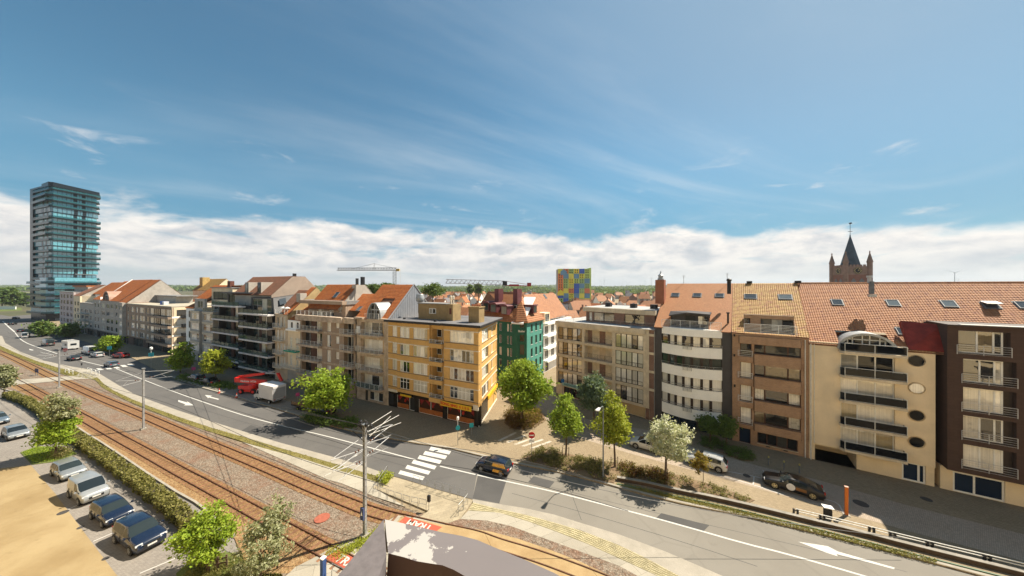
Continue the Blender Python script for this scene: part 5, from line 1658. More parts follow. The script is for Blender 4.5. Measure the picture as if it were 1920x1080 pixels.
# --- two dark modern blocks with white slab edges
def modern(px0, px1, slabs, top, label, lean, ph):
    b = Bld('apartment_building', label, 'building', Lp(px0), Lp(px1))
    X = b.sx
    z_hi = slabs[-1]
    b.seg(F_DKGREY, 0, b.w, .1, z_hi, .0, [(.4, b.w - .3, a + .05, c - .35, 1.6) for a, c in zip(slabs, slabs[1:])] + [(.8, b.w - .6, .15, slabs[0] - .4)], back=1.7)
    b.body(F_DKGREY, .02, b.w - .02, 1.75, 11, z_hi - .1, skew0=4, skew1=4)
    b.win(.8, b.w - .6, .15, slabs[0] - .4, .1, 4, 1, M_DARKFRAME, M_GLASSD, name='shop_front')
    for i, z in enumerate(slabs):
        sl2 = b.box('balcony', F_WSLAB, -.1, -1.5, z - .32, b.w - .05, 1.6, z)
        b.box('soffit', F_DKGREY, -.08, -1.48, z - .36, b.w - .06, 1.6, z - .325)
        b.railing(-.02, b.w - .12, -1.42, z, 1.0, 1.4, 0, M_BLACK, 2.2, th=.02, glass=F_TEAL)
        if i < len(slabs) - 1:
            z1 = slabs[i + 1] - .36
            w = b.w
            b.win(w * .12, w * .40, z + .03, z1, .9, 2, 1, M_DARKFRAME, M_GLASSG, .05, .05, name='balcony_door')
            b.box('wall_panel', mat('brown_shutter', (.10, .045, .028), .6), w * .42, .3, z + .03, w * .52, .9, z1)
            b.win(w * .54, w * .80, z + .03, z1, .5 - .4 * lean, 2, 1, M_DARKFRAME, M_GLASS if i % 2 else M_GLASSG, .05, .05, name='balcony_door')
            b.win(w * .80, w * .97, z + .03, z1, -.4, 1, 1, M_DARKFRAME, M_GLASSD, .05, .05)
    if ph == 0:
        y = 1.8
        ops = [(.6 + k * (b.w - 1.4) / 3, .3 + (k + 1) * (b.w - 1.4) / 3, z_hi + .1, top - .6) for k in range(3)]
        b.seg(F_DKGREY, .2, b.w - .4, z_hi, top - .3, y, ops, back=.4)
        for q in ops: b.win(*q, y + .1, 2, 1, M_DARKFRAME, M_GLASSD)
        b.body(F_DKGREY, .2, b.w - .4, y + .42, 9, top - .3, z_hi)
        b.box('roof', F_DKGREY, -.2, y - 1.2, top - .3, b.w - .1, 9, top)
    else:
        y = 1.0
        op = [(.8, b.w * .72, z_hi + .15, top - .5)]
        b.seg(F_DKGREY, .0, b.w * .78, z_hi, top - .2, y, op, back=.4)
        b.win(*op[0], y + .1, 4, 1, M_ALU, M_GLASS)
        b.roof(-.2, b.w * .78, y - .1, top - .2, 7, top + .6, F_DKGREY, 1.2, 2.4, .0, .01, sub=1)
        mb = MB(); mb.slab([(b.w * .78, y, top - .2), (b.w, -.2, z_hi), (b.w, 8.5, z_hi + 1.5), (b.w * .78, 7, top + .55)], (0, 0, -.12)); b.part('roof', mb, F_DKGREY)
        mb = MB(); mb.slab([(b.w * .84, 1.8, lerp(top, z_hi, .22) + .2), (b.w * .93, 1.4, lerp(top, z_hi, .58) + .35), (b.w * .93, 2.8, lerp(top, z_hi, .48) + .35), (b.w * .84, 3.2, lerp(top, z_hi, .12) + .2)], (0, 0, .1)); b.part('rooflight', mb, M_SKYL)
    return b
b = modern(410, 461, [2.8, 6.05, 9.3, 12.65, 16.1], 19.4, 'dark modern block with white slab edges and planted roof terrace', 0, 0)
for k in range(4):
    x = 1.0 + k * 1.9
    b.box('planter', mat('grey_planter', (.2, .2, .2), .7), x, -.9, 16.12, x + 1.1, -.4, 16.7)
b.flush()
b = modern(461, 516, [1.95, 5.3, 8.5, 11.55, 14.6], 18.4, 'dark modern block with white slab edges behind the red lift and box truck', 1, 1)
b.flush()
# taller house behind with brown roof and pale gable
P0_, P1_ = Lp(425), Lp(498)
sh = V((.447, .894, 0)) * 1.2
b = Bld('apartment_building', 'brown roofed house with pale gable wall and boxy dormers above the dark modern blocks', 'building', P0_ + sh, P1_ + sh)
b.body(F_LGREY, 0, b.w, .5, 12, 18.9)
b.roof(-.1, b.w, 0, 18.8, 4.6, 23.4, T_BROWN, .28, .36, sub=3); b.slope(-.1, b.w, 0, 18.8, 4.6, 23.4, T_BROWN, .1, off=-.08); b.slope(-.1, b.w, 7.6, 23.4, 4.6, 23.42, T_BROWN); b.slope(-.1, b.w, 12, 18.8, 7.6, 23.4, T_BROWN)
b.gable(b.w - .2, [(0, 17), (0, 18.8), (4.6, 23.3), (7.6, 23.3), (12, 18.8), (12, 17)], mat('pale_pink_render', (.35, .275, .22), .9, .08, .6), .22)
for k in (.30, .62):
    b.box('dormer', F_LGREY, b.w * k, .4, 19.0, b.w * k + 1.6, 4.4, 21.9); b.win(b.w * k + .1, b.w * k + 1.4, 19.3, 21.7, .3, 1, 1, M_DARKFRAME, M_GLASSD)
b.box('roof_vent', M_BLACK, b.w - 1.5, 5.4, 23.4, b.w - .9, 6, 24.1)
b.flush()

# --- grey twin-bay building and white house
b = Bld('apartment_building', 'grey building with two stacks of white bay windows and cream setback storey', 'building', Lp(364), Lp(410))
X = b.sx
b.seg(F_GREY, 0, b.w, .1, 14.2, 0, (), back=.6); b.body(F_GREY, .02, b.w - .02, .62, 11, 14.1, skew0=4, skew1=4)
fl = [(3.4, 5.2), (6.2, 8.0), (9.0, 10.8), (11.8, 13.6)]
for (p, q) in ((X(365.5), X(383)), (X(388.5), X(410) - .3)):
    op = [(p + .35, q - .35, z0, z1) for z0, z1 in fl]
    b.seg(F_LGREY, p, q, 2.6, 14.15, -1.0, op, back=1.2)
    for o in op: b.win(*o, -.9, 3, 2, M_WHITE, M_GLASSC if p < 3 else M_GLASS)
    for z0, z1 in fl: b.box('string_course', F_CONC, p - .05, -1.08, z1 + .1, q + .05, -1.0, z1 + .55)
b.seg(F_DKGREY, 0, b.w, .1, 2.6, -.05, [(k * b.w / 5 + .3, (k + 1) * b.w / 5 - .3, .15, 2.3) for k in range(5)], back=.2)
for k in range(5): b.win(k * b.w / 5 + .3, (k + 1) * b.w / 5 - .3, .15, 2.3, .05, 1, 1, M_WHITE, M_GLASSD)
b.seg(F_GREY, X(365), X(384), 14.2, 17.4, 0, [(X(370), X(380), 14.8, 16.8)], back=.5); b.win(X(370), X(380), 14.8, 16.8, .1, 2, 1, M_WHITE, M_GLASSD)
b.railing(X(388), b.w - .2, -.9, 14.2, 1.0, .8, 0, M_ALU, 1.2, glass=F_TEAL)
y = 2.2
q0_, q1_ = b.sx(397, y), b.sx(436, y)
ops = [(q0_ + .8, q1_ - .6, 17.2, 19.4), (q0_ + 1.2, q0_ + 4.5, 14.4, 16.6)]
b.seg(F_CREAM, q0_, q1_, 14.2, 20.4, y, ops, back=.5); b.win(*ops[0], y + .1, 4, 1, M_DARKFRAME, M_GLASSD); b.win(*ops[1], y + .1, 3, 1, M_WHITE, M_GLASSG)
b.body(F_CREAM, q0_, q1_, y + .52, 9, 20.3, 14.2); b.box('roof', F_ROOFING, q0_ - .2, y - .3, 20.4, q1_ + .2, 9, 20.6)
b.roof(X(352), q0_, 1.0, 16.5, 6.0, 21.2, T_RED, .3, .4, sub=2); b.slope(X(352), q0_, 1.0, 16.5, 6.0, 21.2, T_BROWN, .1, off=-.08); b.slope(X(352), q1_, 11, 16.5, 6.0, 21.15, T_RED)
b.box('chimney', mat('red_brown_stack', (.13, .05, .035), .9), X(380), 5.4, 19, X(385), 6.4, 22.4)
b.flush()
b = Bld('terraced_house', 'white house with small paired windows and orange roof at the side street gap', 'house', Lp(349), Lp(364))
front(b, F_WHITE, [(353.5, 357, 1), (359, 362.5, 1)], [(3.0, 5.0), (6.1, 8.0), (9.0, 10.9), (12.0, 13.9)], z1=14.7, fm=M_DARKFRAME, gm=M_GLASSD)
b.body(F_WHITE, .02, b.w - .02, .62, 11, 14.6, skew0=4, skew1=4)
b.seg(F_GREY, 0, b.w, .1, 2.6, -.03, [(.5, b.w - .5, .15, 2.3)], back=.1, reveal=.1); b.win(.5, b.w - .5, .15, 2.3, .0, 2, 1, M_WHITE, M_GLASSD, name='door')
b.roof(-.2, b.w + .2, -.2, 14.7, 5, 17.6, T_RED, .3, .4, sub=2); b.slope(-.2, b.w, -.2, 14.7, 5, 17.6, T_BROWN, .1, off=-.08); b.slope(-.2, b.w, 10, 14.7, 5, 17.57, T_BROWN)
b.flush()

# --- brown brick corner block with glazed corner
P0_, P1_ = Lp(237.5), Lp(302)
b = Bld('apartment_building', 'brown brick flat roofed block with glazed corner balconies and roof terrace', 'building', P0_, P1_)
fl = [(3.4, 5.2), (6.2, 8.0), (9.0, 10.8), (11.8, 13.6)]
cols = [(239, 241.5, 1), (246, 252, 2), (255, 258.5, 1), (261.5, 271, 3), (274, 278.5, 1)]
front(b, F_TAN, cols, fl, z0=3.0, z1=14.4, gm=M_GLASS, s1=b.w)
X = b.sx
b.seg(mat('brown_base', (.10, .06, .045), .7), 0, b.w, .1, 3.0, .3, [(X(248), X(266), .15, 2.6), (X(275), X(300), .15, 2.6)], back=.3)
b.win(X(248), X(266), .15, 2.6, .4, 3, 1, M_DARKFRAME, M_GLASSD, name='shop_front'); b.win(X(275), X(300), .15, 2.6, .4, 3, 1, M_DARKFRAME, M_GLASSD, name='shop_front')
for z0, z1 in fl:
    b.win(X(283), X(289.5), z0 - .2, z1 + .2, -.12, 1, 1, M_DARKFRAME, M_GLASSC); b.win(X(290), X(301.5), z0 - .2, z1 + .2, -.12, 3, 1, M_DARKFRAME, M_GLASSD)
    b.box('balcony', F_TAN, X(281), -.9, z0 - .9, b.w + .3, .05, z0 - .25)
    b.railing(X(290), b.w + .2, -.85, z0 - .25, .6, 0, 1, M_GALV, 2)
b.body(F_TAN, .02, b.w - .02, .65, 16, 14.4, skew0=5, skew1=3)
PX1 = V((-104.6, 96.4, 0))
w = b.set_face(P1_, G(322.5, 666))
for z0, z1 in fl:
    b.win(.2, w - .3, z0 - .2, z1 + .2, -.1, 5, 1, M_DARKFRAME, M_GLASS); b.box('balcony', F_TAN, -.3, -.9, z0 - .9, w, .05, z0 - .25)
b.seg(F_TAN, 0, w, 3.0, 14.4, 0.1, (), back=.3); b.seg(mat('brown_base', (.10, .06, .045), .7), 0, w, .1, 3.0, .3, [(.5, w - .5, .15, 2.6)], back=.2)
b.win(.5, w - .5, .15, 2.6, .35, 3, 1, M_DARKFRAME, M_GLASSD, name='shop_front')
Q = G(322.5, 666)
w = b.set_face(Q, Q + V((.447, .894, 0)) * 13)
b.seg(F_CREAM, 0, w, 3.0, 14.4, 0, [(1, w - 1, z0 - .1, z1) for z0, z1 in fl], back=.4)
for z0, z1 in fl:
    b.win(1, w - 1, z0 - .1, z1, .1, 5, 1, M_DARKFRAME, M_GLASSC); b.box('balcony', M_BLACK, 2, -1.4, z0 - .8, w - 2, .05, z0 + .2)
    b.box('string_course', F_WHITE, 0, -.05, z0 - .7, w, .0, z0 - .2)
b.seg(F_CREAM, 0, w, .1, 3.0, .05, (), back=.4)
b.flush()
b.set_face(P0_, P1_)
mb = MB(); qi = b.faceW.inverted() @ Q; q2 = b.faceW.inverted() @ (Q + V((.447, .894, 0)) * 13)
mb.prism([(-.1, -.2), (b.w, -.3), (qi.x, qi.y - .1), (q2.x, q2.y), (5, 15.5)], 14.4, 14.75); b.part('roof', mb, mat('pale_roof_terrace', (.40, .36, .28), .85, .12, .5))
b.box('roof_house', F_GREY, b.sx(283, 7), 7.5, 14.75, b.sx(326, 7), 12, 17.2); b.box('roof', F_ROOFING, b.sx(281, 7), 6.9, 17.2, b.sx(332, 7), 12.5, 17.5)
for px, c in ((302, (.04, .14, .5)), (305, (.6, .6, .62))):
    x = b.sx(px, 2); b.box('roof_plant', mat('roof_object' + str(px), c, .6), x - .9, 2, 14.75, x + .9, 3.2, 15.8)
b.flush()

# --- further fronts of the row
def simple(px0, px1, label, m, ev, cols, fl, base=None, rz=None, rd=6.0, rm=None, gr=None, gl=None, fm=None, gm=None, bal=None, bays=None, d1=None):
    b = Bld('apartment_building', label, 'building', Lp(px0), Lp(px1))
    front(b, m, cols, fl, z0=2.9, z1=ev, fm=fm, gm=gm, sp=False)
    b.seg(base or F_DKGREY, 0, b.w, .1, 2.9, .15, [(b.w * .1, b.w * .45, .15, 2.5), (b.w * .55, b.w * .9, .15, 2.5)], back=.3)
    b.win(b.w * .1, b.w * .45, .15, 2.5, .25, 2, 1, M_WHITE, M_GLASSD, split=False); b.win(b.w * .55, b.w * .9, .15, 2.5, .25, 2, 1, M_DARKFRAME, M_GLASSD, split=False, name='door')
    b.body(m, .02, b.w - .02, .65, 12, ev - .05, skew0=5, skew1=5)
    if bal:
        for z0, z1 in fl:
            b.box('balcony', F_LGREY, b.sx(bal[0]), -1.2, z0 - .6, b.sx(bal[1]), .02, z0 - .3); b.railing(b.sx(bal[0]), b.sx(bal[1]), -1.15, z0 - .3, .9, 1.1, 3, M_RAILW, 2)
    if bays:
        for (p, q) in bays:
            x0, x1 = b.sx(p), b.sx(q)
            op = [(x0 + .3, x1 - .3, z0, z1) for z0, z1 in fl]
            b.seg(F_LGREY, x0, x1, 2.9, ev, -1.0, op, back=1.1)
            for o in op: b.win(*o, -.9, 3, 2, M_WHITE, M_GLASSC, split=False)
    if rz:
        b.roof(-.1, b.w, -.1, ev, rd, rz, rm or T_RED, .4, .5, sub=2); b.slope(-.1, b.w, -.1, ev, rd, rz, T_BROWN, .1, off=-.1)
        b.slope(-.1, b.w, d1 or rd * 2, ev, rd, rz - .05, T_BROWN)
        pr = [(0, ev - .1), (rd, rz - .1), (d1 or rd * 2, ev - .1)]
        b.gable(b.w - .25, pr, gr or F_LGREY, .25); b.gable(0, pr, gl or F_LGREY, .25)
    else:
        b.box('roof', F_ROOFING, -.1, -.2, ev, b.w, 12, ev + .25)
    b.flush()
    return b
fl4 = [(3.5, 5.2), (6.4, 8.1), (9.3, 11.0), (12.2, 13.9)]
simple(224, 237.5, 'reddish narrow block with curved pale bay beside the brown corner block', mat('reddish_render', (.30, .17, .12), .85), 14.9, [(226, 229, 1)], fl4, bays=[(230, 237)], rz=23.4, rd=8.5, rm=T_RED, gr=F_LGREY)
b = simple(188, 224, 'pale grey block with flat bay and barrel dormer under orange roof', F_LGREY, 15.2, [(190, 196, 2), (199, 205, 2), (207, 212, 2), (216, 220, 1)], fl4, rz=23.5, rd=8.5, rm=T_RED, gr=F_LGREY)
barrel(b, b.w * .35, 4.0, 15.3, 3.6, -.2, 6.0, mat('copper_barrel_roof', (.36, .22, .16), .5, .15, 1), .4)
b.box('party_wall', F_WHITE, -.2, .0, 15, .25, 1.0, 16.5)
mb = MB(); mb.slab([(-.25, -.2, 15.0), (-.25, 8.5, 23.9), (-.25, 8.5, 22.9), (-.25, -.2, 14.2)], (.6, 0, 0)); b.part('party_wall', mb, F_WHITE)
simple(175, 188, 'narrow dark grey house with tall windows under orange roof', F_GREY, 15.4, [(177, 180, 1), (183, 186, 1)], fl4, rz=23.0, rd=8.5, rm=T_RED, gm=M_GLASSD)
b = simple(150, 175, 'grey block with stacked dark balconies and roof terrace plants', F_GREY, 13.4, [(152, 157, 2), (159, 165, 2), (168, 172, 1)], fl4[:3], bal=(151, 167), rz=None, gm=M_GLASSD)
b.body(F_WHITE, 1, b.w, 4, 12, 17.5, 13.5)
b.roof(0, b.w, 3.5, 17.3, 9, 22.6, T_RED, .4, .5, sub=2); b.slope(0, b.w, 3.5, 17.3, 9, 22.6, T_BROWN, .1, off=-.1); b.slope(0, b.w, 14, 17.3, 9, 22.5, T_BROWN)
b.flush()
simple(138, 150, 'cream house with small dark windows and brown roof', F_CREAM, 16.5, [(140, 142.5, 1), (145, 148, 1)], fl4, rz=21.5, rd=7, rm=T_BROWN, fm=M_DARKFRAME, gm=M_GLASSD)
b = simple(112, 138, 'lilac grey end block with rows of small red framed windows', F_LILAC, 18.0, [(114, 117, 1), (119, 122.5, 1), (125, 129, 2), (132, 136, 2)], [(z0 + .2, z1 + .2) for z0, z1 in fl4] + [(15.2, 16.9)], fm=mat('dull_red_frame', (.22, .07, .05), .5), gm=M_GLASSD)
b.body(F_LGREY, 2, b.w, 4, 12, 20.5, 18.2); b.box('roof', T_RED, 1.5, 3.5, 20.5, b.w, 12.5, 21.2)
b.flush()
# ochre roof house and a grey stack showing behind the row
for (pl, pr, dep, z0, z1, m, rm_, lab) in ((205, 236, 24, 19.0, 24.2, F_CREAM, tile_mat('ochre_tiles', [(0, (.42, .24, .07)), (1, (.5, .3, .1))]), 'house with ochre roof and yellow chimney behind the orange roofs'), (300, 345, 22, 16.5, 20.6, F_LGREY, T_MOSSY, 'grey house with ochre roof and tall grey stack behind the brown block')):
    n_ = V((.447, .894, 0)) * dep
    b = Bld('terraced_house', lab, 'house', Lp(pl) + n_, Lp(pr) + n_)
    b.body(m, 0, b.w, 0, 10, z0); b.roof(-.2, b.w, -.2, z0, 5, z1, rm_, .4, .5, sub=2); b.slope(-.2, b.w, -.2, z0, 5, z1, T_BROWN, .1, off=-.1); b.slope(-.2, b.w, 10.2, z0, 5, z1 - .05, T_BROWN)
    b.gable(0, [(0, z0), (5, z1 - .1), (10, z0)], m, .2); b.gable(b.w - .2, [(0, z0), (5, z1 - .1), (10, z0)], m, .2)
    b.box('chimney', mat('ochre_stack', (.5, .34, .12), .9) if pl < 250 else F_LGREY, b.w * .12, 1.5, z0, b.w * .12 + 3.0, 4, z1 + .7)
    b.flush()
# ------------------------------------------------------------------ green corner house and the side street
F_GREEN = mat('shaded_green_render', (.025, .13, .085), .8, .12, .8)  # green render in a darker copy, for the fronts lying in shade
F_GREENLIT = mat('sunlit_green_render', (.085, .30, .24), .8, .10, .8)  # lighter copy of the green render, for the side the sun reaches
T_ORG = tile_mat('bright_orange_tiles', [(0, (.47, .195, .08)), (.5, (.54, .235, .10)), (1, (.42, .165, .07))], .3, .36, moss=.15)
C1, C2, RR, LL = V((1.0, 68.6, 0)), V((3.2, 67.9, 0)), V((7.4, 75, 0)), V((-9.5, 77.8, 0))
b = Bld('corner_house', 'green rendered corner house with orange hipped roof and rounded dormers', 'building', LL, C1)
ev = 13.4
X = b.sx
fz = [(2.6, 4.4), (5.3, 7.1), (8.0, 9.8), (10.8, 12.5)]
front(b, F_GREEN, [(936, 940.5, 1), (950.5, 954, 1), (956, 960, 1)], fz, z0=.1, z1=ev, gm=M_GLASS)
b.body(F_GREEN, .3, b.w - .9, .7, 6.5, ev - .1)
w = b.set_face(C1, C2)
b.seg(F_GREEN, 0, w, .1, ev, 0, [(w * .3, w * .75, a, c) for a, c in [(3.0, 5.4), (6.0, 8.3), (8.9, 10.4), (11.9, 13.0)]], back=.3)
for a, c in [(3.0, 5.4), (6.0, 8.3), (8.9, 10.4), (11.9, 13.0)]: b.win(w * .3, w * .75, a, c, .08, 2, 1, F_GREEN, M_GLASSD)
b.put('lettering', text_mesh('Butler', .62, M_WHITE, .02, .02), w * .5, -.04, 11.15, Matrix.Rotation(R(90), 4, 'X'))
w = b.set_face(C2, RR)
ops = [(w * (.22 + .27 * k), w * (.22 + .27 * k) + .95, a, c) for k in range(3) for a, c in fz]
b.seg(F_GREENLIT, 0, w, .1, ev, 0, ops, back=.4)
for o in ops: b.win(*o, .1, 2, 1, F_GREEN, M_GLASSD, split=False, sill=M_WHITE)
b.flush()
b.set_face(LL, C1)
Mi = b.rootM.inverted()
def W2L(x, y, z): return tuple(Mi @ V((x, y, z)))
b.set_face(LL, C1); b.face = Matrix.Identity(4)
RL, RR2 = (-6.0, 79.5, 19.6), (1.6, 75.0, 19.4)
L_, c1, c2, r_ = (-10.0, 77.6, ev - .2), (.9, 68.1, ev - .2), (3.4, 67.4, ev - .2), (8.0, 75.0, ev - .2)
bk, bl = (2.0, 82.0, ev), (-5, 86, ev)
def rpoly(pts, m, name='roof'):
    mb = MB(); mb.slab([W2L(*p) for p in pts], (0, 0, -.18)); return b.part(name, mb, m)
rpoly([L_, c1, RR2, RL], T_ORG); rpoly([c1, c2, RR2], T_ORG); rpoly([c2, r_, RR2], T_ORG); rpoly([r_, bk, RL, RR2], T_ORG); rpoly([bk, bl, L_, RL], T_OLD)
# courses on the hip facing the street: real battens of tile noses
def courses(A, B, T, n, m):
    A, B, T = V(A), V(B), V(T)
    mb = MB()
    for k in range(n):
        t = (k + .5) / n
        p, q = A.lerp(T, t), B.lerp(T, t)
        mb.tube([W2L(*(p + V((0, 0, .03)))), W2L(*(q + V((0, 0, .03))))], .06, 4)
    o = b.part('tile_course', mb, m); o['kind'] = 'stuff'
courses(c2, r_, RR2, 16, T_ORG); courses(c1, c2, RR2, 16, T_ORG); courses(L_, c1, RR2, 16, T_ORG)
def dormer(P, yaw, w, h, d, m, round_=True):
    """rounded or flat dormer: cheeks, window, cap"""
    Mx = Mi @ Matrix.Translation(P) @ Matrix.Rotation(yaw, 4, 'Z')
    mb = MB(); mb.box(-w / 2, 0, 0, w / 2, d, h)
    def pp(name, mb2, m2, par=None):
        o = obj(name, mb2.mesh(name, m2), b.root); o.matrix_basis = Mx; return o
    pp('dormer', mb, m)
    mb = MB()
    if round_:
        mb.slab([(w * .62 * math.cos(math.pi * (1 - k / 10)), -.25, h + .45 * math.sin(math.pi * (1 - k / 10))) for k in range(11)], (0, d, 0))
    else:
        mb.box(-w * .6, -.25, h, w * .6, d, h + .2)
    pp('dormer_roof', mb, m)
    mb = MB().box(-w * .38, -.04, .2, w * .38, .0, h - .1); pp('pane', mb, M_GLASSG)
M_PURP = mat('purple_brown_zinc', (.14, .045, .05), .5, .15, 1)
la = math.atan2(C1.y - LL.y, C1.x - LL.x)
for px, py in ((911, 583), (925, 586), (945, 590)):
    d = {911: 74.0, 925: 72.4, 945: 70.6}[px]
    dormer(at(px, py, d), la, 1.9, 1.9, 4, M_PURP)
ra = math.atan2(RR.y - C2.y, RR.x - C2.x)
dormer(at(1003.5, 587, 71.4), ra, 1.7, 1.7, 3, M_PURP, False)
for px, d in ((927.5, 75.0), (962, 72.5)):
    p = at(px, 566, d)
    mb = MB().box(*W2L(p.x - .01, p.y, 0)[:2], 15.5, *(W2L(p.x, p.y, 0)[0] + 1.3, W2L(p.x, p.y, 0)[1] + 1.6), 20.3)
    b.part('chimney', mb, M_PURP)
b.flush()
# beige house beyond it, down the side street
P0_, P1_ = V((7.5, 75.4, 0)), V((11.6, 82.2, 0))
b = Bld('terraced_house', 'beige balcony house with orange roof next to the green corner house', 'house', P0_, P1_ + (P1_ - P0_) * 1.4)
X = b.sx
ops = [(b.w * k, b.w * k + 2.0, a, c) for k in (.05, .24, .45) for a, c in ((3.2, 5.2), (6.2, 8.2), (9.2, 11.2))]
b.seg(F_WHITE, 0, b.w, .1, 12.0, 0, ops + [(1, 3, .15, 2.5)], back=.5); b.win(1, 3, .15, 2.5, .1, 2, 1, M_DARKFRAME, M_GLASSD, name='door')
for o in ops: b.win(*o, .1, 2, 1, M_WHITE, M_GLASSD, split=False)
for z in (3.0, 6.0, 9.0, 12.0):
    b.box('balcony', F_WHITE, .2, -1.1, z - .35, b.w * .6, .02, z); b.railing(.3, b.w * .6, -1.0, z, .9, .9, 3, M_RAILW, 1.5)
b.body(F_WHITE, .02, b.w, .52, 9, 12)
b.roof(-.1, b.w, .6, 12.6, 5.5, 18.8, T_ORG, .3, .4, sub=2); b.slope(-.1, b.w, .6, 12.6, 5.5, 18.8, T_BROWN, .1, off=-.1); b.slope(-.1, b.w, 10.5, 12.6, 5.5, 18.7, T_OLD)
b.gable(0, [(0, 12), (5.5, 18.7), (10.5, 12)], F_WHITE, .2)
b.seg(F_CREAM, 1.0, 4.0, 12.0, 14.4, .1, [(1.3, 3.7, 12.2, 14.1)], back=2.5); b.win(1.3, 3.7, 12.2, 14.1, .2, 3, 1, M_WHITE, M_GLASSG)
b.rooflight(1022, 556, .6, 12.6, 5.5, 18.8, 1, 1.4)
b.flush()
# red roofed row behind the yellow block, white lean-to beside it
n_ = V((.447, .894, 0)) * 24
b = Bld('terraced_house', 'red roofed row house with dark dormers behind the yellow corner block', 'house', Lp(748) + n_, Lp(838) + n_)
b.body(F_BRICKR, 0, b.w, 0, 10, 14)
b.roof(-.1, b.w, -.1, 13.8, 5, 18.6, T_OLD, .3, .4, sub=2); b.slope(-.1, b.w, -.1, 13.8, 5, 18.6, T_BROWN, .1, off=-.1); b.slope(-.1, b.w, 10, 13.8, 5, 18.5, T_OLD)
for k in range(5):
    x = b.w * (.06 + .19 * k)
    b.box('dormer', M_DARKFRAME, x, 1.0, 14.8, x + 2.0, 4.5, 16.8); b.win(x + .1, x + 1.9, 15.0, 16.6, .95, 2, 1, M_WHITE, M_GLASSD, split=False)
mb = MB(); mb.slab([(b.w + .2, -2, 13.0), (b.w + 3, -2, 13.0), (b.w + 3, 5, 18.4), (b.w + .2, 5, 18.4)], (0, 0, -.3)); b.part('lean_to_roof', mb, F_WHITE)
b.gable(b.w - .2, [(0, 12), (5, 18.5), (10, 12)], F_WHITE, .2)
b.flush()

# ------------------------------------------------------------------ village houses far behind
def house_proto(k, wall, roofm, w, d, ev, rz):
    b = Bld('village_house', 'x', 'house', (0, 0), (w, 0), 'far village houses')
    ops = [(w * .12, w * .30, 1.0, 2.4), (w * .68, w * .88, 1.0, 2.4), (w * .42, w * .56, .1, 2.2), (w * .14, w * .30, ev - 2.0, ev - .6), (w * .68, w * .86, ev - 2.0, ev - .6)]
    b.seg(wall, 0, w, 0, ev, 0, ops, back=.4)
    for o in ops: b.win(*o, .1, 2, 1, M_WHITE, M_GLASSD, split=False)
    b.body(wall, .01, w - .01, .42, d, ev)
    b.part('gable', MB().slab([(.02, .1, ev), (.02, d / 2, rz), (.02, d - .1, ev)], (w - .04, 0, 0)), wall)
    mb = MB()
    mb.slab([(-.25, -.3, ev - .25), (w + .25, -.3, ev - .25), (w + .25, d / 2, rz + .12), (-.25, d / 2, rz + .12)], (0, 0, -.16)); b.part('roof', mb, roofm)
    mb = MB(); mb.slab([(-.25, d + .3, ev - .25), (w + .25, d + .3, ev - .25), (w + .25, d / 2, rz + .12), (-.25, d / 2, rz + .12)], (0, 0, -.16)); b.part('roof', mb, roofm)
    b.box('chimney', F_BRICKR, w * .08, d / 2 - .4, rz - 1.2, w * .08 + .8, d / 2 + .4, rz + 1.3)
    b.flush()
    return b.root
M_SLATE2 = mat('grey_slate_roof', (.13, .12, .125), .7, .2, 1)
protos = []
for k, (wn, wall, rn, rm_, w, d, ev, rz) in enumerate((
        ('white', F_WHITE, 'orange', T_ORG, 8, 9, 5.6, 9.6), ('brick', F_BRICKR, 'red', T_OLD, 7, 10, 6.2, 10.6), ('cream', F_CREAM, 'bright orange', T_RED, 9, 9, 5.2, 9.2),
        ('brown brick', F_BRICK, 'grey slate', M_SLATE2, 8, 10, 6.4, 10.8), ('grey', F_LGREY, 'orange', T_ORG, 12, 9, 6.0, 9.8), ('white', F_WHITE, 'dark red', T_BROWN, 7, 8, 5.4, 9.4))):
    r_ = house_proto(k, wall, rm_, w, d, ev, rz)
    protos.append((r_, '%s village house with %s gabled roof, ' % (wn, rn)))
random.seed(21)
spots = []
def free(x, y, r=11):
    return all((x - a) ** 2 + (y - c) ** 2 > r * r for a, c in spots)
tries = 0
while len(spots) < 175 and tries < 6000:
    tries += 1
    Y = 105 + 520 * random.random() ** 1.25
    lo, hi = (1045, 1245) if random.random() < .42 else (790, 1060)
    if random.random() < .16: lo, hi = 560, 800
    px = random.uniform(lo, hi)
    x = (px - CX) / F * Y
    if Y < 170 and px > 1180: continue
    if Y < 130 and px < 900: continue
    if not free(x, Y, 9.5 if Y < 250 else 11): continue
    spots.append((x, Y))
used = set()
for i, (x, y) in enumerate(spots):
    k = random.choice((0, 0, 1, 1, 2, 2, 3, 4, 4, 5))
    r_, lab = protos[k]
    q = x / y * F + CX
    lab += ('front rows ' if y < 190 else 'middle rows ' if y < 340 else 'last rows ') + ('behind the tan blocks' if q < 800 else 'over the yellow block' if q < 880 else 'behind the green corner house' if q < 1000 else 'left of the coloured tower' if q < 1047 else 'at the coloured tower foot' if q < 1108 else 'above the flat white roof' if q < 1175 else 'by the orange chimney')
    lab = lab.replace('left of', 'before')
    an = random.choice((-.35, -.35, 1.22, 1.25, -.32, .2)) + random.uniform(-.08, .08)
    s = random.uniform(.9, 1.25)
    if k not in used:
        used.add(k); r_.location = (x, y, -.03); r_.rotation_euler = (0, 0, an); r_['label'] = lab
    else:
        dup(r_, (x, y, -.03), an, lab, scale=(random.uniform(.85, 1.15), random.uniform(.85, 1.15), s))

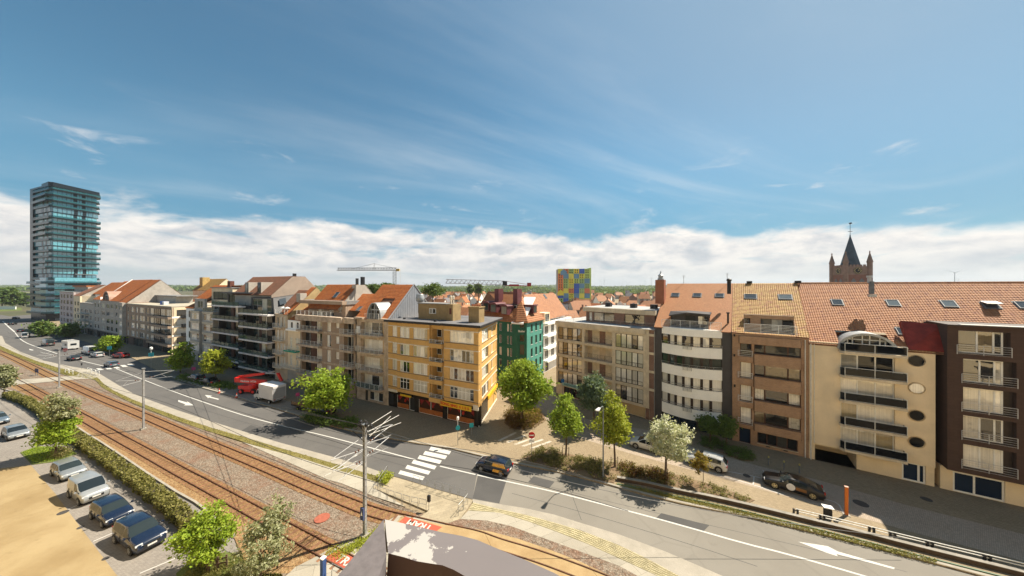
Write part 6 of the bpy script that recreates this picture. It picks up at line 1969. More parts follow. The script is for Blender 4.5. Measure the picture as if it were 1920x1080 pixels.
# ------------------------------------------------------------------ glass tower
def off_poly(poly, d):
    out = []
    n = len(poly)
    for k in range(n):
        p0, p1, p2 = V(poly[k - 1]), V(poly[k]), V(poly[(k + 1) % n])
        a, c = (p1 - p0).normalized(), (p2 - p1).normalized()
        nn = (V((a.y, -a.x)) + V((c.y, -c.x))).normalized()
        out.append(tuple(p1 + nn * d))
    return out
t = thing('glass_tower', 'tall dark glass tower with stacked balcony slabs at the end of the row', 'tower block', (-272, 185, 0))
M_TG = glass_mat('tower_glass', [(0, (.09, .34, .42)), (.45, (.16, .50, .60)), (.8, (.05, .17, .23))], .5, wob=.02)
M_TS = mat('tower_dark_panel', (.012, .018, .024), .25, .2, .3)
M_TB = clear_glass('tower_balustrade', (.04, .15, .17), .55)
fp = [(-24.5, 9.0), (0, 0), (1.2, .6), (3.2, 17.0), (2.6, 20.0), (.4, 22.0), (-18, 27)]
nfl, z0 = 22, 8.5
ph = (81.5 - z0) / nfl
for i in range(nfl):
    z = z0 + i * ph
    rec = i in (0, 6, 11, 17)
    mb = MB(); core = off_poly(fp, -.9 if not rec else -.3)
    mb.prism(core, z + .02, z + ph - .3)
    t_ = mb.build('glazing', M_TG, t)
    # mullions and solid bays
    mb = MB()
    for (a, c) in ((core[0], core[1]), (core[2], core[3])):
        a, c = V(a), V(c); L = (c - a).length; u = (c - a) / L; nn = V((u.y, -u.x))
        m_ = int(L / 1.7)
        for k in range(m_ + 1):
            q = a + u * (L * k / m_)
            wd = .8 if k in (int(.6 * m_), int(.82 * m_)) else .07
            pq = [q - u * wd, q + u * wd, q + u * wd - nn * .1, q - u * wd - nn * .1]
            mb.prism([tuple(v + nn * .06) for v in pq][::-1], z + .02, z + ph - .3)
    mb.build('mullion', M_TS, t)['kind'] = 'stuff'
    if not rec:
        sl_ = off_poly(fp, .35)
        if i % 6 in (1, 2): sl_[1] = (sl_[1][0] + .4, sl_[1][1] - 1.6); sl_[2] = (sl_[2][0] + 1.1, sl_[2][1] - .6)
        if i % 6 in (3, 4): sl_[3] = (sl_[3][0] + 1.2, sl_[3][1]); sl_[4] = (sl_[4][0] + 1.0, sl_[4][1])
        MB().prism(sl_, z - .5, z + .15).build('balcony', M_TS, t)
        g = MB()
        for (a, c) in ((sl_[0], sl_[1]), (sl_[1], sl_[2]), (sl_[2], sl_[3]), (sl_[3], sl_[4])):
            a, c = V((*a, z + .12)), V((*c, z + .12))
            g.slab([a, c, c + V((0, 0, .95)), a + V((0, 0, .95))], (-.03, .03, 0))
        g.build('balustrade', M_TB, t)
mb = MB(); tp_ = off_poly(fp, .5)
mb.prism(tp_, 79.6, 80.6); mb.slab([(tp_[1][0] - 9, tp_[1][1] + 3.4, 80.4), (tp_[1][0], tp_[1][1], 80.4), (tp_[1][0], tp_[1][1], 82.2), (tp_[1][0] - 9, tp_[1][1] + 3.4, 81.8)], (1.0, 1.0, 0)); mb.slab([(tp_[2][0], tp_[2][1], 80.4), (tp_[4][0], tp_[4][1], 80.4), (tp_[4][0], tp_[4][1], 81.8), (tp_[2][0], tp_[2][1], 82.2)], (-1, .2, 0)); mb.build('roof', M_TS, t)
MB().prism([(-24.6, 8.6), (-21, 7.4), (-21, 26), (-24.6, 26)], z0, 80.2).build('side_wing', M_TS, t)
for i in range(7):
    z = 1 + i * 3.6
    w_ = [(-27.5, 9.5), (-2, -1.5), (3, 0), (5, 19), (-20, 30)]
    if i: MB().prism(off_poly(w_, .6), z - .3, z + .2).build('balcony', M_TS, t); MB().prism(off_poly(w_, .5), z + .2, z + 1.15).build('balustrade', M_TB, t)
    MB().prism(off_poly(w_, -1.4), z + .2 if i else 0, z + 3.3).build('glazing', M_TG if i else M_TS, t)

# ------------------------------------------------------------------ coloured block, church, cranes, turbines
t = thing('apartment_tower', 'multicoloured patchwork apartment tower beyond the village roofs', 'tower block', at(1076, 536, 262) * V((1, 1, 0)), -.03)
cw = 26.4
MB().box(-cw / 2, .5, 0, cw / 2, 13, 35).build('wall', F_LGREY, t)
pal = [(.78, .72, .08), (.07, .14, .48), (.78, .25, .08), (.42, .60, .20), (.16, .30, .42), (.82, .66, .07), (.55, .70, .18), (.78, .70, .12), (.70, .22, .12)]
pm = [mat('colour_panel_%d' % k, c, .6, .08, .3, fine=.03) for k, c in enumerate(pal)]
random.seed(5)
prev = None
for r_ in range(8):
    for c in range(6):
        k = random.choice([q for q in range(9) if q != prev]); prev = k
        x0, z0 = -cw / 2 + c * cw / 6, 2.5 + r_ * 4.1
        MB().box(x0 + .06, -.12 * (k % 3), z0 + .06, x0 + cw / 6 - .06, .5, z0 + 4.04).build('colour_panel', pm[k], t)
        if k in (0, 3, 5, 6, 2):
            mb = MB()
            for i in range(2):
                for j in range(2):
                    mb.box(x0 + .8 + i * 1.7, -.36, z0 + .6 + j * 1.8, x0 + 1.6 + i * 1.7, -.02, z0 + 1.6 + j * 1.8)
            o = mb.build('window', M_GLASSD, t)
            o['kind'] = 'stuff'
MB().box(cw / 2, .5, 2, cw / 2 + 1.2, 13, 36).build('corner_frame', pm[6], t)
for (x, z) in ((-8.5, 30), (-11, 13)):
    mb = MB(); mb.slab([(x - 2.6, -.6, z), (x + 2.6, -.6, z), (x + 2.6, -.6, z + 2.8), (x, -.6, z + 5), (x - 2.6, -.6, z + 2.8)], (0, .6, 0)); mb.build('gable_panel', pm[4 if z > 20 else 5], t)

def church():
    F_CH = brick_mat('church_brick', (.27, .115, .085), (.22, .095, .07), (.25, .18, .14), .5, .2, .02)
    F_CS = mat('church_stone', (.27, .18, .14), .9, .15, .5, streak=.3)
    M_SL = mat('blue_slate', (.055, .075, .095), .55, .2, .5)
    P = at(1594, 536, 158); P.z = 0
    t = thing('church_tower', 'brick church tower with clock faces, corner turrets and slate spire', 'church tower', P, R(-15))
    s, zt = 4.7, 30.5
    # the turned square: corner towards the viewer
    MB().box(-s, -s, 0, s, s, zt - 4).build('wall', F_CH, t)
    MB().box(-s - .1, -s - .1, zt - 4, s + .1, s + .1, zt).build('clock_stage', F_CS, t)
    for k in range(-3, 4):
        for ax in range(2):
            c = k * s / 3.4
            q = (c - .4, -s - .15, zt, c + .4, -s + .4, zt + .9) if ax == 0 else (-s - .15, c - .4, zt, -s + .4, c + .4, zt + .9)
            MB().box(*q).build('merlon', F_CS, t)
    for (x, y) in ((-s, -s), (s, -s), (-s, s), (s, s)):
        mb = MB(); mb.lathe([(1.0, 10), (1.0, zt + 1.8), (1.2, zt + 2.0), (1.2, zt + 2.3)], 8, (x, y, 0)); tu = mb.build('turret', F_CS, t)
        mb = MB(); mb.lathe([(1.15, zt + 2.3), (.25, zt + 6.2), (.12, zt + 6.4), (.3, zt + 6.8), (.05, zt + 7.6)], 8, (x, y, 0)); mb.build('turret_cap', F_CS, tu)
    mb = MB()
    n = 8
    base = [(3.9 * math.cos(math.pi * (2 * k + 1) / 8), 3.9 * math.sin(math.pi * (2 * k + 1) / 8)) for k in range(8)]
    mb.lathe([(3.8, zt - .2), (3.6, zt + 1.2), (.28, 45.6), (.2, 46.6)], 8, (0, 0, 0)); mb.build('spire', M_SL, t)
    mb = MB(); mb.tube([(0, 0, 46), (0, 0, 52.2)], .09, 5); mb.box(-.9, -.05, 48.2, .9, .05, 48.4); mb.slab([(-.2, 0, 51.9), (.9, 0, 52.3), (.5, 0, 52.9), (-.6, 0, 52.6)], (0, .05, 0)); mb.build('weathervane', M_BLACK, t)
    for (ax, ay, ux, uy) in ((0, -s - .12, 1, 0), (-s - .12, 0, 0, 1)):
        mb = MB(); mb.lathe([(1.75, -.02), (1.75, .08)], 24, axis='y')
        f = mb.build('clock_face', M_BLACK, t, (ax, ay, zt - 2.0), (0, 0, 0 if ux else -math.pi / 2))
        mb = MB()
        for k in range(12):
            a = 2 * math.pi * k / 12
            c, sn = math.cos(a), math.sin(a)
            mb.slab([(c * 1.05 - sn * .12, -.04, sn * 1.05 + c * .12), (c * 1.05 + sn * .12, -.04, sn * 1.05 - c * .12), (c * 1.6 + sn * .16, -.04, sn * 1.6 - c * .16), (c * 1.6 - sn * .16, -.04, sn * 1.6 + c * .16)], (0, -.06, 0))
        mb.build('clock_numeral', mat('gilt', (.60, .45, .2), .4, .1), f)
        MB().slab([(-.08, -.1, 0), (.08, -.1, 0), (.9, -.1, 1.0), (.8, -.1, 1.05)], (0, -.05, 0)).slab([(-.06, -.1, .06), (-.06, -.1, -.06), (1.3, -.1, -.3), (1.3, -.1, -.2)], (0, -.05, 0)).build('clock_hand', mat('gilt', (.6, .45, .2)), f)
        for dx in (-1.6, 1.6):
            mb = MB(); pts = [(dx - .9, 0), (dx + .9, 0), (dx + .9, 3), (dx, 4.2), (dx - .9, 3)]
            mb.slab([((x if ux else ax - .03), (ay - .03 if ux else x), 20.5 + z) for x, z in pts], (0, .2, 0) if ux else (.2, 0, 0)); mb.build('louvre_window', M_LEAD, t)
church()

def lattice(mb, A, B, w, h, n, r=.09):
    A, B = V(A), V(B)
    u = (B - A).normalized(); sd_ = u.cross(V((0, 0, 1))).normalized()
    lo1, lo2, up = sd_ * w / 2, -sd_ * w / 2, V((0, 0, h))
    for o in (lo1, lo2, up): mb.tube([A + o, B + o], r, 4)
    for k in range(n):
        p, q, m_ = A.lerp(B, k / n), A.lerp(B, (k + 1) / n), A.lerp(B, (k + .5) / n)
        for o in (lo1, lo2):
            mb.tube([p + o, m_ + up], r * .6, 3); mb.tube([m_ + up, q + o], r * .6, 3)
        mb.tube([p + lo1, p + lo2], r * .6, 3)
M_CR, M_CY, M_CRD = mat('crane_grey', (.22, .22, .215), .5), mat('crane_yellow', (.42, .30, .08), .5), mat('crane_red', (.32, .03, .03), .5)
D1 = 225
t = thing('tower_crane', 'grey tower crane with yellow counterweight above the gable roofs', 'crane', at(740, 536, D1) * V((1, 1, 0)))
o_ = t.location
mz = at(740, 507, D1).z
mb = MB()
for (x, y) in ((-.9, -.9), (.9, -.9), (.9, .9), (-.9, .9)): mb.tube([(x, y, 0), (x, y, mz)], .14, 4)
for k in range(14):
    for s_ in (-1, 1): mb.tube([(-.9, .9 * s_, mz * k / 14), (.9, .9 * s_, mz * (k + 1) / 14)], .08, 3)
mb.build('mast', M_CR, t)
dj = V((at(633, 506, D1 * 1.06) - at(740, 507, D1))); dj.z = 0
mb = MB(); lattice(mb, (1.5, 0, mz), V((0, 0, mz + .6)) + dj, 1.4, 1.9, 22, .2); mb.build('jib', M_CR, t)
mb = MB(); ap = dj * .345 + V((0, 0, mz + 5.2))
mb.tube([dj * .345 + V((0, 0, mz + 1)), ap], .2, 4); mb.tube([ap, (0, 0, mz + 1.6)], .12, 4); mb.tube([ap, dj * .74 + V((0, 0, mz + 1.6))], .12, 4); mb.build('tie_bar', M_CR, t)
MB().box(1.2, -.8, mz - .6, 3.4, .8, mz + 1.2).build('counterweight', M_CY, t)
mb = MB(); mb.tube([(4.0, 0, mz), (4.0, 0, mz - 9)], .05, 4); mb.build('hoist_rope', M_CY, t)
D2 = 195
t = thing('tower_crane', 'white and red tower crane low over the rooftops behind the yellow block', 'crane', at(946, 536, D2) * V((1, 1, 0)))
mz = at(946, 535, D2).z
mb = MB()
for (x, y) in ((-.9, -.9), (.9, -.9), (.9, .9), (-.9, .9)): mb.tube([(x, y, 0), (x, y, mz)], .14, 4)
for k in range(12):
    for s_ in (-1, 1): mb.tube([(-.9, .9 * s_, mz * k / 12), (.9, .9 * s_, mz * (k + 1) / 12)], .08, 3)
mb.build('mast', M_CR, t)
e = V((at(836, 531, D2) - at(946, 535, D2)))
mb = MB(); lattice(mb, (0, 0, mz + .3), V((0, 0, mz)) + e, 1.5, 2.4, 13, .2); mb.build('jib', mat('crane_white', (.30, .26, .25), .5), t)
MB().box(-1.2, -1.2, mz, 1.6, 1.2, mz + 2.6).build('cab', M_BLACK, t)
mb = MB(); mb.tube([(0, 0, mz + 2.6), (16, 0, mz + .4)], .16, 4); mb.tube([(0, 0, mz), (16, 0, mz - .4)], .35, 4); mb.box(3, -.7, mz - .6, 9, .7, mz + .6); mb.build('counter_jib', M_CRD, t)
MB().box(14, -1, mz - .6, 16.5, 1, mz + 1.6).build('counterweight', M_CRD, t)

M_TW = mat('turbine_white', (.62, .63, .64), .6, .05)
def turbine_mesh(ph):
    t = thing('wind_turbine', 'x', 'wind turbine', group='wind turbines on the horizon')
    mb = MB(); mb.tube([(0, 0, 0), (0, 0, 100)], [2.4, 1.3], 8); mb.build('mast', M_TW, t)
    MB().box(-1.8, -3, 98.5, 1.8, 5, 102).build('nacelle', M_TW, t)
    for k in range(3):
        a = ph + k * 2 * math.pi / 3
        mb = MB(); c, s = math.cos(a), math.sin(a)
        mb.slab([(c * 2 - s * 1.2, -4, 100 + s * 2 + c * 1.2), (c * 2 + s * 1.2, -4, 100 + s * 2 - c * 1.2), (c * 46, -4, 100 + s * 46)], (0, .8, 0)); mb.build('blade', M_TW, t)
    return t
tb = turbine_mesh(.5)
labs = ['pair of far wind turbines, taller slim one by the coloured tower', 'wind turbine just beyond the coloured tower on the horizon', 'small wind turbine midway between coloured tower and orange chimney', 'faint small wind turbine next to the midway one', 'wind turbine second from the orange chimney', 'wind turbine closest to the orange chimney', 'wind turbine above the long red tiled roof', 'faint tiny turbine beside the large one over the red roof']
for i, (px, d, an) in enumerate(((1133, 4200, .3), (1126.5, 5200, .1), (1168.6, 4700, -.2), (1177, 5600, .4), (1210, 5000, .2), (1221, 3300, .1), (1790, 1900, -.75), (1797, 3600, -.7))):
    p = at(px, 536, d); p.z = 0
    if i == 0: tb.location = p; tb.rotation_euler = (0, 0, an); tb['label'] = 'slim wind turbine beside the coloured tower, the taller of two'
    else: dup(tb, p, an, labs[i])
# masts and aerials standing on the white roof
for px, top, lab in ((1282, 516, 'thin roof aerial over the middle of the white curved building'), (1363.5, 512, 'thin roof aerial above the brick party wall of the white building')):
    p = at(px, 536, 55 if px < 1300 else 51)
    t = thing('roof_aerial', lab, 'aerial', (p.x, p.y, 20))
    z = at(px, top, p.y).z - 20
    mb = MB(); mb.tube([(0, 0, -.2), (0, 0, z)], .035, 5); mb.build('mast', M_GALV, t)
    mb = MB()
    for k in range(4): mb.tube([(-.3 + .05 * k, 0, z - .1 - .12 * k), (.3 - .05 * k, 0, z - .1 - .12 * k)], .012, 4)
    mb.build('dipole', M_GALV, t)

# ------------------------------------------------------------------ the terrace's own unseen building, put in for warm bounce, with its parapet
u = V((.92, -.39, 0)).normalized()
c = V((0, -2.2, 0))
b = Bld('apartment_building', 'unseen pale apartment block opposite the row, carrying the viewing terrace', 'building', c + u * 95, c - u * 70)
fl = [(1 + 3.0 * k, 3.0 + 3.0 * k) for k in range(1, 9)]
ops = [(4 + 6.2 * k, 7.6 + 6.2 * k, a, q) for k in range(25) for a, q in fl]
b.seg(mat('pale_cream_render', (.87, .71, .45), .85, .04, .5, fine=.03), 0, b.w, 0, 30, 0, ops, back=.4)  # height and cream tone chosen to throw warm fill onto the row
me = cached('opp', lambda: MB().box(.03, .12, .03, 3.57, .18, 1.97).mesh('window', M_GLASSD))
for o in ops: b.put('window', me, o[0], 0, o[2])
b.body(F_LGREY, 0, b.w, .42, 12, 30)
b.flush()
b = None
zt = 19.85
M_PEEL, n_, b_ = _base('peeling_parapet_paint')
tc_ = n_.new('ShaderNodeTexCoord').outputs['Object']
xx_ = n_.sep(tc_)[0]
f_ = n_.math('ADD', n_.math('MULTIPLY', n_.noise(tc_, 7, 8, .68), 1.0), n_.math('MULTIPLY', n_.math('ADD', xx_, .50), .55))
n_.put(n_.mix(n_.smooth(f_, .535, .55), (.31, .30, .29, 1), n_.mix(n_.noise(tc_, 3, 6), (.105, .094, .10, 1), (.135, .122, .128, 1))), b_.inputs['Base Color'])
b_.inputs['Roughness'].default_value = .75
M_PGREY = mat('grey_parapet_paint', (.118, .106, .112), .75, .14, 5, fine=.10, streak=.2)
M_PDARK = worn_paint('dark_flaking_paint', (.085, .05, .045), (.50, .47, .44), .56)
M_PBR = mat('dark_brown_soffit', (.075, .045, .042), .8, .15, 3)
par = thing('parapet', 'grey painted concrete parapet with peeling white patches in the bottom centre', 'parapet', (0, 0, 0))
Zp = lambda x, y: (640 + x / 3.375, 760 + y / 3.375)
def tp(pts, z): return [G(*Zp(*q), z) for q in pts]
outer = [(275, 722), (420, 752), (630, 802), (760, 826), (860, 852), (1000, 912), (1180, 985), (1350, 1062), (1560, 1180)]
inner = [(297, 936), (400, 962), (470, 985), (560, 1000), (640, 1012), (710, 1040), (790, 1085), (960, 1200)]
A_, B_ = tp(outer, zt), tp(inner, zt)
mb = MB()
seam = 3
def fan(A_, B_, mb, rng):
    for k in rng:
        a0, a1 = A_[k], A_[k + 1]
        b0, b1 = B_[min(k, len(B_) - 1)], B_[min(k + 1, len(B_) - 1)]
        mb.poly([b0, b1, a1, a0])
fan(A_, B_, mb, range(0, 8)); mb.build('coping', M_PEEL, par)
mb = MB()
for k in range(len(A_) - 1):
    d = V((0, 0, -.16)); mb.poly([A_[k], A_[k + 1], A_[k + 1] + d, A_[k] + d])
mb.build('outer_edge', M_PGREY, par)
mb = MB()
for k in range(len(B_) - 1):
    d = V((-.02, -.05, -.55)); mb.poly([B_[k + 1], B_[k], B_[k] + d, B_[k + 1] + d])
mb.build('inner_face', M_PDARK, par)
left = [(268, 722), (180, 830), (60, 980), (-40, 1100), (-140, 1220), (180, 1220), (236, 1090), (285, 940)]
L_ = tp(left, zt + .012)
mb = MB(); mb.slab(L_, (0, 0, -.17)); mb.build('coping', M_PGREY, par)
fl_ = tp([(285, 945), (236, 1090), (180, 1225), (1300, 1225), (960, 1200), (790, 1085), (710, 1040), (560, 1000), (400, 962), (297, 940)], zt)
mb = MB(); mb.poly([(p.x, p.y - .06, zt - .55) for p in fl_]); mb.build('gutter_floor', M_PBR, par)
# ------------------------------------------------------------------ vegetation
rng = np.random.default_rng(11)
M_BARK = mat('bark', (.11, .075, .05), .95, .3, 5)
L_GREEN = leaf_mat('fresh_green_leaf', (.19, .30, .02), (.27, .38, .03), (.37, .46, .05))
L_LIME = leaf_mat('yellow_green_leaf', (.28, .33, .02), (.37, .41, .03), (.47, .49, .06))
L_DARK = leaf_mat('dark_green_leaf', (.07, .125, .025), (.105, .17, .035), (.15, .22, .05), .28)
L_GREY = leaf_mat('grey_green_leaf', (.10, .15, .09), (.14, .20, .12), (.19, .25, .16), .25)
L_WHITE = leaf_mat('silvery_blossom_leaf', (.50, .53, .28), (.68, .68, .46), (.80, .79, .62), .3)
L_PALE = leaf_mat('pale_olive_leaf', (.21, .225, .10), (.31, .32, .17), (.42, .42, .26), .3)
L_HEDGE = leaf_mat('hedge_leaf', (.13, .125, .03), (.20, .185, .05), (.28, .25, .08), .25)
L_RED = leaf_mat('russet_leaf', (.10, .035, .02), (.16, .075, .025), (.22, .15, .04), .25)
L_GOLD = leaf_mat('golden_leaf', (.22, .13, .02), (.30, .20, .03), (.36, .27, .06), .3)
L_DRY = leaf_mat('perennial_leaf', (.10, .11, .03), (.20, .18, .06), (.34, .27, .12), .25)

def leaf_quads(c, size, up=.45, aspect=.62):
    """one small pointed leaf (rhombus) per centre, random facing with some bias upwards"""
    n = len(c)
    nr = rng.normal(size=(n, 3)); nr[:, 2] += up * 2
    nr /= np.linalg.norm(nr, axis=1)[:, None]
    a = np.cross(nr, rng.normal(size=(n, 3))); a /= np.linalg.norm(a, axis=1)[:, None]
    b_ = np.cross(nr, a)
    s = (size * rng.uniform(.6, 1.35, n))[:, None]
    v = np.stack([c - a * s, c + b_ * s * aspect - a * s * .15, c + a * s, c - b_ * s * aspect - a * s * .15], 1).reshape(-1, 3)
    q = np.arange(4 * n).reshape(n, 4)
    return v, q
def crown_points(n, rx, ry, rz, clumps, rc, seed, flat=.0, taper=0.0):
    r = np.random.default_rng(seed)
    d = r.normal(size=(clumps, 3)); d /= np.linalg.norm(d, axis=1)[:, None]
    rad = .40 + .52 * r.random(clumps) ** .6
    lob = 1 + .26 * np.sin(d[:, 0] * 4.1 + seed) * np.cos(d[:, 2] * 3.7 + seed * 2) + r.uniform(-.16, .18, clumps)
    cc = d * (rad * lob)[:, None]
    if taper: cc[:, :2] *= (1 - taper * (cc[:, 2:3] + .2).clip(-.6, 1))
    cc[:, 2] = np.where(cc[:, 2] < -.55, -.55 + (cc[:, 2] + .55) * .4, cc[:, 2])
    cc = cc * np.array([rx, ry, rz])
    k = r.integers(0, clumps, n)
    sz = rc * r.uniform(.55, 1.25, clumps)
    off = r.normal(size=(n, 3)) * np.array([1, 1, .62])
    off *= (sz[k] * .55)[:, None]
    return cc, cc[k] + off
def tree(base, name, label, trunk_h, crown_c, rx, rz, leaf, n=5200, size=.15, clumps=70, rc=.62, seed=1, stakes=0, taper=0.0, tr=.11, group=None, cat='tree', ry=None, bare=0.0):
    t = thing(name, label, cat, base, 0, group)
    cz = crown_c - V(base)
    cc, pts = crown_points(n, rx, ry or rx, rz, clumps, rc, seed, taper=taper)
    v, q = leaf_quads(pts + np.array(cz), size)
    mb = MB()
    top = V((cz.x * .7, cz.y * .7, cz.z + rz * .25))
    mid = V((cz.x * .25 + random.uniform(-.08, .08), cz.y * .25, max(trunk_h, .3)))
    mb.tube([(0, 0, -.1), (0, 0, .25), mid * .5 + V((0.03, 0, 0)), mid, mid.lerp(top, .5), top], [tr * 1.5, tr * 1.1, tr, tr * .85, tr * .55, tr * .2], 7)
    order = np.argsort(-np.linalg.norm(cc, axis=1))[:min(16, clumps)]
    for i in order:
        e = V(cc[i]) + cz
        s = mid.lerp(top, random.uniform(0, .7))
        m_ = s.lerp(e, .5) + V((0, 0, -.1 * rz))
        mb.tube([s, m_, e], [tr * .38, tr * .22, tr * .07], 5)
    mb.build('trunk', M_BARK, t, smooth=True)
    obj('crown', np_mesh('crown', v, q, leaf), t)
    for k in range(stakes):
        a = k * 2.1 + .5
        mb = MB(); mb.tube([(.45 * math.cos(a), .45 * math.sin(a), 0), (.45 * math.cos(a), .45 * math.sin(a), 1.1)], .04, 5)
        mb.tube([(.45 * math.cos(a), .45 * math.sin(a), 1.0), (0, 0, .95)], .015, 4)
        mb.build('stake', M_BARK, t)
    return t
def ptree(px, py, x0, y0, x1, y1, name, label, leaf, z=.12, **kw):
    """base pixel and crown rectangle as seen in the photo -> position and size at the trunk's own distance"""
    p = G(px, py, z)
    c = at((x0 + x1) / 2, (y0 + y1) / 2, p.y)
    k = math.sqrt(1 + (p.x / p.y) ** 2)
    rx = (x1 - x0) / 2 / F * p.y / k * .9; rz = (y1 - y0) / 2 / F * p.y * .92
    return tree(p, name, label, kw.pop('trunk_h', max(.5, c.z - rz * .8 - z)), c, rx, rz, leaf, **kw)

ptree(338, 699, 314, 644, 364, 697, 'street_tree', 'dark green street tree in front of the white house', L_GREEN, n=5000, size=.22, rc=.85, seed=3, clumps=60)
ptree(404, 717, 377, 655, 432, 708, 'street_tree', 'bright green street tree in front of the dark modern block', L_LIME, n=5200, size=.22, rc=.85, seed=8, clumps=60)
ptree(622, 786, 565, 693, 665, 772, 'street_tree', 'broad green tree in front of the wide tan block', L_GREEN, n=9000, size=.22, rc=1.0, seed=5, clumps=90, tr=.18)
ptree(976, 796, 934, 676, 1030, 772, 'street_tree', 'large round green tree at the corner of the side street', L_GREEN, n=12000, size=.20, rc=.95, seed=14, clumps=120, tr=.2, trunk_h=1.6)
ptree(1061, 857, 1030, 736, 1096, 826, 'street_tree', 'young staked green tree in the planting bed by the no entry sign', L_GREEN, n=6000, size=.13, rc=.6, seed=21, clumps=80, stakes=2, taper=.35)
ptree(1153, 876, 1112, 741, 1187, 846, 'street_tree', 'yellow green tree with ragged crown behind the street lamp', L_LIME, n=6000, size=.14, rc=.6, seed=33, clumps=72, stakes=2, taper=.4)
ptree(1113, 803, 1083, 696, 1143, 776, 'street_tree', 'grey green tree in front of the concrete banded block', L_GREY, n=6500, size=.17, rc=.75, seed=17, clumps=80, tr=.14)
ptree(1247, 900, 1206, 780, 1296, 864, 'street_tree', 'silvery white leaved tree in the planting bed', L_WHITE, n=9000, size=.12, rc=.6, seed=41, clumps=95, stakes=3, tr=.12)
ptree(1318, 911, 1298, 848, 1332, 889, 'street_tree', 'small golden sapling beside the parked white hatchback', L_GOLD, n=1500, size=.10, rc=.35, seed=44, clumps=30, tr=.03, taper=.4)
ptree(1331, 832, 1313, 775, 1349, 816, 'street_tree', 'dark green small tree in front of the bowed white building', L_DARK, n=3200, size=.14, rc=.55, seed=51, clumps=40, tr=.07)
ptree(1362, 838, 1343, 780, 1383, 822, 'street_tree', 'dark green small tree at the end of the narrow raised bed', L_DARK, n=3200, size=.14, rc=.55, seed=57, clumps=40, tr=.07)
ptree(104, 855, 62, 770, 152, 842, 'street_tree', 'feathery green tree on the lawn strip between parked cars', L_GREEN, z=.05, n=7500, size=.13, rc=.6, seed=61, clumps=80, stakes=2, tr=.09)
ptree(104, 855, 84, 738, 150, 800, 'street_tree', 'pale olive tree leaning behind the feathery lawn tree', L_PALE, z=.05, n=3600, size=.13, rc=.55, seed=63, clumps=46, tr=.05)
ptree(390, 1072, 326, 945, 452, 1062, 'street_tree', 'green tree at the end of the hedge beside the dark blue SUV', L_GREEN, z=.05, n=7000, size=.10, rc=.5, seed=71, clumps=70, stakes=2, tr=.09)
ptree(486, 1100, 420, 960, 560, 1082, 'street_tree', 'pale olive tree with silvery leaves by the tram crossing', L_PALE, z=.05, n=3600, size=.10, rc=.42, seed=73, clumps=52, tr=.08)
ptree(520, 1066, 476, 930, 552, 1010, 'street_tree', 'sparse pale olive sapling reaching over the near rails', L_PALE, z=.05, n=1300, size=.09, rc=.36, seed=75, clumps=26, tr=.045)
ptree(8, 745, -26, 688, 34, 730, 'street_tree', 'pale olive tree at the far end of the hedge', L_PALE, z=.05, n=4200, size=.20, rc=.8, seed=77, clumps=55, tr=.1)
ptree(205, 662, 187, 630, 226, 660, 'street_tree', 'bright green tree beside the white panel van', L_GREEN, n=3600, size=.33, rc=1.2, seed=81, clumps=45)
ptree(80, 630, 62, 603, 101, 627, 'street_tree', 'dark green tree at the foot of the glass tower', L_DARK, n=3600, size=.5, rc=1.8, seed=83, clumps=45, tr=.25)
ptree(128, 632, 114, 608, 146, 630, 'street_tree', 'dark tree in front of the lilac end block', L_DARK, n=3600, size=.45, rc=1.6, seed=85, clumps=45, tr=.22)
# trees beyond the roofs
def far_tree(px, d, x0, y0, x1, y1, label, leaf=L_DARK, name='tree', n=2600, seed=1):
    p = at(px, 536, d); p.z = 0
    c = at((x0 + x1) / 2, (y0 + y1) / 2, d)
    k = math.sqrt(1 + (p.x / p.y) ** 2)
    rx, rz = (x1 - x0) / 2 / F * d / k, (y1 - y0) / 2 / F * d
    tree(p, name, label, max(1, c.z - rz), c, rx, rz, leaf, n=n, size=.0055 * d / 2.0, clumps=50, rc=rx * .35, seed=seed, tr=.0016 * d)
L_MID = leaf_mat('mid_green_leaf', (.06, .11, .025), (.09, .155, .035), (.13, .20, .05), .25)
far_tree(811, 118, 794, 532, 829, 556, 'round green tree behind the grey sided gable', L_MID, seed=3)
far_tree(697, 150, 686, 531, 712, 552, 'green tree between the two orange gables', L_MID, seed=5)
far_tree(722, 170, 708, 531, 740, 548, 'dark tree behind the mast of the grey crane', L_MID, seed=6)
far_tree(881, 330, 876, 534, 888, 552, 'dark conical tree under the red crane', L_DARK, seed=8)
far_tree(897, 340, 890, 532, 904, 552, 'taller dark tree under the red crane', L_DARK, seed=9)
for i, (px, d, w, y0, y1, lab, lf) in enumerate((
        (4, 300, 26, 541, 572, 'green tree at the roundabout edge, first in the row', L_MID), (24, 310, 34, 542, 575, 'dark green tree behind the pale roundabout sign wall', L_DARK), (44, 330, 26, 548, 574, 'green tree hard against the glass tower podium', L_MID),
        (-18, 290, 36, 545, 580, 'broad green tree beyond the grass roundabout', L_MID), (14, 360, 40, 539, 560, 'far dark tree rising over the roundabout trees', L_DARK))):
    far_tree(px, d, px - w / 2, y0, px + w / 2, y1, lab, lf, seed=30 + i)
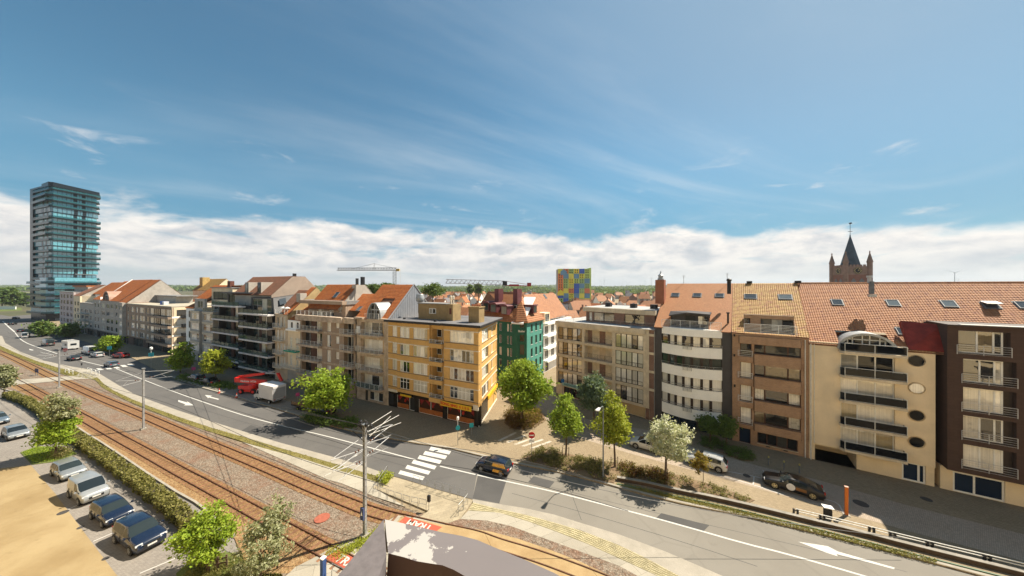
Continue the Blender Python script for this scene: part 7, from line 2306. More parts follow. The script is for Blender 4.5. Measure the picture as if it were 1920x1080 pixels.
# wooded ground to the horizon: many clumps per belt, nobody could count them
def belt(d, px0, px1, h, n, leaf, size):
    px = rng.uniform(px0, px1, n)
    dd = d * rng.uniform(.92, 1.12, n)
    hh = h * (.55 + .45 * np.sin(px * .031 + d) * np.sin(px * .011 + d * .3)) + rng.uniform(.0, .5, n) * h * .5
    z = rng.random(n) ** .6 * np.clip(hh, h * .25, None)
    c = np.stack([(px - CX) / F * dd, dd, z], 1)
    v, q = leaf_quads(c, size, .3)
    tag(obj('woodland', np_mesh('woodland', v, q, leaf)), kind='stuff')
belt(900, 560, 1300, 11, 7000, L_MID, 4.5)
belt(1300, -150, 1340, 15, 12000, L_DARK, 6.5)
belt(2200, -300, 2200, 20, 16000, L_DARK, 10)
belt(3400, -300, 2200, 26, 14000, L_DARK, 15)
belt(520, -240, 60, 9, 6000, L_MID, 2.6)
belt(720, 1050, 1300, 8, 5000, leaf_mat('spring_field_leaf', (.13, .19, .03), (.18, .24, .04), (.24, .28, .06), .2), 3.2)

# hedge between car park and tram line
def hedge():
    line = smooth_line(gpts([(14, 741), (60, 757), (130, 812), (190, 856), (250, 898), (310, 944), (362, 988)], .3), 1)
    t = thing('hedge', 'long clipped hedge between the parked cars and the tram rails', 'hedge', (0, 0, 0))
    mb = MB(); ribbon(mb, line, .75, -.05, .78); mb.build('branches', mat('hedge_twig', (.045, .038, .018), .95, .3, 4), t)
    dl = dense(line, .05)
    n = 20000
    k = rng.integers(0, len(dl) - 1, n)
    P = np.array([tuple(p) for p in dl])
    tan = np.roll(P, -1, 0) - P; tan[-1] = tan[-2]
    tan /= np.linalg.norm(tan, axis=1)[:, None]
    nx = np.stack([-tan[:, 1], tan[:, 0]], 1)
    u = rng.uniform(-1, 1, n)
    side = rng.random(n) < .45
    w = np.where(side, np.sign(u) * rng.uniform(.42, .62, n), u * .55)
    w *= 1 + .12 * np.sin(k * .11)
    z = np.where(side, rng.uniform(.0, .85, n), rng.uniform(.70, 1.05, n) + .08 * np.sin(k * .037))
    c = np.stack([P[k, 0] + nx[k, 0] * w, P[k, 1] + nx[k, 1] * w, z], 1)
    v, q = leaf_quads(c, .105, .3)
    obj('foliage', np_mesh('foliage', v, q, L_HEDGE), t)
hedge()

def in_poly(poly, n, seed):
    r = np.random.default_rng(seed)
    P = np.array([(p.x, p.y) for p in poly])
    lo, hi = P.min(0), P.max(0)
    out = []
    while len(out) < n:
        c = r.uniform(lo, hi, (n * 2, 2))
        ins = np.zeros(len(c), bool)
        j = len(P) - 1
        for i in range(len(P)):
            cond = (P[i, 1] > c[:, 1]) != (P[j, 1] > c[:, 1])
            xi = (P[j, 0] - P[i, 0]) * (c[:, 1] - P[i, 1]) / (P[j, 1] - P[i, 1] + 1e-12) + P[i, 0]
            ins ^= cond & (c[:, 0] < xi)
            j = i
        out += [tuple(p) for p in c[ins]]
    return np.array(out[:n])
def cover(px, n, h, size, leaf, seed, z=.12, name='ground_cover', clump=.0, ncl=0):
    pts = in_poly(gpts(px, z), n if not ncl else ncl, seed)
    if ncl:
        r = np.random.default_rng(seed + 1)
        k = r.integers(0, ncl, n)
        pts = pts[k] + r.normal(size=(n, 2)) * clump
    zz = rng.random(n) ** 1.3 * h
    c = np.concatenate([pts, (z + zz)[:, None]], 1)
    v, q = leaf_quads(c, size, .2, .4)
    tag(obj(name, np_mesh(name, v, q, leaf)), kind='stuff')
BED = [(980, 858), (1016, 841), (1050, 847), (1093, 857), (1137, 865), (1182, 871), (1221, 878), (1257, 887), (1315, 903), (1355, 915), (1415, 938), (1400, 944), (1340, 931), (1264, 917), (1209, 905), (1157, 895), (1151, 905), (1112, 898), (1040, 880)]
sheet('planting_bed', BED, .17, A_SOIL, thick=.1)
cover(BED, 7000, .38, .085, L_DRY, 3, z=.17, clump=.14, ncl=230)
cover([(980, 858), (1016, 841), (1060, 850), (1060, 868), (1030, 874)], 2600, .5, .10, L_DRY, 5, z=.17, clump=.25, ncl=28)
cover([(1165, 872), (1240, 885), (1260, 905), (1170, 893)], 4200, .6, .10, L_RED, 6, z=.17, clump=.25, ncl=36)
cover([(1080, 858), (1130, 868), (1120, 888), (1080, 878)], 2000, .45, .10, L_DRY, 7, z=.17, clump=.25, ncl=26)
CB = [(945, 792), (951, 771), (985, 762), (1020, 778), (1024, 788), (1004, 800), (980, 806), (958, 802)]
sheet('planting_bed', CB, .17, A_SOIL, thick=.1)
cover(CB, 6500, .9, .13, L_RED, 8, z=.17, clump=.35, ncl=46)
cover([(965, 775), (1010, 775), (1005, 796), (975, 800)], 2500, .95, .12, L_GOLD, 9, z=.17, clump=.3, ncl=20)
B3 = [(576, 778), (655, 788), (672, 798), (640, 803), (570, 786)]
sheet('planting_bed', B3, .19, A_SOIL, thick=.12)
cover(B3, 6000, .8, .15, L_DARK, 10, z=.17, clump=.4, ncl=50)
B4 = [(1318, 824), (1340, 822), (1416, 852), (1412, 864), (1390, 862), (1318, 836)]
sheet('planting_bed', B4, .20, A_SOIL, thick=.1)
cover(B4, 4200, .5, .10, L_DARK, 12, z=.17, clump=.2, ncl=46)
B5 = [(338, 706), (425, 722), (440, 730), (400, 724), (336, 711)]
cover(B5, 4000, .7, .2, L_DARK, 13, z=.12, clump=.5, ncl=40)
cover([(712, 893), (736, 893), (722, 908), (706, 905)], 1500, .6, .09, L_LIME, 14, z=.1, clump=.2, ncl=14)
# rough grass on the verges and at the rails
GP = KX + GX[::-1]
cover(GP[:], 9000, .10, .09, leaf_mat('verge_blade', (.18, .16, .03), (.26, .23, .05), (.34, .29, .09), .2), 15, z=.09)
cover([(610, 1040), (690, 1006), (706, 990), (716, 1000), (690, 1020), (640, 1046)], 2600, .22, .06, L_LIME, 16, z=.09, clump=.25, ncl=34)
cover([(1157, 905), (1300, 935), (1500, 985), (1760, 1050), (1755, 1058), (1480, 988), (1280, 940)], 6000, .12, .07, leaf_mat('verge_blade', (.18, .16, .03), (.26, .23, .05), (.34, .29, .09)), 17, z=.12)
cover([(345, 1068), (372, 1044), (430, 1040), (510, 1062), (520, 1090), (350, 1100)], 6000, .28, .06, L_HEDGE, 18, z=.05, clump=.3, ncl=90)
cover([(42, 848), (70, 838), (118, 840), (140, 850), (100, 864), (62, 868)], 4000, .12, .07, L_GREEN, 19, z=.05)
cover([(100, 846), (128, 842), (132, 856), (108, 860)], 1800, .7, .09, L_DRY, 20, z=.05, clump=.3, ncl=12)
# field and roundabout at the far left
sheet('roundabout_lawn', [(-120, 590), (0, 584), (42, 582), (40, 577), (-120, 577)], -.0, A_LAWN)
sheet('field', [(-400, 560), (60, 556), (58, 548), (-400, 548)], -.02, ground_mat('pale_field', (.20, .22, .06), (.27, .26, .10), .03, 1))
tg = thing('sign_wall', 'long white sign wall by the grass roundabout', 'wall', G(12, 580))
MB().box(-9, 0, 0, 8, .6, 2.6).build('panel', M_WHITE, tg); MB().box(-9.2, -.1, 2.6, 8.2, .7, 2.8).build('coping', M_ALU, tg)
# ------------------------------------------------------------------ vehicles
M_TYRE = mat('tyre_rubber', (.018, .018, .018), .85, .15, 6)
M_RIM = mat('alloy_rim', (.42, .42, .42), .35, .1, 6, metal=.7)
M_CARGLASS = glass_mat('car_glass', [(0, (.012, .018, .022)), (.5, (.02, .028, .03))], .1, wob=.01)
M_TRIM = mat('black_trim', (.02, .02, .021), .5, .1, 4)
M_LAMP = mat('headlamp_glass', (.62, .64, .66), .12, .05, 4, spec=.7)
M_TAIL = mat('tail_lamp_red', (.38, .012, .01), .2, .05, 4, spec=.6)
M_PLATE = mat('number_plate', (.70, .68, .64), .5, .04, 4)
PROF = {
    'hatch': (4.1, 1.76, [(-.5, .62), (-.488, .92), (-.405, 1.40), (-.22, 1.49), (.0, 1.48), (.09, 1.42), (.25, 1.0), (.31, .96), (.44, .83), (.485, .70), (.5, .52)], .92, (-.488, -.40), (.07, .26), (-.36, .20)),
    'suv': (4.7, 1.9, [(-.5, .72), (-.488, 1.08), (-.43, 1.56), (-.24, 1.68), (.0, 1.67), (.07, 1.62), (.225, 1.14), (.28, 1.10), (.44, .98), (.487, .82), (.5, .55)], 1.05, (-.488, -.42), (.05, .235), (-.39, .18)),
    'sedan': (4.6, 1.82, [(-.5, .66), (-.485, .92), (-.36, .98), (-.235, 1.34), (-.10, 1.44), (.03, 1.43), (.09, 1.38), (.235, .97), (.30, .94), (.44, .82), (.487, .70), (.5, .5)], .90, (-.35, -.22), (.07, .245), (-.24, .18)),
    'coupe': (4.75, 1.92, [(-.5, .60), (-.48, .86), (-.40, .98), (-.24, 1.26), (-.08, 1.39), (.02, 1.38), (.07, 1.34), (.20, .96), (.26, .93), (.42, .83), (.482, .68), (.5, .48)], .90, (-.39, -.22), (.04, .215), (-.22, .15)),
    'small_van': (4.4, 1.82, [(-.5, .62), (-.495, 1.70), (-.47, 1.80), (-.2, 1.84), (.08, 1.83), (.13, 1.78), (.29, 1.16), (.34, 1.10), (.46, .96), (.49, .80), (.5, .55)], 1.06, (-.499, -.48), (.11, .30), (.0, .24)),
    'panel_van': (5.6, 2.02, [(-.5, .62), (-.496, 2.2), (-.475, 2.36), (-.2, 2.42), (.16, 2.40), (.22, 2.30), (.35, 1.50), (.39, 1.36), (.47, 1.14), (.493, .9), (.5, .55)], 1.25, (-.499, -.48), (.20, .36), (.20, .34)),
}
def car(name, label, cat, P, head, kind, paint, group=None, rim=None, scale=1.0, lamp=True, glass_all=True):
    L, W, top, belt, rg, ws, sw = PROF[kind]
    t = thing(name, label, cat, P, head, group)
    xs = sorted(set([round(x, 4) for x, z in top] + [rg[0], rg[1], ws[0], ws[1], sw[0], sw[1]] + [-.47, -.44, -.3, -.15, -.155, -.01, .005, .15, .36, .47]))
    tx, tz = [p[0] for p in top], [p[1] for p in top]
    rings, N = [], 10
    for f in xs:
        zt = float(np.interp(f, tx, tz))
        e = max(0, (abs(f) - .36) / .14)
        w = W / 2 * (1 - .16 * e ** 2.2)
        zb = .22 + (.12 * max(0, (abs(f) - .44) / .06))
        zs = min(belt + .03 * (-f), zt - .04)
        if zt > zs + .12:
            wr = w * (1 - .24 * min(1, (zt - zs) / .62)) if kind not in ('panel_van', 'small_van') else w * (1 - .12 * min(1, (zt - zs) / .8))
            pts = [(w * .90, zb), (w * .985, zb + .10), (w, (zb + zs) * .5), (w * .985, zs - .06), (w * .955, zs), (wr * 1.0, zt - .10), (wr * .93, zt - .03), (wr * .70, zt), (wr * .35, zt + .012), (0, zt + .015)]
        else:
            pts = [(w * .90, zb), (w * .985, zb + .10), (w, (zb + zs) * .5), (w * .98, zs - .06), (w * .94, zs - .01), (w * .90, zs + .01), (w * .82, zt), (w * .6, zt + .01), (w * .3, zt + .02), (0, zt + .025)]
        rings.append((f * L, pts))
    mb = {k: MB() for k in ('body', 'windscreen', 'rear_window', 'sw0', 'sw1')}
    def face(key, q):
        mb[key].poly(q)
    for i in range(len(xs) - 1):
        (xa, A), (xb, B) = rings[i], rings[i + 1]
        fm = (xs[i] + xs[i + 1]) / 2
        for s in (1, -1):
            for j in range(N - 1):
                q = [(xa, s * A[j][0], A[j][1]), (xb, s * B[j][0], B[j][1]), (xb, s * B[j + 1][0], B[j + 1][1]), (xa, s * A[j + 1][0], A[j + 1][1])]
                if s < 0: q = q[::-1]
                key = 'body'
                pillar = any(abs(fm - p) < .008 for p in (-.1525, -.0025)) if kind not in ('small_van', 'panel_van') else False
                if j == 4 and sw[0] <= fm <= sw[1] and not pillar: key = 'sw0' if s > 0 else 'sw1'
                elif j >= 6 and ws[0] <= fm <= ws[1]: key = 'windscreen'
                elif j >= 6 and rg[0] <= fm <= rg[1]: key = 'rear_window'
                elif j == 4 and sw[1] < fm < ws[1]: key = 'sw0' if s > 0 else 'sw1'
                face(key, q)
    for (xx, A, flip) in ((rings[0][0], rings[0][1], 1), (rings[-1][0], rings[-1][1], 0)):
        pts = [(xx, y, z) for y, z in A] + [(xx, -y, z) for y, z in A[::-1][1:]]
        mb['body'].poly(pts[::-1] if not flip else pts)
    body = mb['body']
    def weld(m_, nm, mat_, smooth=True, par=None):
        me = m_.mesh(nm, mat_, smooth)
        import bmesh
        bm = bmesh.new(); bm.from_mesh(me); bmesh.ops.remove_doubles(bm, verts=bm.verts, dist=.0005); bmesh.ops.recalc_face_normals(bm, faces=bm.faces) if nm == 'body' else None; bm.to_mesh(me); bm.free()
        return obj(nm, me, par or t)
    weld(body, 'body', paint)
    weld(mb['windscreen'], 'windscreen', M_CARGLASS)
    if mb['rear_window'].f: weld(mb['rear_window'], 'rear_window', M_CARGLASS)
    for k in ('sw0', 'sw1'):
        if mb[k].f: weld(mb[k], 'side_window', M_CARGLASS)
    r = .33 if kind in ('hatch', 'sedan') else .36
    wb = (.30, -.30) if kind != 'small_van' else (.31, -.30)
    for fx in wb:
        for s in (1, -1):
            x, y = fx * L, s * (W / 2 - .10)
            m2 = MB(); m2.lathe([(r + .06, s * .05), (r + .06, s * .112)], 18, (x, y, r + .01), axis='y'); m2.build('wheel_arch', M_TRIM, t)
            m2 = MB(); m2.lathe([(r * .6, -.11), (r * .93, -.11), (r, -.07), (r, .09), (r * .93, .125), (r * .62, .125)], 20, axis='y')
            if s < 0: m2.v = [(a, -b_, c) for a, b_, c in m2.v]
            w_ = m2.build('wheel', M_TYRE, t, (x, y, r))
            m2 = MB(); m2.lathe([(r * .62, .12), (r * .66, .132), (r * .60, .135), (r * .52, .11)], 20, axis='y', cap=False)
            for k in range(5):
                a = k * 2 * math.pi / 5
                c_, s_ = math.cos(a), math.sin(a)
                m2.slab([(-s_ * .035, .128, c_ * .035), (s_ * .035, .128, -c_ * .035), (c_ * r * .6 + s_ * .05, .13, s_ * r * .6 - c_ * .05), (c_ * r * .6 - s_ * .05, .13, s_ * r * .6 + c_ * .05)], (0, .012, 0))
            m2.lathe([(.05, .12), (.05, .145)], 8, axis='y')
            if s < 0: m2.v = [(a, -b_, c) for a, b_, c in m2.v]
            m2.build('rim', rim or M_RIM, w_)
    zl = .66 if kind in ('hatch', 'sedan', 'coupe') else .82
    for s in (1, -1):
        y = s * W * .36
        m2 = MB(); m2.slab([(.468 * L, y - .20 * s * -1, zl + .08), (.468 * L, y - .2 * s, zl + .10), (.487 * L, y - .2 * s, zl - .06), (.47 * L, y + .2 * s, zl - .04)], (.035, .0, .0)); 
        m2.build('headlight', M_LAMP, t)
        m2 = MB(); m2.box(-.497 * L - .02, y - .14, zl + .05, -.478 * L, y + .14, zl + .24); m2.build('tail_light', M_TAIL, t)
        m2 = MB(); xm = (ws[1] - .05) * L; m2.tube([(xm, s * W * .45, belt + .06), (xm + .02, s * (W / 2 + .06), belt + .1)], .03, 4); m2.lathe([(.03, -.05), (.085, -.04), (.09, .06), (.02, .08)], 8, (xm, s * (W / 2 + .12), belt + .13), axis='x'); m2.build('mirror', paint if kind != 'panel_van' else M_TRIM, t)
    for s in (1, -1):
        for fx in (-.04, -.235):
            m2 = MB().box(fx * L - .09, s * W * .5 - .012, belt - .13, fx * L + .09, s * W * .5 + .016, belt - .10); m2.build('door_handle', M_TRIM, t)
            m2 = MB().box(fx * L - .155, s * W * .5 - .02, .34, fx * L - .145, s * W * .5 + .003, belt - .03); m2.build('door_seam', M_TRIM, t)
    MB().box(.488 * L, -.45, zl - .30, .503 * L, .45, zl - .10).build('grille', M_TRIM, t)
    MB().box(.497 * L, -.26, zl - .22 if kind != 'suv' else zl - .3, .509 * L, .26, zl - .11 if kind != 'suv' else zl - .19).build('number_plate', M_PLATE, t)
    MB().box(-.509 * L, -.26, zl - .10, -.497 * L, .26, zl + .01).build('number_plate', M_PLATE, t)
    MB().box(-.47 * L, -W * .40, .12, .47 * L, W * .40, .26).build('underbody', M_TRIM, t)
    return t
PN = paint_mat('navy_car_paint', (.007, .013, .032), .22)
PS = paint_mat('silver_car_paint', (.27, .29, .30), .3, .45)
PSV = paint_mat('pale_silver_car_paint', (.32, .335, .34), .3, .35)
PBK = paint_mat('black_car_paint', (.004, .004, .006), .35, 0, .12)
PW = paint_mat('white_car_paint', (.55, .55, .53), .3)
PG = paint_mat('blue_grey_car_paint', (.13, .17, .21), .25, .3)
PR = paint_mat('red_car_paint', (.36, .02, .015), .25)
GD = math.atan2(-.40, .917)
def park(px, py, back, side, label, kind, paint, name='parked_car', cat='car', group='cars parked along the hedge', hd=GD, z=.0, **kw):
    """px,py: ground point of the front wheel on the camera side"""
    p = G(px, py, z)
    u_ = V((math.cos(hd), math.sin(hd), 0)); n_ = V((-u_.y, u_.x, 0))
    c = p - u_ * back + n_ * side
    return car(name, label, cat, (c.x, c.y, z), hd, kind, paint, group, **kw)
park(245.5, 1040, 1.4, .85, 'dark navy SUV nearest the hedge end tree, front of the parked line', 'suv', PN)
park(193, 989, 1.25, .8, 'dark navy hatchback parked behind the navy SUV', 'hatch', PN)
park(149, 947, 1.35, .82, 'pale silver van with raised roof parked behind the navy hatchback', 'small_van', PSV, 'parked_van', 'van')
park(112, 903, 1.25, .8, 'silver hatchback parked between the silver van and the lawn tree', 'hatch', PS)
park(14, 826.5, 1.25, .8, 'silver hatchback parked beyond the lawn tree, front of its line', 'hatch', PS)
park(-22, 800, 1.25, .8, 'blue grey hatchback parked behind the silver one beyond the lawn', 'hatch', PG)
park(-52, 778, 1.25, .8, 'navy car last in the line at the picture edge', 'sedan', PN)
# road beyond the hedge: the passing dark car with orange panels
RD_ = math.atan2(-.392, .92)
p = G(926, 886)
cr = car('passing_car', 'dark blue car with orange side panels crossing the centre line', 'car', (p.x, p.y + .5, 0), RD_ + math.pi, 'hatch', PN, None)
M_OR = mat('orange_panel', (.80, .40, .06), .4, .1, 4)
for (x0, x1, z0, z1) in ((-1.75, -.15, .98, 1.30), (-1.6, -.2, .36, .66)):
    mb = MB(); mb.slab([(x0, .885, z0), (x1, .885, z0), (x1 - .1, .885 if z1 < .8 else .72, z1), (x0 + .25, .885 if z1 < .8 else .72, z1)], (0, .02, .0)); mb.build('door_panel', M_OR, cr)
SV = math.atan2(1.55, -2.15)
def row(px, py, hd, label, kind, paint, z=.13, side=-.8, name='parked_car', cat='car', group='cars parked on the service road', **kw):
    p = G(px, py, z)
    u_ = V((math.cos(hd), math.sin(hd), 0)); n_ = V((-u_.y, u_.x, 0))
    c = p + n_ * side
    return car(name, label, cat, (c.x, c.y, z), hd, kind, paint, group, **kw)
row(1211, 846, SV, 'white hatchback mostly hidden behind the silvery white tree', 'hatch', PW)
row(1323, 879, SV, 'white hatchback parked behind the golden sapling', 'hatch', PW)
M_GOLDRIM = mat('pale_gold_rim', (.60, .50, .28), .35, .1, 5, metal=.5)
cp = row(1487, 926, SV, 'black coupe with gold rims and white disc on its door', 'coupe', PBK, rim=M_GOLDRIM, side=-.88)
mb = MB(); mb.lathe([(.34, .0), (.34, .02)], 20, axis='y'); mb.build('door_disc', mat('white_disc', (.75, .75, .76), .4, .03), cp, (.18, .965, .66))
mb = MB(); mb.slab([(-.2, .968, .50), (-1.0, .968, .46), (-1.0, .968, .74), (-.2, .968, .78)], (0, .015, 0)); mb.build('door_panel', mat('copper_panel', (.22, .10, .03), .3), cp)
# left end of the street
LD = math.atan2(.39, -.92)
far = [(139, 675, LD, 'black saloon driving away beside the tram mast', 'sedan', PBK, 0.0), (209, 687, LD, 'dark grey hatchback waiting at the zebra crossing', 'hatch', PG, 0.0), (226, 670, LD + .3, 'red hatchback parked by the side street corner', 'hatch', PR, .13),
       (183, 669, LD, 'white hatchback parked behind the white panel van', 'hatch', PW, .0), (368, 713, LD, 'navy hatchback parked under the street trees', 'hatch', PN, .13), (393, 720, LD, 'black car parked next to the planted kerb', 'sedan', PBK, .13),
       (40, 622, LD - .3, 'black car far down the street before the crossing', 'sedan', PBK, 0.0), (24, 609, LD - .5, 'dark car at the roundabout exit', 'hatch', PBK, 0.0), (30, 598, LD - .5, 'black estate by the tower forecourt', 'hatch', PBK, 0.0)]
for (px, py, hd, lab, kind, pt, z) in far:
    p = G(px, py, z)
    car('parked_car' if z else 'car', lab, 'car', (p.x, p.y, z), hd, kind, pt, 'cars along the far street')
for (px, py, lab, pt, sc) in ((167, 663, 'white panel van parked nearest the tram mast', PW, 1.0), (90, 648, 'dark grey panel van in the shade of the row', paint_mat('dark_grey_paint', (.06, .055, .05), .3), 1.0), (48, 633, 'small white panel van far down the street', PW, .9)):
    p = G(px, py)
    v_ = car('panel_van', lab, 'van', (p.x, p.y, 0), LD - (.25 if px < 60 else 0), 'panel_van', pt, 'vans along the far street')
    v_.scale = (sc, sc, sc)
p = G(131, 655)
t = thing('camper_van', 'white camper with boxy body between the two panel vans', 'camper', (p.x, p.y, 0), LD)
MB().prism([(-3.2, -1.15), (1.6, -1.15), (1.6, 1.15), (-3.2, 1.15)], .6, 3.0).build('body', PW, t)
mb = MB(); mb.slab([(1.5, -1.1, 2.2), (2.6, -1.1, 2.35), (2.4, -1.1, 3.0), (1.5, -1.1, 3.05)], (0, 2.2, 0)); mb.build('luton', PW, t)
mb = MB(); mb.slab([(1.6, -1.0, .5), (3.1, -1.0, .5), (3.1, -1.0, 1.1), (2.5, -1.0, 1.3), (1.9, -1.0, 2.15), (1.6, -1.0, 2.15)], (0, 2.0, 0)); mb.build('cab', PW, t)
MB().box(-2.2, 1.14, 1.5, -.6, 1.17, 2.1).build('side_window', M_CARGLASS, t); MB().box(-2.9, -1.17, 1.5, -.6, -1.14, 2.1).build('side_window', M_CARGLASS, t); MB().box(-3.23, -.6, 1.6, -3.19, .6, 2.2).build('rear_window', M_CARGLASS, t)
for x in (-2.0, 2.2):
    for s in (1, -1):
        mb = MB(); mb.lathe([(.36, -.12), (.36, .12)], 16, (x, s * 1.0, .36), axis='y'); mb.build('wheel', M_TYRE, t)
# box truck
pa, pb_ = G(483, 751, .13), G(508, 757.5, .13)
d_ = (pa - pb_).normalized(); hd = math.atan2(d_.y, d_.x); n_ = V((-d_.y, d_.x, 0))
c = (pa + pb_) / 2 - n_ * .85
t = thing('box_truck', 'white box truck with grey rear door parked behind the red lift', 'truck', (c.x, c.y, .13), hd)
M_BOX = mat('white_box_panel', (.66, .64, .63), .5, .05, .6)
MB().box(-3.0, -1.1, .82, 1.25, 1.1, 3.2).build('box_body', M_BOX, t)
MB().box(-3.03, -1.0, .95, -2.99, 1.0, 2.75).build('rear_door', mat('grey_door', (.30, .31, .32), .5, .08, 1), t)
MB().box(-3.06, -1.05, 2.8, -2.98, 1.05, 3.15).build('header_panel', M_BOX, t)
MB().box(-3.1, -1.05, .6, -2.9, 1.05, .78).build('bumper', M_ALU, t)
mb = MB(); mb.slab([(1.27, -.98, .45), (2.95, -.98, .45), (3.05, -.98, .85), (2.75, -.98, 1.15), (2.35, -.98, 1.3), (1.85, -.98, 2.15), (1.27, -.98, 2.2)], (0, 1.96, 0)); mb.build('cab', PW, t)
mb = MB(); mb.slab([(2.35, -.9, 1.34), (2.35, .9, 1.34), (1.9, .82, 2.1), (1.9, -.82, 2.1)], (.03, 0, .02)); mb.build('windscreen', M_CARGLASS, t)
for s in (1, -1):
    mb = MB(); mb.slab([(1.4, s * .985, 1.32), (2.2, s * .985, 1.32), (1.85, s * .985, 2.0), (1.4, s * .985, 2.0)], (0, s * .015, 0)); mb.build('side_window', M_CARGLASS, t)
    MB().box(-3.08, s * .8 - .12, .8, -3.02, s * .8 + .12, .92).build('tail_light', M_TAIL, t)
    mb = MB(); mb.tube([(2.1, s * .98, 1.4), (2.1, s * 1.25, 1.45)], .025, 4); mb.box(2.05, s * 1.25 - .09, 1.3, 2.13, s * 1.25 + .09, 1.75); mb.build('mirror', M_TRIM, t)
    for x in (2.05, -1.75):
        mb = MB(); mb.lathe([(.2, -.12), (.36, -.12), (.36, .1), (.2, .12)], 18, (x, s * .92, .36), axis='y'); w_ = mb.build('wheel', M_TYRE, t)
        mb = MB(); mb.lathe([(.2, s * .125), (.14, s * .14)], 14, (x, s * .92, .36), axis='y'); mb.build('rim', M_ALU, w_)
MB().box(-2.9, -.4, .45, 2.6, .4, .8).build('chassis', M_TRIM, t)
# red articulated boom lift
p = G(466, 738, .13)
t = thing('boom_lift', 'red articulated boom lift with stacked arms by the dark modern block', 'boom lift', (p.x, p.y + .8, .13), -.06)
PRD = paint_mat('lift_red', (.72, .018, .012), .35, 0, .2)
for (x, y) in ((-1.3, -1.0), (1.2, -1.0), (-1.3, 1.0), (1.2, 1.0)):
    mb = MB(); mb.lathe([(.2, -.18), (.45, -.18), (.45, .18), (.2, .18)], 16, (x, y, .45), axis='y'); w_ = mb.build('wheel', M_TYRE, t)
    mb = MB(); mb.lathe([(.3, -.2), (.3, .2)], 12, (x, y, .45), axis='y'); mb.build('rim', PRD, w_)
MB().box(-1.5, -.9, .35, 1.5, .9, .8).build('chassis', PRD, t)
mb = MB(); mb.prism([(-2.0, -.9), (.6, -1.0), (.9, -.4), (.9, .5), (-2.0, .9)], .85, 1.5); mb.lathe([(.0, 1.0), (.62, 1.0), (.62, 1.65), (.3, 1.8)], 16, (.6, -.5, 0)); mb.build('turntable', PRD, t)
mb = MB(); mb.slab([(-3.4, -.25, 2.0), (2.0, -.25, 1.6), (2.9, -.25, 1.9), (2.9, -.25, 2.45), (-.2, -.25, 2.6), (-3.4, -.25, 2.85)], (0, .5, 0)); mb.build('lower_boom', PRD, t)
mb = MB(); mb.slab([(-3.3, .3, 2.5), (2.2, .3, 3.4), (2.2, .3, 3.75), (-.5, .3, 3.5), (-3.3, .3, 3.0)], (0, .4, 0)); mb.build('upper_boom', PRD, t)
mb = MB(); mb.tube([(2.2, .5, 3.6), (5.0, .5, 3.55)], .09, 6); mb.build('telescope', M_ALU, t)
mb = MB(); mb.slab([(4.7, .3, 3.75), (5.1, .3, 3.75), (5.9, .3, 2.2), (5.5, .3, 2.1)], (0, .4, 0)); mb.build('jib', PRD, t)
mb = MB()
for z in (1.3, 1.8, 2.4):
    mb.tube([(5.7, -.6, z), (6.9, -.6, z), (6.9, .9, z), (5.7, .9, z), (5.7, -.6, z)], .03, 4)
for (x, y) in ((5.7, -.6), (6.9, -.6), (6.9, .9), (5.7, .9)): mb.tube([(x, y, 1.3), (x, y, 2.4)], .03, 4)
mb.build('basket', M_GALV, t)
mb = text_mesh('Haulotte  HT24', .5, M_WHITE, .006, .01)
obj('lettering', mb, t, (-.5, -.262, 2.2), (R(90), R(1.5), 0))
# trailer with timber
p = G(566, 770, .13)
t = thing('timber_trailer', 'low dark trailer loaded with timber boards behind the box truck', 'trailer', (p.x, p.y + .9, .13), math.atan2(-.40, .917))
MB().box(-2.2, -1.0, .55, 2.2, 1.0, .7).build('bed', M_TRIM, t)
for x in (-.4, .5):
    for s in (1, -1):
        mb = MB(); mb.lathe([(.3, -.1), (.3, .1)], 14, (x, s * 1.05, .3), axis='y'); mb.build('wheel', M_TYRE, t)
M_TIM = mat('timber_board', (.20, .115, .05), .85, .25, 3, rnd=.3)
bm_ = MB().box(-1.9, -.11, -.03, 1.9, .11, .03).mesh('board', M_TIM)
for k in range(12):
    obj('board', bm_, t, (random.uniform(-.15, .15), -.8 + .27 * (k % 6), .76 + .075 * (k // 6)), (0, 0, random.uniform(-.03, .03)))
for x in (-2.1, 0, 2.1):
    for s in (1, -1): MB().box(x - .04, s * .98 - .04, .7, x + .04, s * .98 + .04, 1.35).build('post', M_RAILW if x > 2 else M_TRIM, t)
for z in (.85, 1.1): MB().box(-2.1, -1.03, z, 2.1, -.99, z + .14).build('side_board', M_TIM, t)
tongue = MB(); tongue.tube([(2.2, .5, .6), (3.5, 0, .55)], .05, 5); tongue.tube([(2.2, -.5, .6), (3.5, 0, .55)], .05, 5); tongue.build('drawbar', M_GALV, t)
p = G(597, 779, .13)
car('parked_car', 'black saloon in the shade under the broad green tree', 'car', (p.x, p.y + 1.0, .13), LD, 'sedan', PBK, 'cars along the far street')

# ------------------------------------------------------------------ street furniture
M_CONE = mat('cone_red', (.55, .06, .025), .6)
for i, (px, py, lab) in enumerate(((411, 737, 'red and white traffic cone beside the painted arrow'), (443.5, 746, 'red and white traffic cone between the lift and the box truck'))):
    t = thing('traffic_cone', lab, 'traffic cone', G(px, py, .0), 0, 'traffic cones')
    MB().box(-.26, -.26, 0, .26, .26, .05).build('base', M_CONE, t)
    mb = MB(); mb.lathe([(.21, .05), (.15, .35)], 12, cap=False); mb.lathe([(.10, .6), (.04, .95)], 12); mb.build('body', M_CONE, t)
    mb = MB(); mb.lathe([(.15, .35), (.10, .6)], 12, cap=False); mb.build('band', M_WHITE, t)
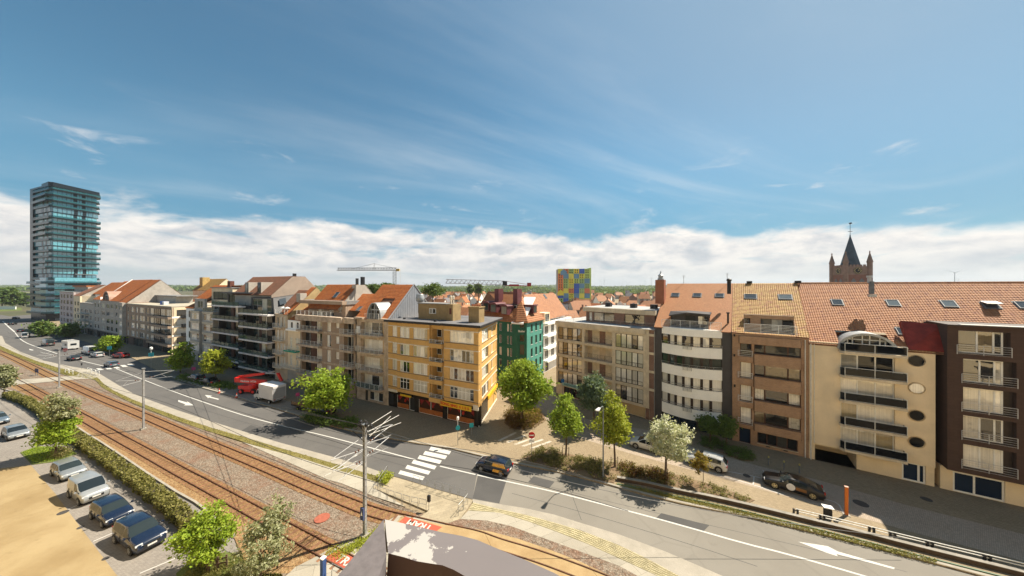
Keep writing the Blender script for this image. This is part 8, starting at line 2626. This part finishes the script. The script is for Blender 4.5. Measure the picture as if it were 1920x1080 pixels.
# tram masts with cantilevers
M_MAST = mat('mast_galvanised', (.38, .38, .38), .5, .15, 2, metal=.4, streak=.3)
td = V((.905, -.425, 0)); tn = V((.425, .905, 0))
masts = []
def mast(px, py, ytop, label, arms, box=False, heavy=False):
    p = G(px, py, .05)
    h = at(px, ytop, p.y).z
    t = thing('tram_mast', label, 'tram mast', p, math.atan2(td.y, td.x), 'tram masts')
    masts.append((p, h))
    mb = MB(); s = .13
    mb.box(-s, -.10, 0, -s + .05, .10, h - .05); mb.box(s - .05, -.10, 0, s, .10, h - .05); mb.box(-s + .05, -.02, 0, s - .05, .02, h - .05)
    mb.build('mast', M_MAST, t)
    MB().box(-.3, -.3, -.05, .3, .3, .18).build('footing', M_KERB, t)
    if heavy:
        mb = MB()
        for k in range(16): mb.box(-.13, -.11, .5 + k * (h - 1) / 16, .13, .11, .56 + k * (h - 1) / 16)
        mb.build('batten', M_MAST, t)
    for side, reach, z0 in arms:
        mb = MB(); b_ = reach * side
        mb.tube([(0, .12 * side, z0), (0, b_, z0 + .55)], .035, 6); mb.tube([(0, .12 * side, z0 + 1.1), (0, b_ * .92, z0 + .62)], .03, 6); mb.tube([(0, b_ * .55, z0 + .35), (0, b_ * .75, z0 - .3)], .022, 5); mb.tube([(0, .12 * side, z0 - .05), (0, b_ * .95, z0 - .35)], .022, 5)
        mb.build('cantilever', M_MAST, t)
        mb = MB()
        for q in (.2, .3): 
            mb.lathe([(.05, q * reach - .06), (.09, q * reach), (.05, q * reach + .06)], 8, (0, 0, z0 + .15), axis='y')
        if side < 0: mb.v = [(a, -c_, d__) for a, c_, d__ in mb.v]
        mb.build('insulator', mat('brown_insulator', (.12, .05, .03), .4), t)
    MB().box(-.22, -.16, h - .1, .22, .16, h + .02).build('cap', M_GALV, t)
    return t
mast(111, 727, 655, 'pale steel tram mast by the far track crossing', [(1, 3.2, 6.6), (-1, 2.6, 6.6)])
mast(269, 805, 691, 'steel tram mast with cantilever arms between the two tracks', [(1, 3.2, 7.3), (-1, 2.6, 7.2)])
t = mast(684, 1005, 797, 'tall lattice tram mast with wiring head beside the crossing', [(1, 3.0, 7.6), (1, 2.6, 6.6), (-1, 3.0, 7.3), (-1, 2.6, 6.3)], heavy=True)
h = masts[-1][1]
MB().box(-.20, -.30, 1.5, .16, -.16, 2.5).build('control_box', mat('blue_box', (.05, .07, .16), .5), t)
mb = MB(); mb.slab([(-.12, -.305, 1.9), (.08, -.305, 1.9), (-.02, -.305, 2.25)], (0, -.01, 0)); mb.build('warning_mark', M_WHITE, t)
mb = MB()
random.seed(4)
for k in range(9):
    a = k * .7
    P0 = V((random.uniform(-.7, .5), random.uniform(-.4, .4), h + random.uniform(-.7, .35)))
    mb.tube([P0, P0 + V((random.uniform(-.5, .5), random.uniform(-.3, .3), random.uniform(-.4, .2))), (0, 0, h - random.uniform(.2, 1.6))], .03, 5)
for k in range(5): mb.lathe([(.06, 0), (.14, .06), (.14, .24), (.05, .34)], 8, (-.6 + .3 * k, .1 * (-1) ** k, h - .1 - .12 * (k % 3)))
mb.build('wiring_head', M_BLACK, t)
mb = MB()
for (x, y0, z0, dx, dy, dz) in ((-.2, .2, -.4, .3, 2.6, .5), (.1, .2, -.7, .6, 2.9, .45), (.2, .3, -1.1, .1, 2.2, .9), (.25, .2, -.9, 1.2, 2.4, .3), (-.1, -.2, -2.3, -1.0, -2.2, -.5), (-.1, -.2, -2.8, -1.2, -2.5, -.4)):
    mb.tube([(x, y0, h + z0), (x + dx, y0 + dy, h + z0 + dz)], .022, 5)
mb.build('spacer_rod', M_RAILW, t)
# overhead wires along the tracks
M_WIRE = mat('overhead_wire', (.05, .05, .052), .5)
def wire(pts, r, label, sag=.0):
    t_ = MB().tube(pts, r, 5)
    o = t_.build('overhead_wire', M_WIRE); tag(o, label, 'wire')
for k, (mid, nm) in enumerate(zip(tracks, ('far', 'near'))):
    for (z, r, lab) in ((5.6, .022, 'lower contact wire over the %s track' % ('street side' if k == 0 else 'hedge side')), (6.9, .020, 'upper catenary wire over the %s track' % ('street side' if k == 0 else 'hedge side'))):
        pts = [V((p.x, p.y, z + (0 if z < 6 else .35 * math.cos(p.x * .16)))) for p in mid if -160 < p.x < 40 and p.y > 3]
        wire(pts, r, 'thin ' + lab)
for i, (A, B) in enumerate((((434, 690), (760, 780)), ((350, 700), (690, 800)))):
    pass
# feeder wires from the wiring head up the street and to the facade
hp = masts[-1][0] + V((0, 0, h - .1))
for i, (px, py, d, lab) in enumerate(((280, 684, 100, 'black feeder wire running up the street from the wiring head'), (300, 697, 96, 'second black feeder wire running up the street'), (1700, 1010, 24.5, 'black feeder wire crossing the road towards the long beige building'))):
    e = at(px, py, d)
    pts = [hp.lerp(e, k / 16) - V((0, 0, 1.2 * math.sin(math.pi * k / 16))) for k in range(17)]
    wire(pts, .02, lab)
# lamp column
p = G(1131, 896, .17)
t = thing('street_lamp', 'grey street lamp with flat head in the planting bed', 'street lamp', p)
mb = MB(); mb.tube([(0, 0, 0), (0, 0, 1.2), (0, 0, 7.7)], [.10, .085, .05], 10); mb.build('column', mat('lamp_grey', (.20, .22, .25), .45, .1, 2, metal=.3), t)
mb = MB(); mb.tube([(0, 0, 7.6), (-.12, -.2, 7.85), (-.9, -1.4, 8.0)], .035, 6); mb.build('arm', mat('lamp_grey', (.2, .22, .25)), t)
a_ = math.atan2(-1.4, -.9)
mb = MB(); mb.prism([(-.1, -.12), (.75, -.2), (.85, 0), (.75, .2), (-.1, .12)], -.05, .05); mb.build('lamp_head', mat('lamp_head', (.55, .55, .54), .5), t, (-.75, -1.2, 8.02), (0, 0, a_))
# no entry sign
p = G(997, 857, .12)
t = thing('no_entry_sign', 'round red no entry sign on a steel post', 'road sign', p, .05)
zc = at(997, 818, p.y).z
mb = MB(); mb.tube([(0, .05, 0), (0, .05, zc + .3)], .035, 8); mb.build('post', M_GALV, t)
mb = MB(); mb.lathe([(.40, -.02), (.40, .015)], 28, (0, 0, zc), axis='y'); mb.build('disc', mat('sign_red', (.52, .02, .02), .4, .03), t)
MB().box(-.30, -.03, zc - .075, .30, -.021, zc + .075).build('bar', M_WHITE, t)
MB().box(-.32, -.02, zc - .86, .32, .01, zc - .48).build('plate', M_WHITE, t)
def sign(px, py, top, col, label, round_=True, n='road_sign', r=.3):
    p = G(px, py, .12)
    t = thing(n, label, 'road sign', p, .35)
    zc = at(px, top, p.y).z
    mb = MB(); mb.tube([(0, .05, 0), (0, .05, zc + r * .5)], .035, 6); mb.build('post', M_GALV, t)
    if round_:
        mb = MB(); mb.lathe([(r, -.02), (r, .015)], 20, (0, 0, zc), axis='y'); mb.build('disc', mat('sign_' + str(col), col, .4, .03), t)
    else:
        MB().box(-r, -.02, zc - r, r, .02, zc + r).build('plate', mat('sign_' + str(col), col, .4, .03), t)
    return t, zc
BLU, TEA, MAG = (.03, .16, .36), (.03, .36, .40), (.40, .04, .16)
t, z = sign(858.5, 835, 804, TEA, 'turquoise round cycle sign with lamp on a thin post at the corner')
mb = MB(); mb.lathe([(.05, z + 1.0), (.16, z + 1.05), (.16, z + 1.4), (.03, z + 1.5)], 8, (0, .05, 0)); mb.tube([(0, .05, z), (0, .05, z + 1.1)], .03, 6); mb.build('lamp', M_WHITE, t)
sign(884, 816, 799, TEA, 'small turquoise sign in front of the restaurant corner', False)
t, z = sign(283, 692, 666, TEA, 'turquoise sign with pale round lamp at the zebra crossing', False, r=.5)
mb = MB(); mb.lathe([(.08, z + 1.3), (.3, z + 1.36), (.3, z + 1.8), (.1, z + 1.95)], 10, (0, .05, 0)); mb.tube([(0, .05, z), (0, .05, z + 1.4)], .05, 6); mb.build('lamp', M_WHITE, t)
sign(205, 668, 653, TEA, 'turquoise sign under the bright green tree by the vans', False, r=.5)
sign(558, 752, 741, MAG, 'small magenta sign beside the timber trailer', False)
sign(363, 703, 692, MAG, 'small magenta sign over the navy parked hatchback', False, r=.35)
sign(122, 668, 657, (.45, .02, .03), 'red round sign behind the far tram mast', r=.5)
sign(1055, 762, 715, BLU, 'blue sign on a post at the guesthouse corner', False)
# orange totem
p = G(1587, 966, .12)
t = thing('orange_totem', 'tall orange ticket totem with red top panel', 'totem', p, -.5)
MB().box(-.11, -.08, 0, .11, .08, 2.55).build('body', mat('totem_orange', (.60, .16, .02), .45, .06, 2), t)
MB().box(-.13, -.10, 2.55, .13, .10, 2.62).build('cap', mat('totem_pink', (.65, .38, .30), .5), t)
MB().box(.112, -.065, 1.75, .13, .065, 2.45).build('screen', mat('totem_red', (.40, .01, .015), .3), t)
MB().box(.112, -.06, 1.25, .128, .06, 1.65).build('panel', mat('totem_pale', (.60, .40, .22), .5), t)
MB().box(-.25, -.18, -.02, .25, .18, .05).build('base', M_KERB, t)
# litter bin, bollards
p = G(1552, 972, .12)
t = thing('litter_bin', 'black litter bin with white hood beside the railing', 'litter bin', p, -.4)
MB().box(-.24, -.2, .1, .24, .2, .85).build('body', M_BLACK, t); MB().box(-.36, -.27, 1.0, .36, .27, 1.06).build('hood', M_RAILW, t)
mb = MB(); [mb.tube([(x, 0, 0), (x, 0, 1.02)], .03, 5) for x in (-.26, .26)]; mb.build('post', M_BLACK, t)
for i, (px, py, lab) in enumerate(((1441, 872, 'thin yellow capped bollard near the raised bed'), (1470, 881, 'thin yellow capped bollard, middle of the three'), (1499, 887, 'thin yellow capped bollard nearest the garage opening'))):
    t = thing('bollard', lab, 'bollard', G(px, py, .12), 0, 'bollards before the brick building')
    mb = MB(); mb.lathe([(.07, 0), (.07, .85)], 10); mb.build('post', M_LEAD, t); mb = MB(); mb.lathe([(.075, .85), (.075, 1.0), (.03, 1.06)], 10); mb.build('cap', mat('bollard_yellow', (.50, .42, .12), .5), t)
# retaining kerb wall with white rail and black brackets on the right
WL = [(1157, 897), (1209, 906), (1264, 919), (1340, 934), (1419, 952), (1522, 977), (1620, 1001), (1700, 1022), (1920, 1076), (2050, 1108)]
wl = smooth_line(gpts(WL, .3), 1)
mb = MB(); ribbon(mb, wl, .32, .0, .46)
tag(mb.build('retaining_wall', mat('dark_timber_wall', (.085, .055, .035), .85, .2, 1, streak=.2)), 'low dark retaining wall along the planting bed and railing', 'wall')
mb = MB(); ribbon(mb, wl, .36, .462, .50); mb.build('coping', mat('grey_wall_coping', (.24, .22, .19), .8, .2, 1), bpy.data.objects['retaining_wall'])
mb = MB(); ribbon(mb, offset_line(wl, -.75), .10, .0, .20); tag(mb.build('edging_strip', mat('green_edging', (.10, .16, .10), .6)), 'thin green edging strip below the retaining wall', 'edging')
sheet('verge', [(1157, 905), (1300, 938), (1420, 966), (1522, 991), (1700, 1035), (1920, 1090), (2050, 1122), (2050, 1140), (1920, 1098), (1700, 1041), (1522, 996), (1400, 967), (1278, 943), (1205, 925), (1150, 911)], .126, A_GRASS)
rl = [p for p in offset_line(wl, .42) if p.x > 24.0]
t = thing('railing', 'low white double railing with black brackets beyond the retaining wall', 'railing')
mb = MB()
for z in (.62, .82): mb.tube([V((p.x, p.y, z)) for p in rl], .045, 6)
mb.build('rail', M_RAILW, t)
br = MB()
for dx in (-.14, .14): br.box(dx - .055, -.10, .0, dx + .055, .06, .72)
br.box(-.14, -.03, .5, .14, .03, .6)
brm = br.mesh('bracket', M_BLACK)
for px, py in ((1455, 947), (1521, 963), (1626, 990), (1657, 998), (1742, 1018), (1780, 1027), (1877, 1052), (1960, 1070)):
    p = G(px, py, .12)
    best = min(rl, key=lambda q: (q.x - p.x) ** 2 + (q.y - p.y) ** 2)
    obj('bracket', brm, t, (best.x, best.y, .1), (0, 0, -.40))
# pedestrian barriers at the tram crossings: bent hoops
hoop = None
def hoops(px_list, label, group, hgt=1.0, w=.95, m=None, th=.022):
    global hoop
    for i, (a, c) in enumerate(zip(px_list, px_list[1:])):
        A, B = G(*a, .1), G(*c, .1)
        d = B - A
        t = thing('crossing_barrier', label, 'barrier', A, math.atan2(d.y, d.x), group)
        L = d.length * .84
        mb = MB(); mb.tube([(0, 0, -.02), (0, .0, hgt * .45), (.10, 0, hgt * .72), (.02, 0, hgt), (L, 0, hgt), (L + .06, 0, hgt * .72), (L, 0, hgt * .45), (L, 0, -.02)], th, 6)
        mb.build('hoop', m or M_GALV, t)
        mb = MB(); mb.tube([(.02, 0, hgt * .55), (L, 0, hgt * .55)], th * .7, 5); mb.build('crossbar', m or M_GALV, t)
line = [Z5(200, 560), Z5(245, 580), Z5(292, 597), Z5(340, 613), Z5(388, 630), Z5(440, 645), Z5(490, 655), Z5(545, 668)]
hoops(line, 'bent steel hoop barrier along the track edge of the crossing', 'hoop barriers on the track side of the crossing')
line2 = [Z5(452, 500), Z5(500, 515), Z5(548, 528), Z5(596, 541), Z5(644, 555), Z5(692, 570), Z5(745, 588), Z5(800, 606)]
hoops(line2, 'bent steel hoop barrier along the kerb edge of the crossing', 'hoop barriers on the road side of the crossing')
hoops([Z5(800, 625), Z5(770, 665), Z5(735, 705)], 'bent steel hoop barrier closing the paved end of the crossing', 'hoop barriers at the paved end')
hoops([Z5(230, 540), Z5(300, 430)], 'bent steel hoop barrier by the grass verge', 'hoop barriers at the verge end', 1.1)
hoops([(122, 698), (130, 700), (138, 703)], 'white hoop barrier at the far track crossing', 'far crossing barriers beside the mast', 1.0, m=M_RAILW, th=.05)
hoops([(164, 697), (172, 699.5), (180, 702), (187, 704.5)], 'white hoop barrier on the street side of the far crossing', 'far crossing barriers by the kerb', 1.0, m=M_RAILW, th=.05)
sheet('crossing', [(18, 713), (144, 704), (152, 694), (168, 692), (188, 706), (172, 710), (146, 711), (22, 722)], .106, A_CONC, thick=.08)
def post_box(px, py, label, col=M_BLACK, h=1.0):
    p = G(px, py, .1)
    t = thing('signal_post', label, 'signal post', p, -.4)
    mb = MB(); mb.tube([(0, 0, 0), (0, 0, h)], .03, 6); mb.build('post', M_GALV, t)
    MB().box(-.14, -.1, h - .45, .14, .1, h + .1).build('box', col, t)
post_box(*Z5(554, 662), 'black signal box on a short post at the tram crossing', h=1.25)
post_box(153, 692, 'black signal box by the far tram crossing kerb', h=1.4)
t = thing('platform_sign', 'small dark blue sign standing by the far tracks', 'sign', G(69, 704, .05), -.3)
MB().box(-.8, -.05, .7, .6, .05, 1.6).build('plate', mat('sign_dark_blue', (.03, .035, .09), .5), t); mb = MB(); mb.tube([(.4, 0, 0), (.4, 0, 1.0)], .05, 5); mb.tube([(-.5, 0, 0), (-.5, 0, 1.0)], .05, 5); mb.build('post', M_GALV, t)
p = G(606, 1086, .09)
t = thing('signal_post', 'blue cabinet post at the near side of the tram crossing', 'signal post', p, -.4)
MB().box(-.14, -.14, 0, .14, .14, 1.5).build('cabinet', mat('cabinet_blue', (.03, .07, .20), .5), t); MB().box(-.16, -.16, 1.5, .16, .16, 1.56).build('cap', M_RAILW, t)
hoops([(622, 1082), (650, 1096)], 'grey hoop barrier next to the blue cabinet', 'near crossing barrier')
# covers in the ballast and the roads
for (px, py, r, lab, z, col) in ((604, 972, .62, 'rust red oval cover lying in the ballast between the tracks', .055, (.30, .09, .055)),):
    t = MB(); t.lathe([(r, 0), (r, .06)], 20, G(px, py, z)); tag(t.build('ballast_cover', mat('rust_red_cover', col, .8, .2, 3)), lab, 'cover')
for i, (px, py, rr, z, lab) in enumerate(((1614, 944, .55, .128, 'round manhole cover beside the orange totem'), (1400, 892, .35, .128, 'small drain cover near the raised bed'), (1737, 936, .4, .128, 'drain cover in front of the dark clad block'), (118, 961, .35, .008, 'drain cover at the edge of the sandy driveway'), (151, 989, .22, .008, 'small dark drain grate by the navy hatchback'), (198, 1047, .2, .008, 'small dark drain grate by the navy SUV'))):
    mb = MB(); p = G(px, py, z); mb.lathe([(rr, 0), (rr, .012)], 18, p); tag(mb.build('manhole_cover', mat('iron_cover', (.055, .05, .048), .7, .2, 6)), lab, 'manhole cover')
t = thing('timber_fence', 'short dark timber fence under the hedge end tree', 'fence', G(392, 1074, .05), .4)
for x in (0, .5, 1.0): MB().box(x - .05, -.05, 0, x + .05, .05, 1.0).build('post', M_BARK, t)
for z in (.45, .8): MB().box(-.05, -.075, z, 1.05, -.05, z + .1).build('rail', M_BARK, t)

# ------------------------------------------------------------------ the air: one closed box, slightly hazy
hb = MB().box(-6300, -260, -1.0, 6300, 6300, 152.0)
hm = bpy.data.materials.new('haze')
hm.use_nodes = True
hn = hm.node_tree
hn.nodes.remove(hn.nodes['Principled BSDF'])
pv = hn.nodes.new('ShaderNodeVolumePrincipled')
pv.inputs['Density'].default_value = .00009
pv.inputs['Color'].default_value = (.80, .86, .92, 1)
pv.inputs['Anisotropy'].default_value = .2
hn.links.new(pv.outputs[0], [q for q in hn.nodes if q.type == 'OUTPUT_MATERIAL'][0].inputs['Volume'])
tag(hb.build('haze', hm), kind='stuff')
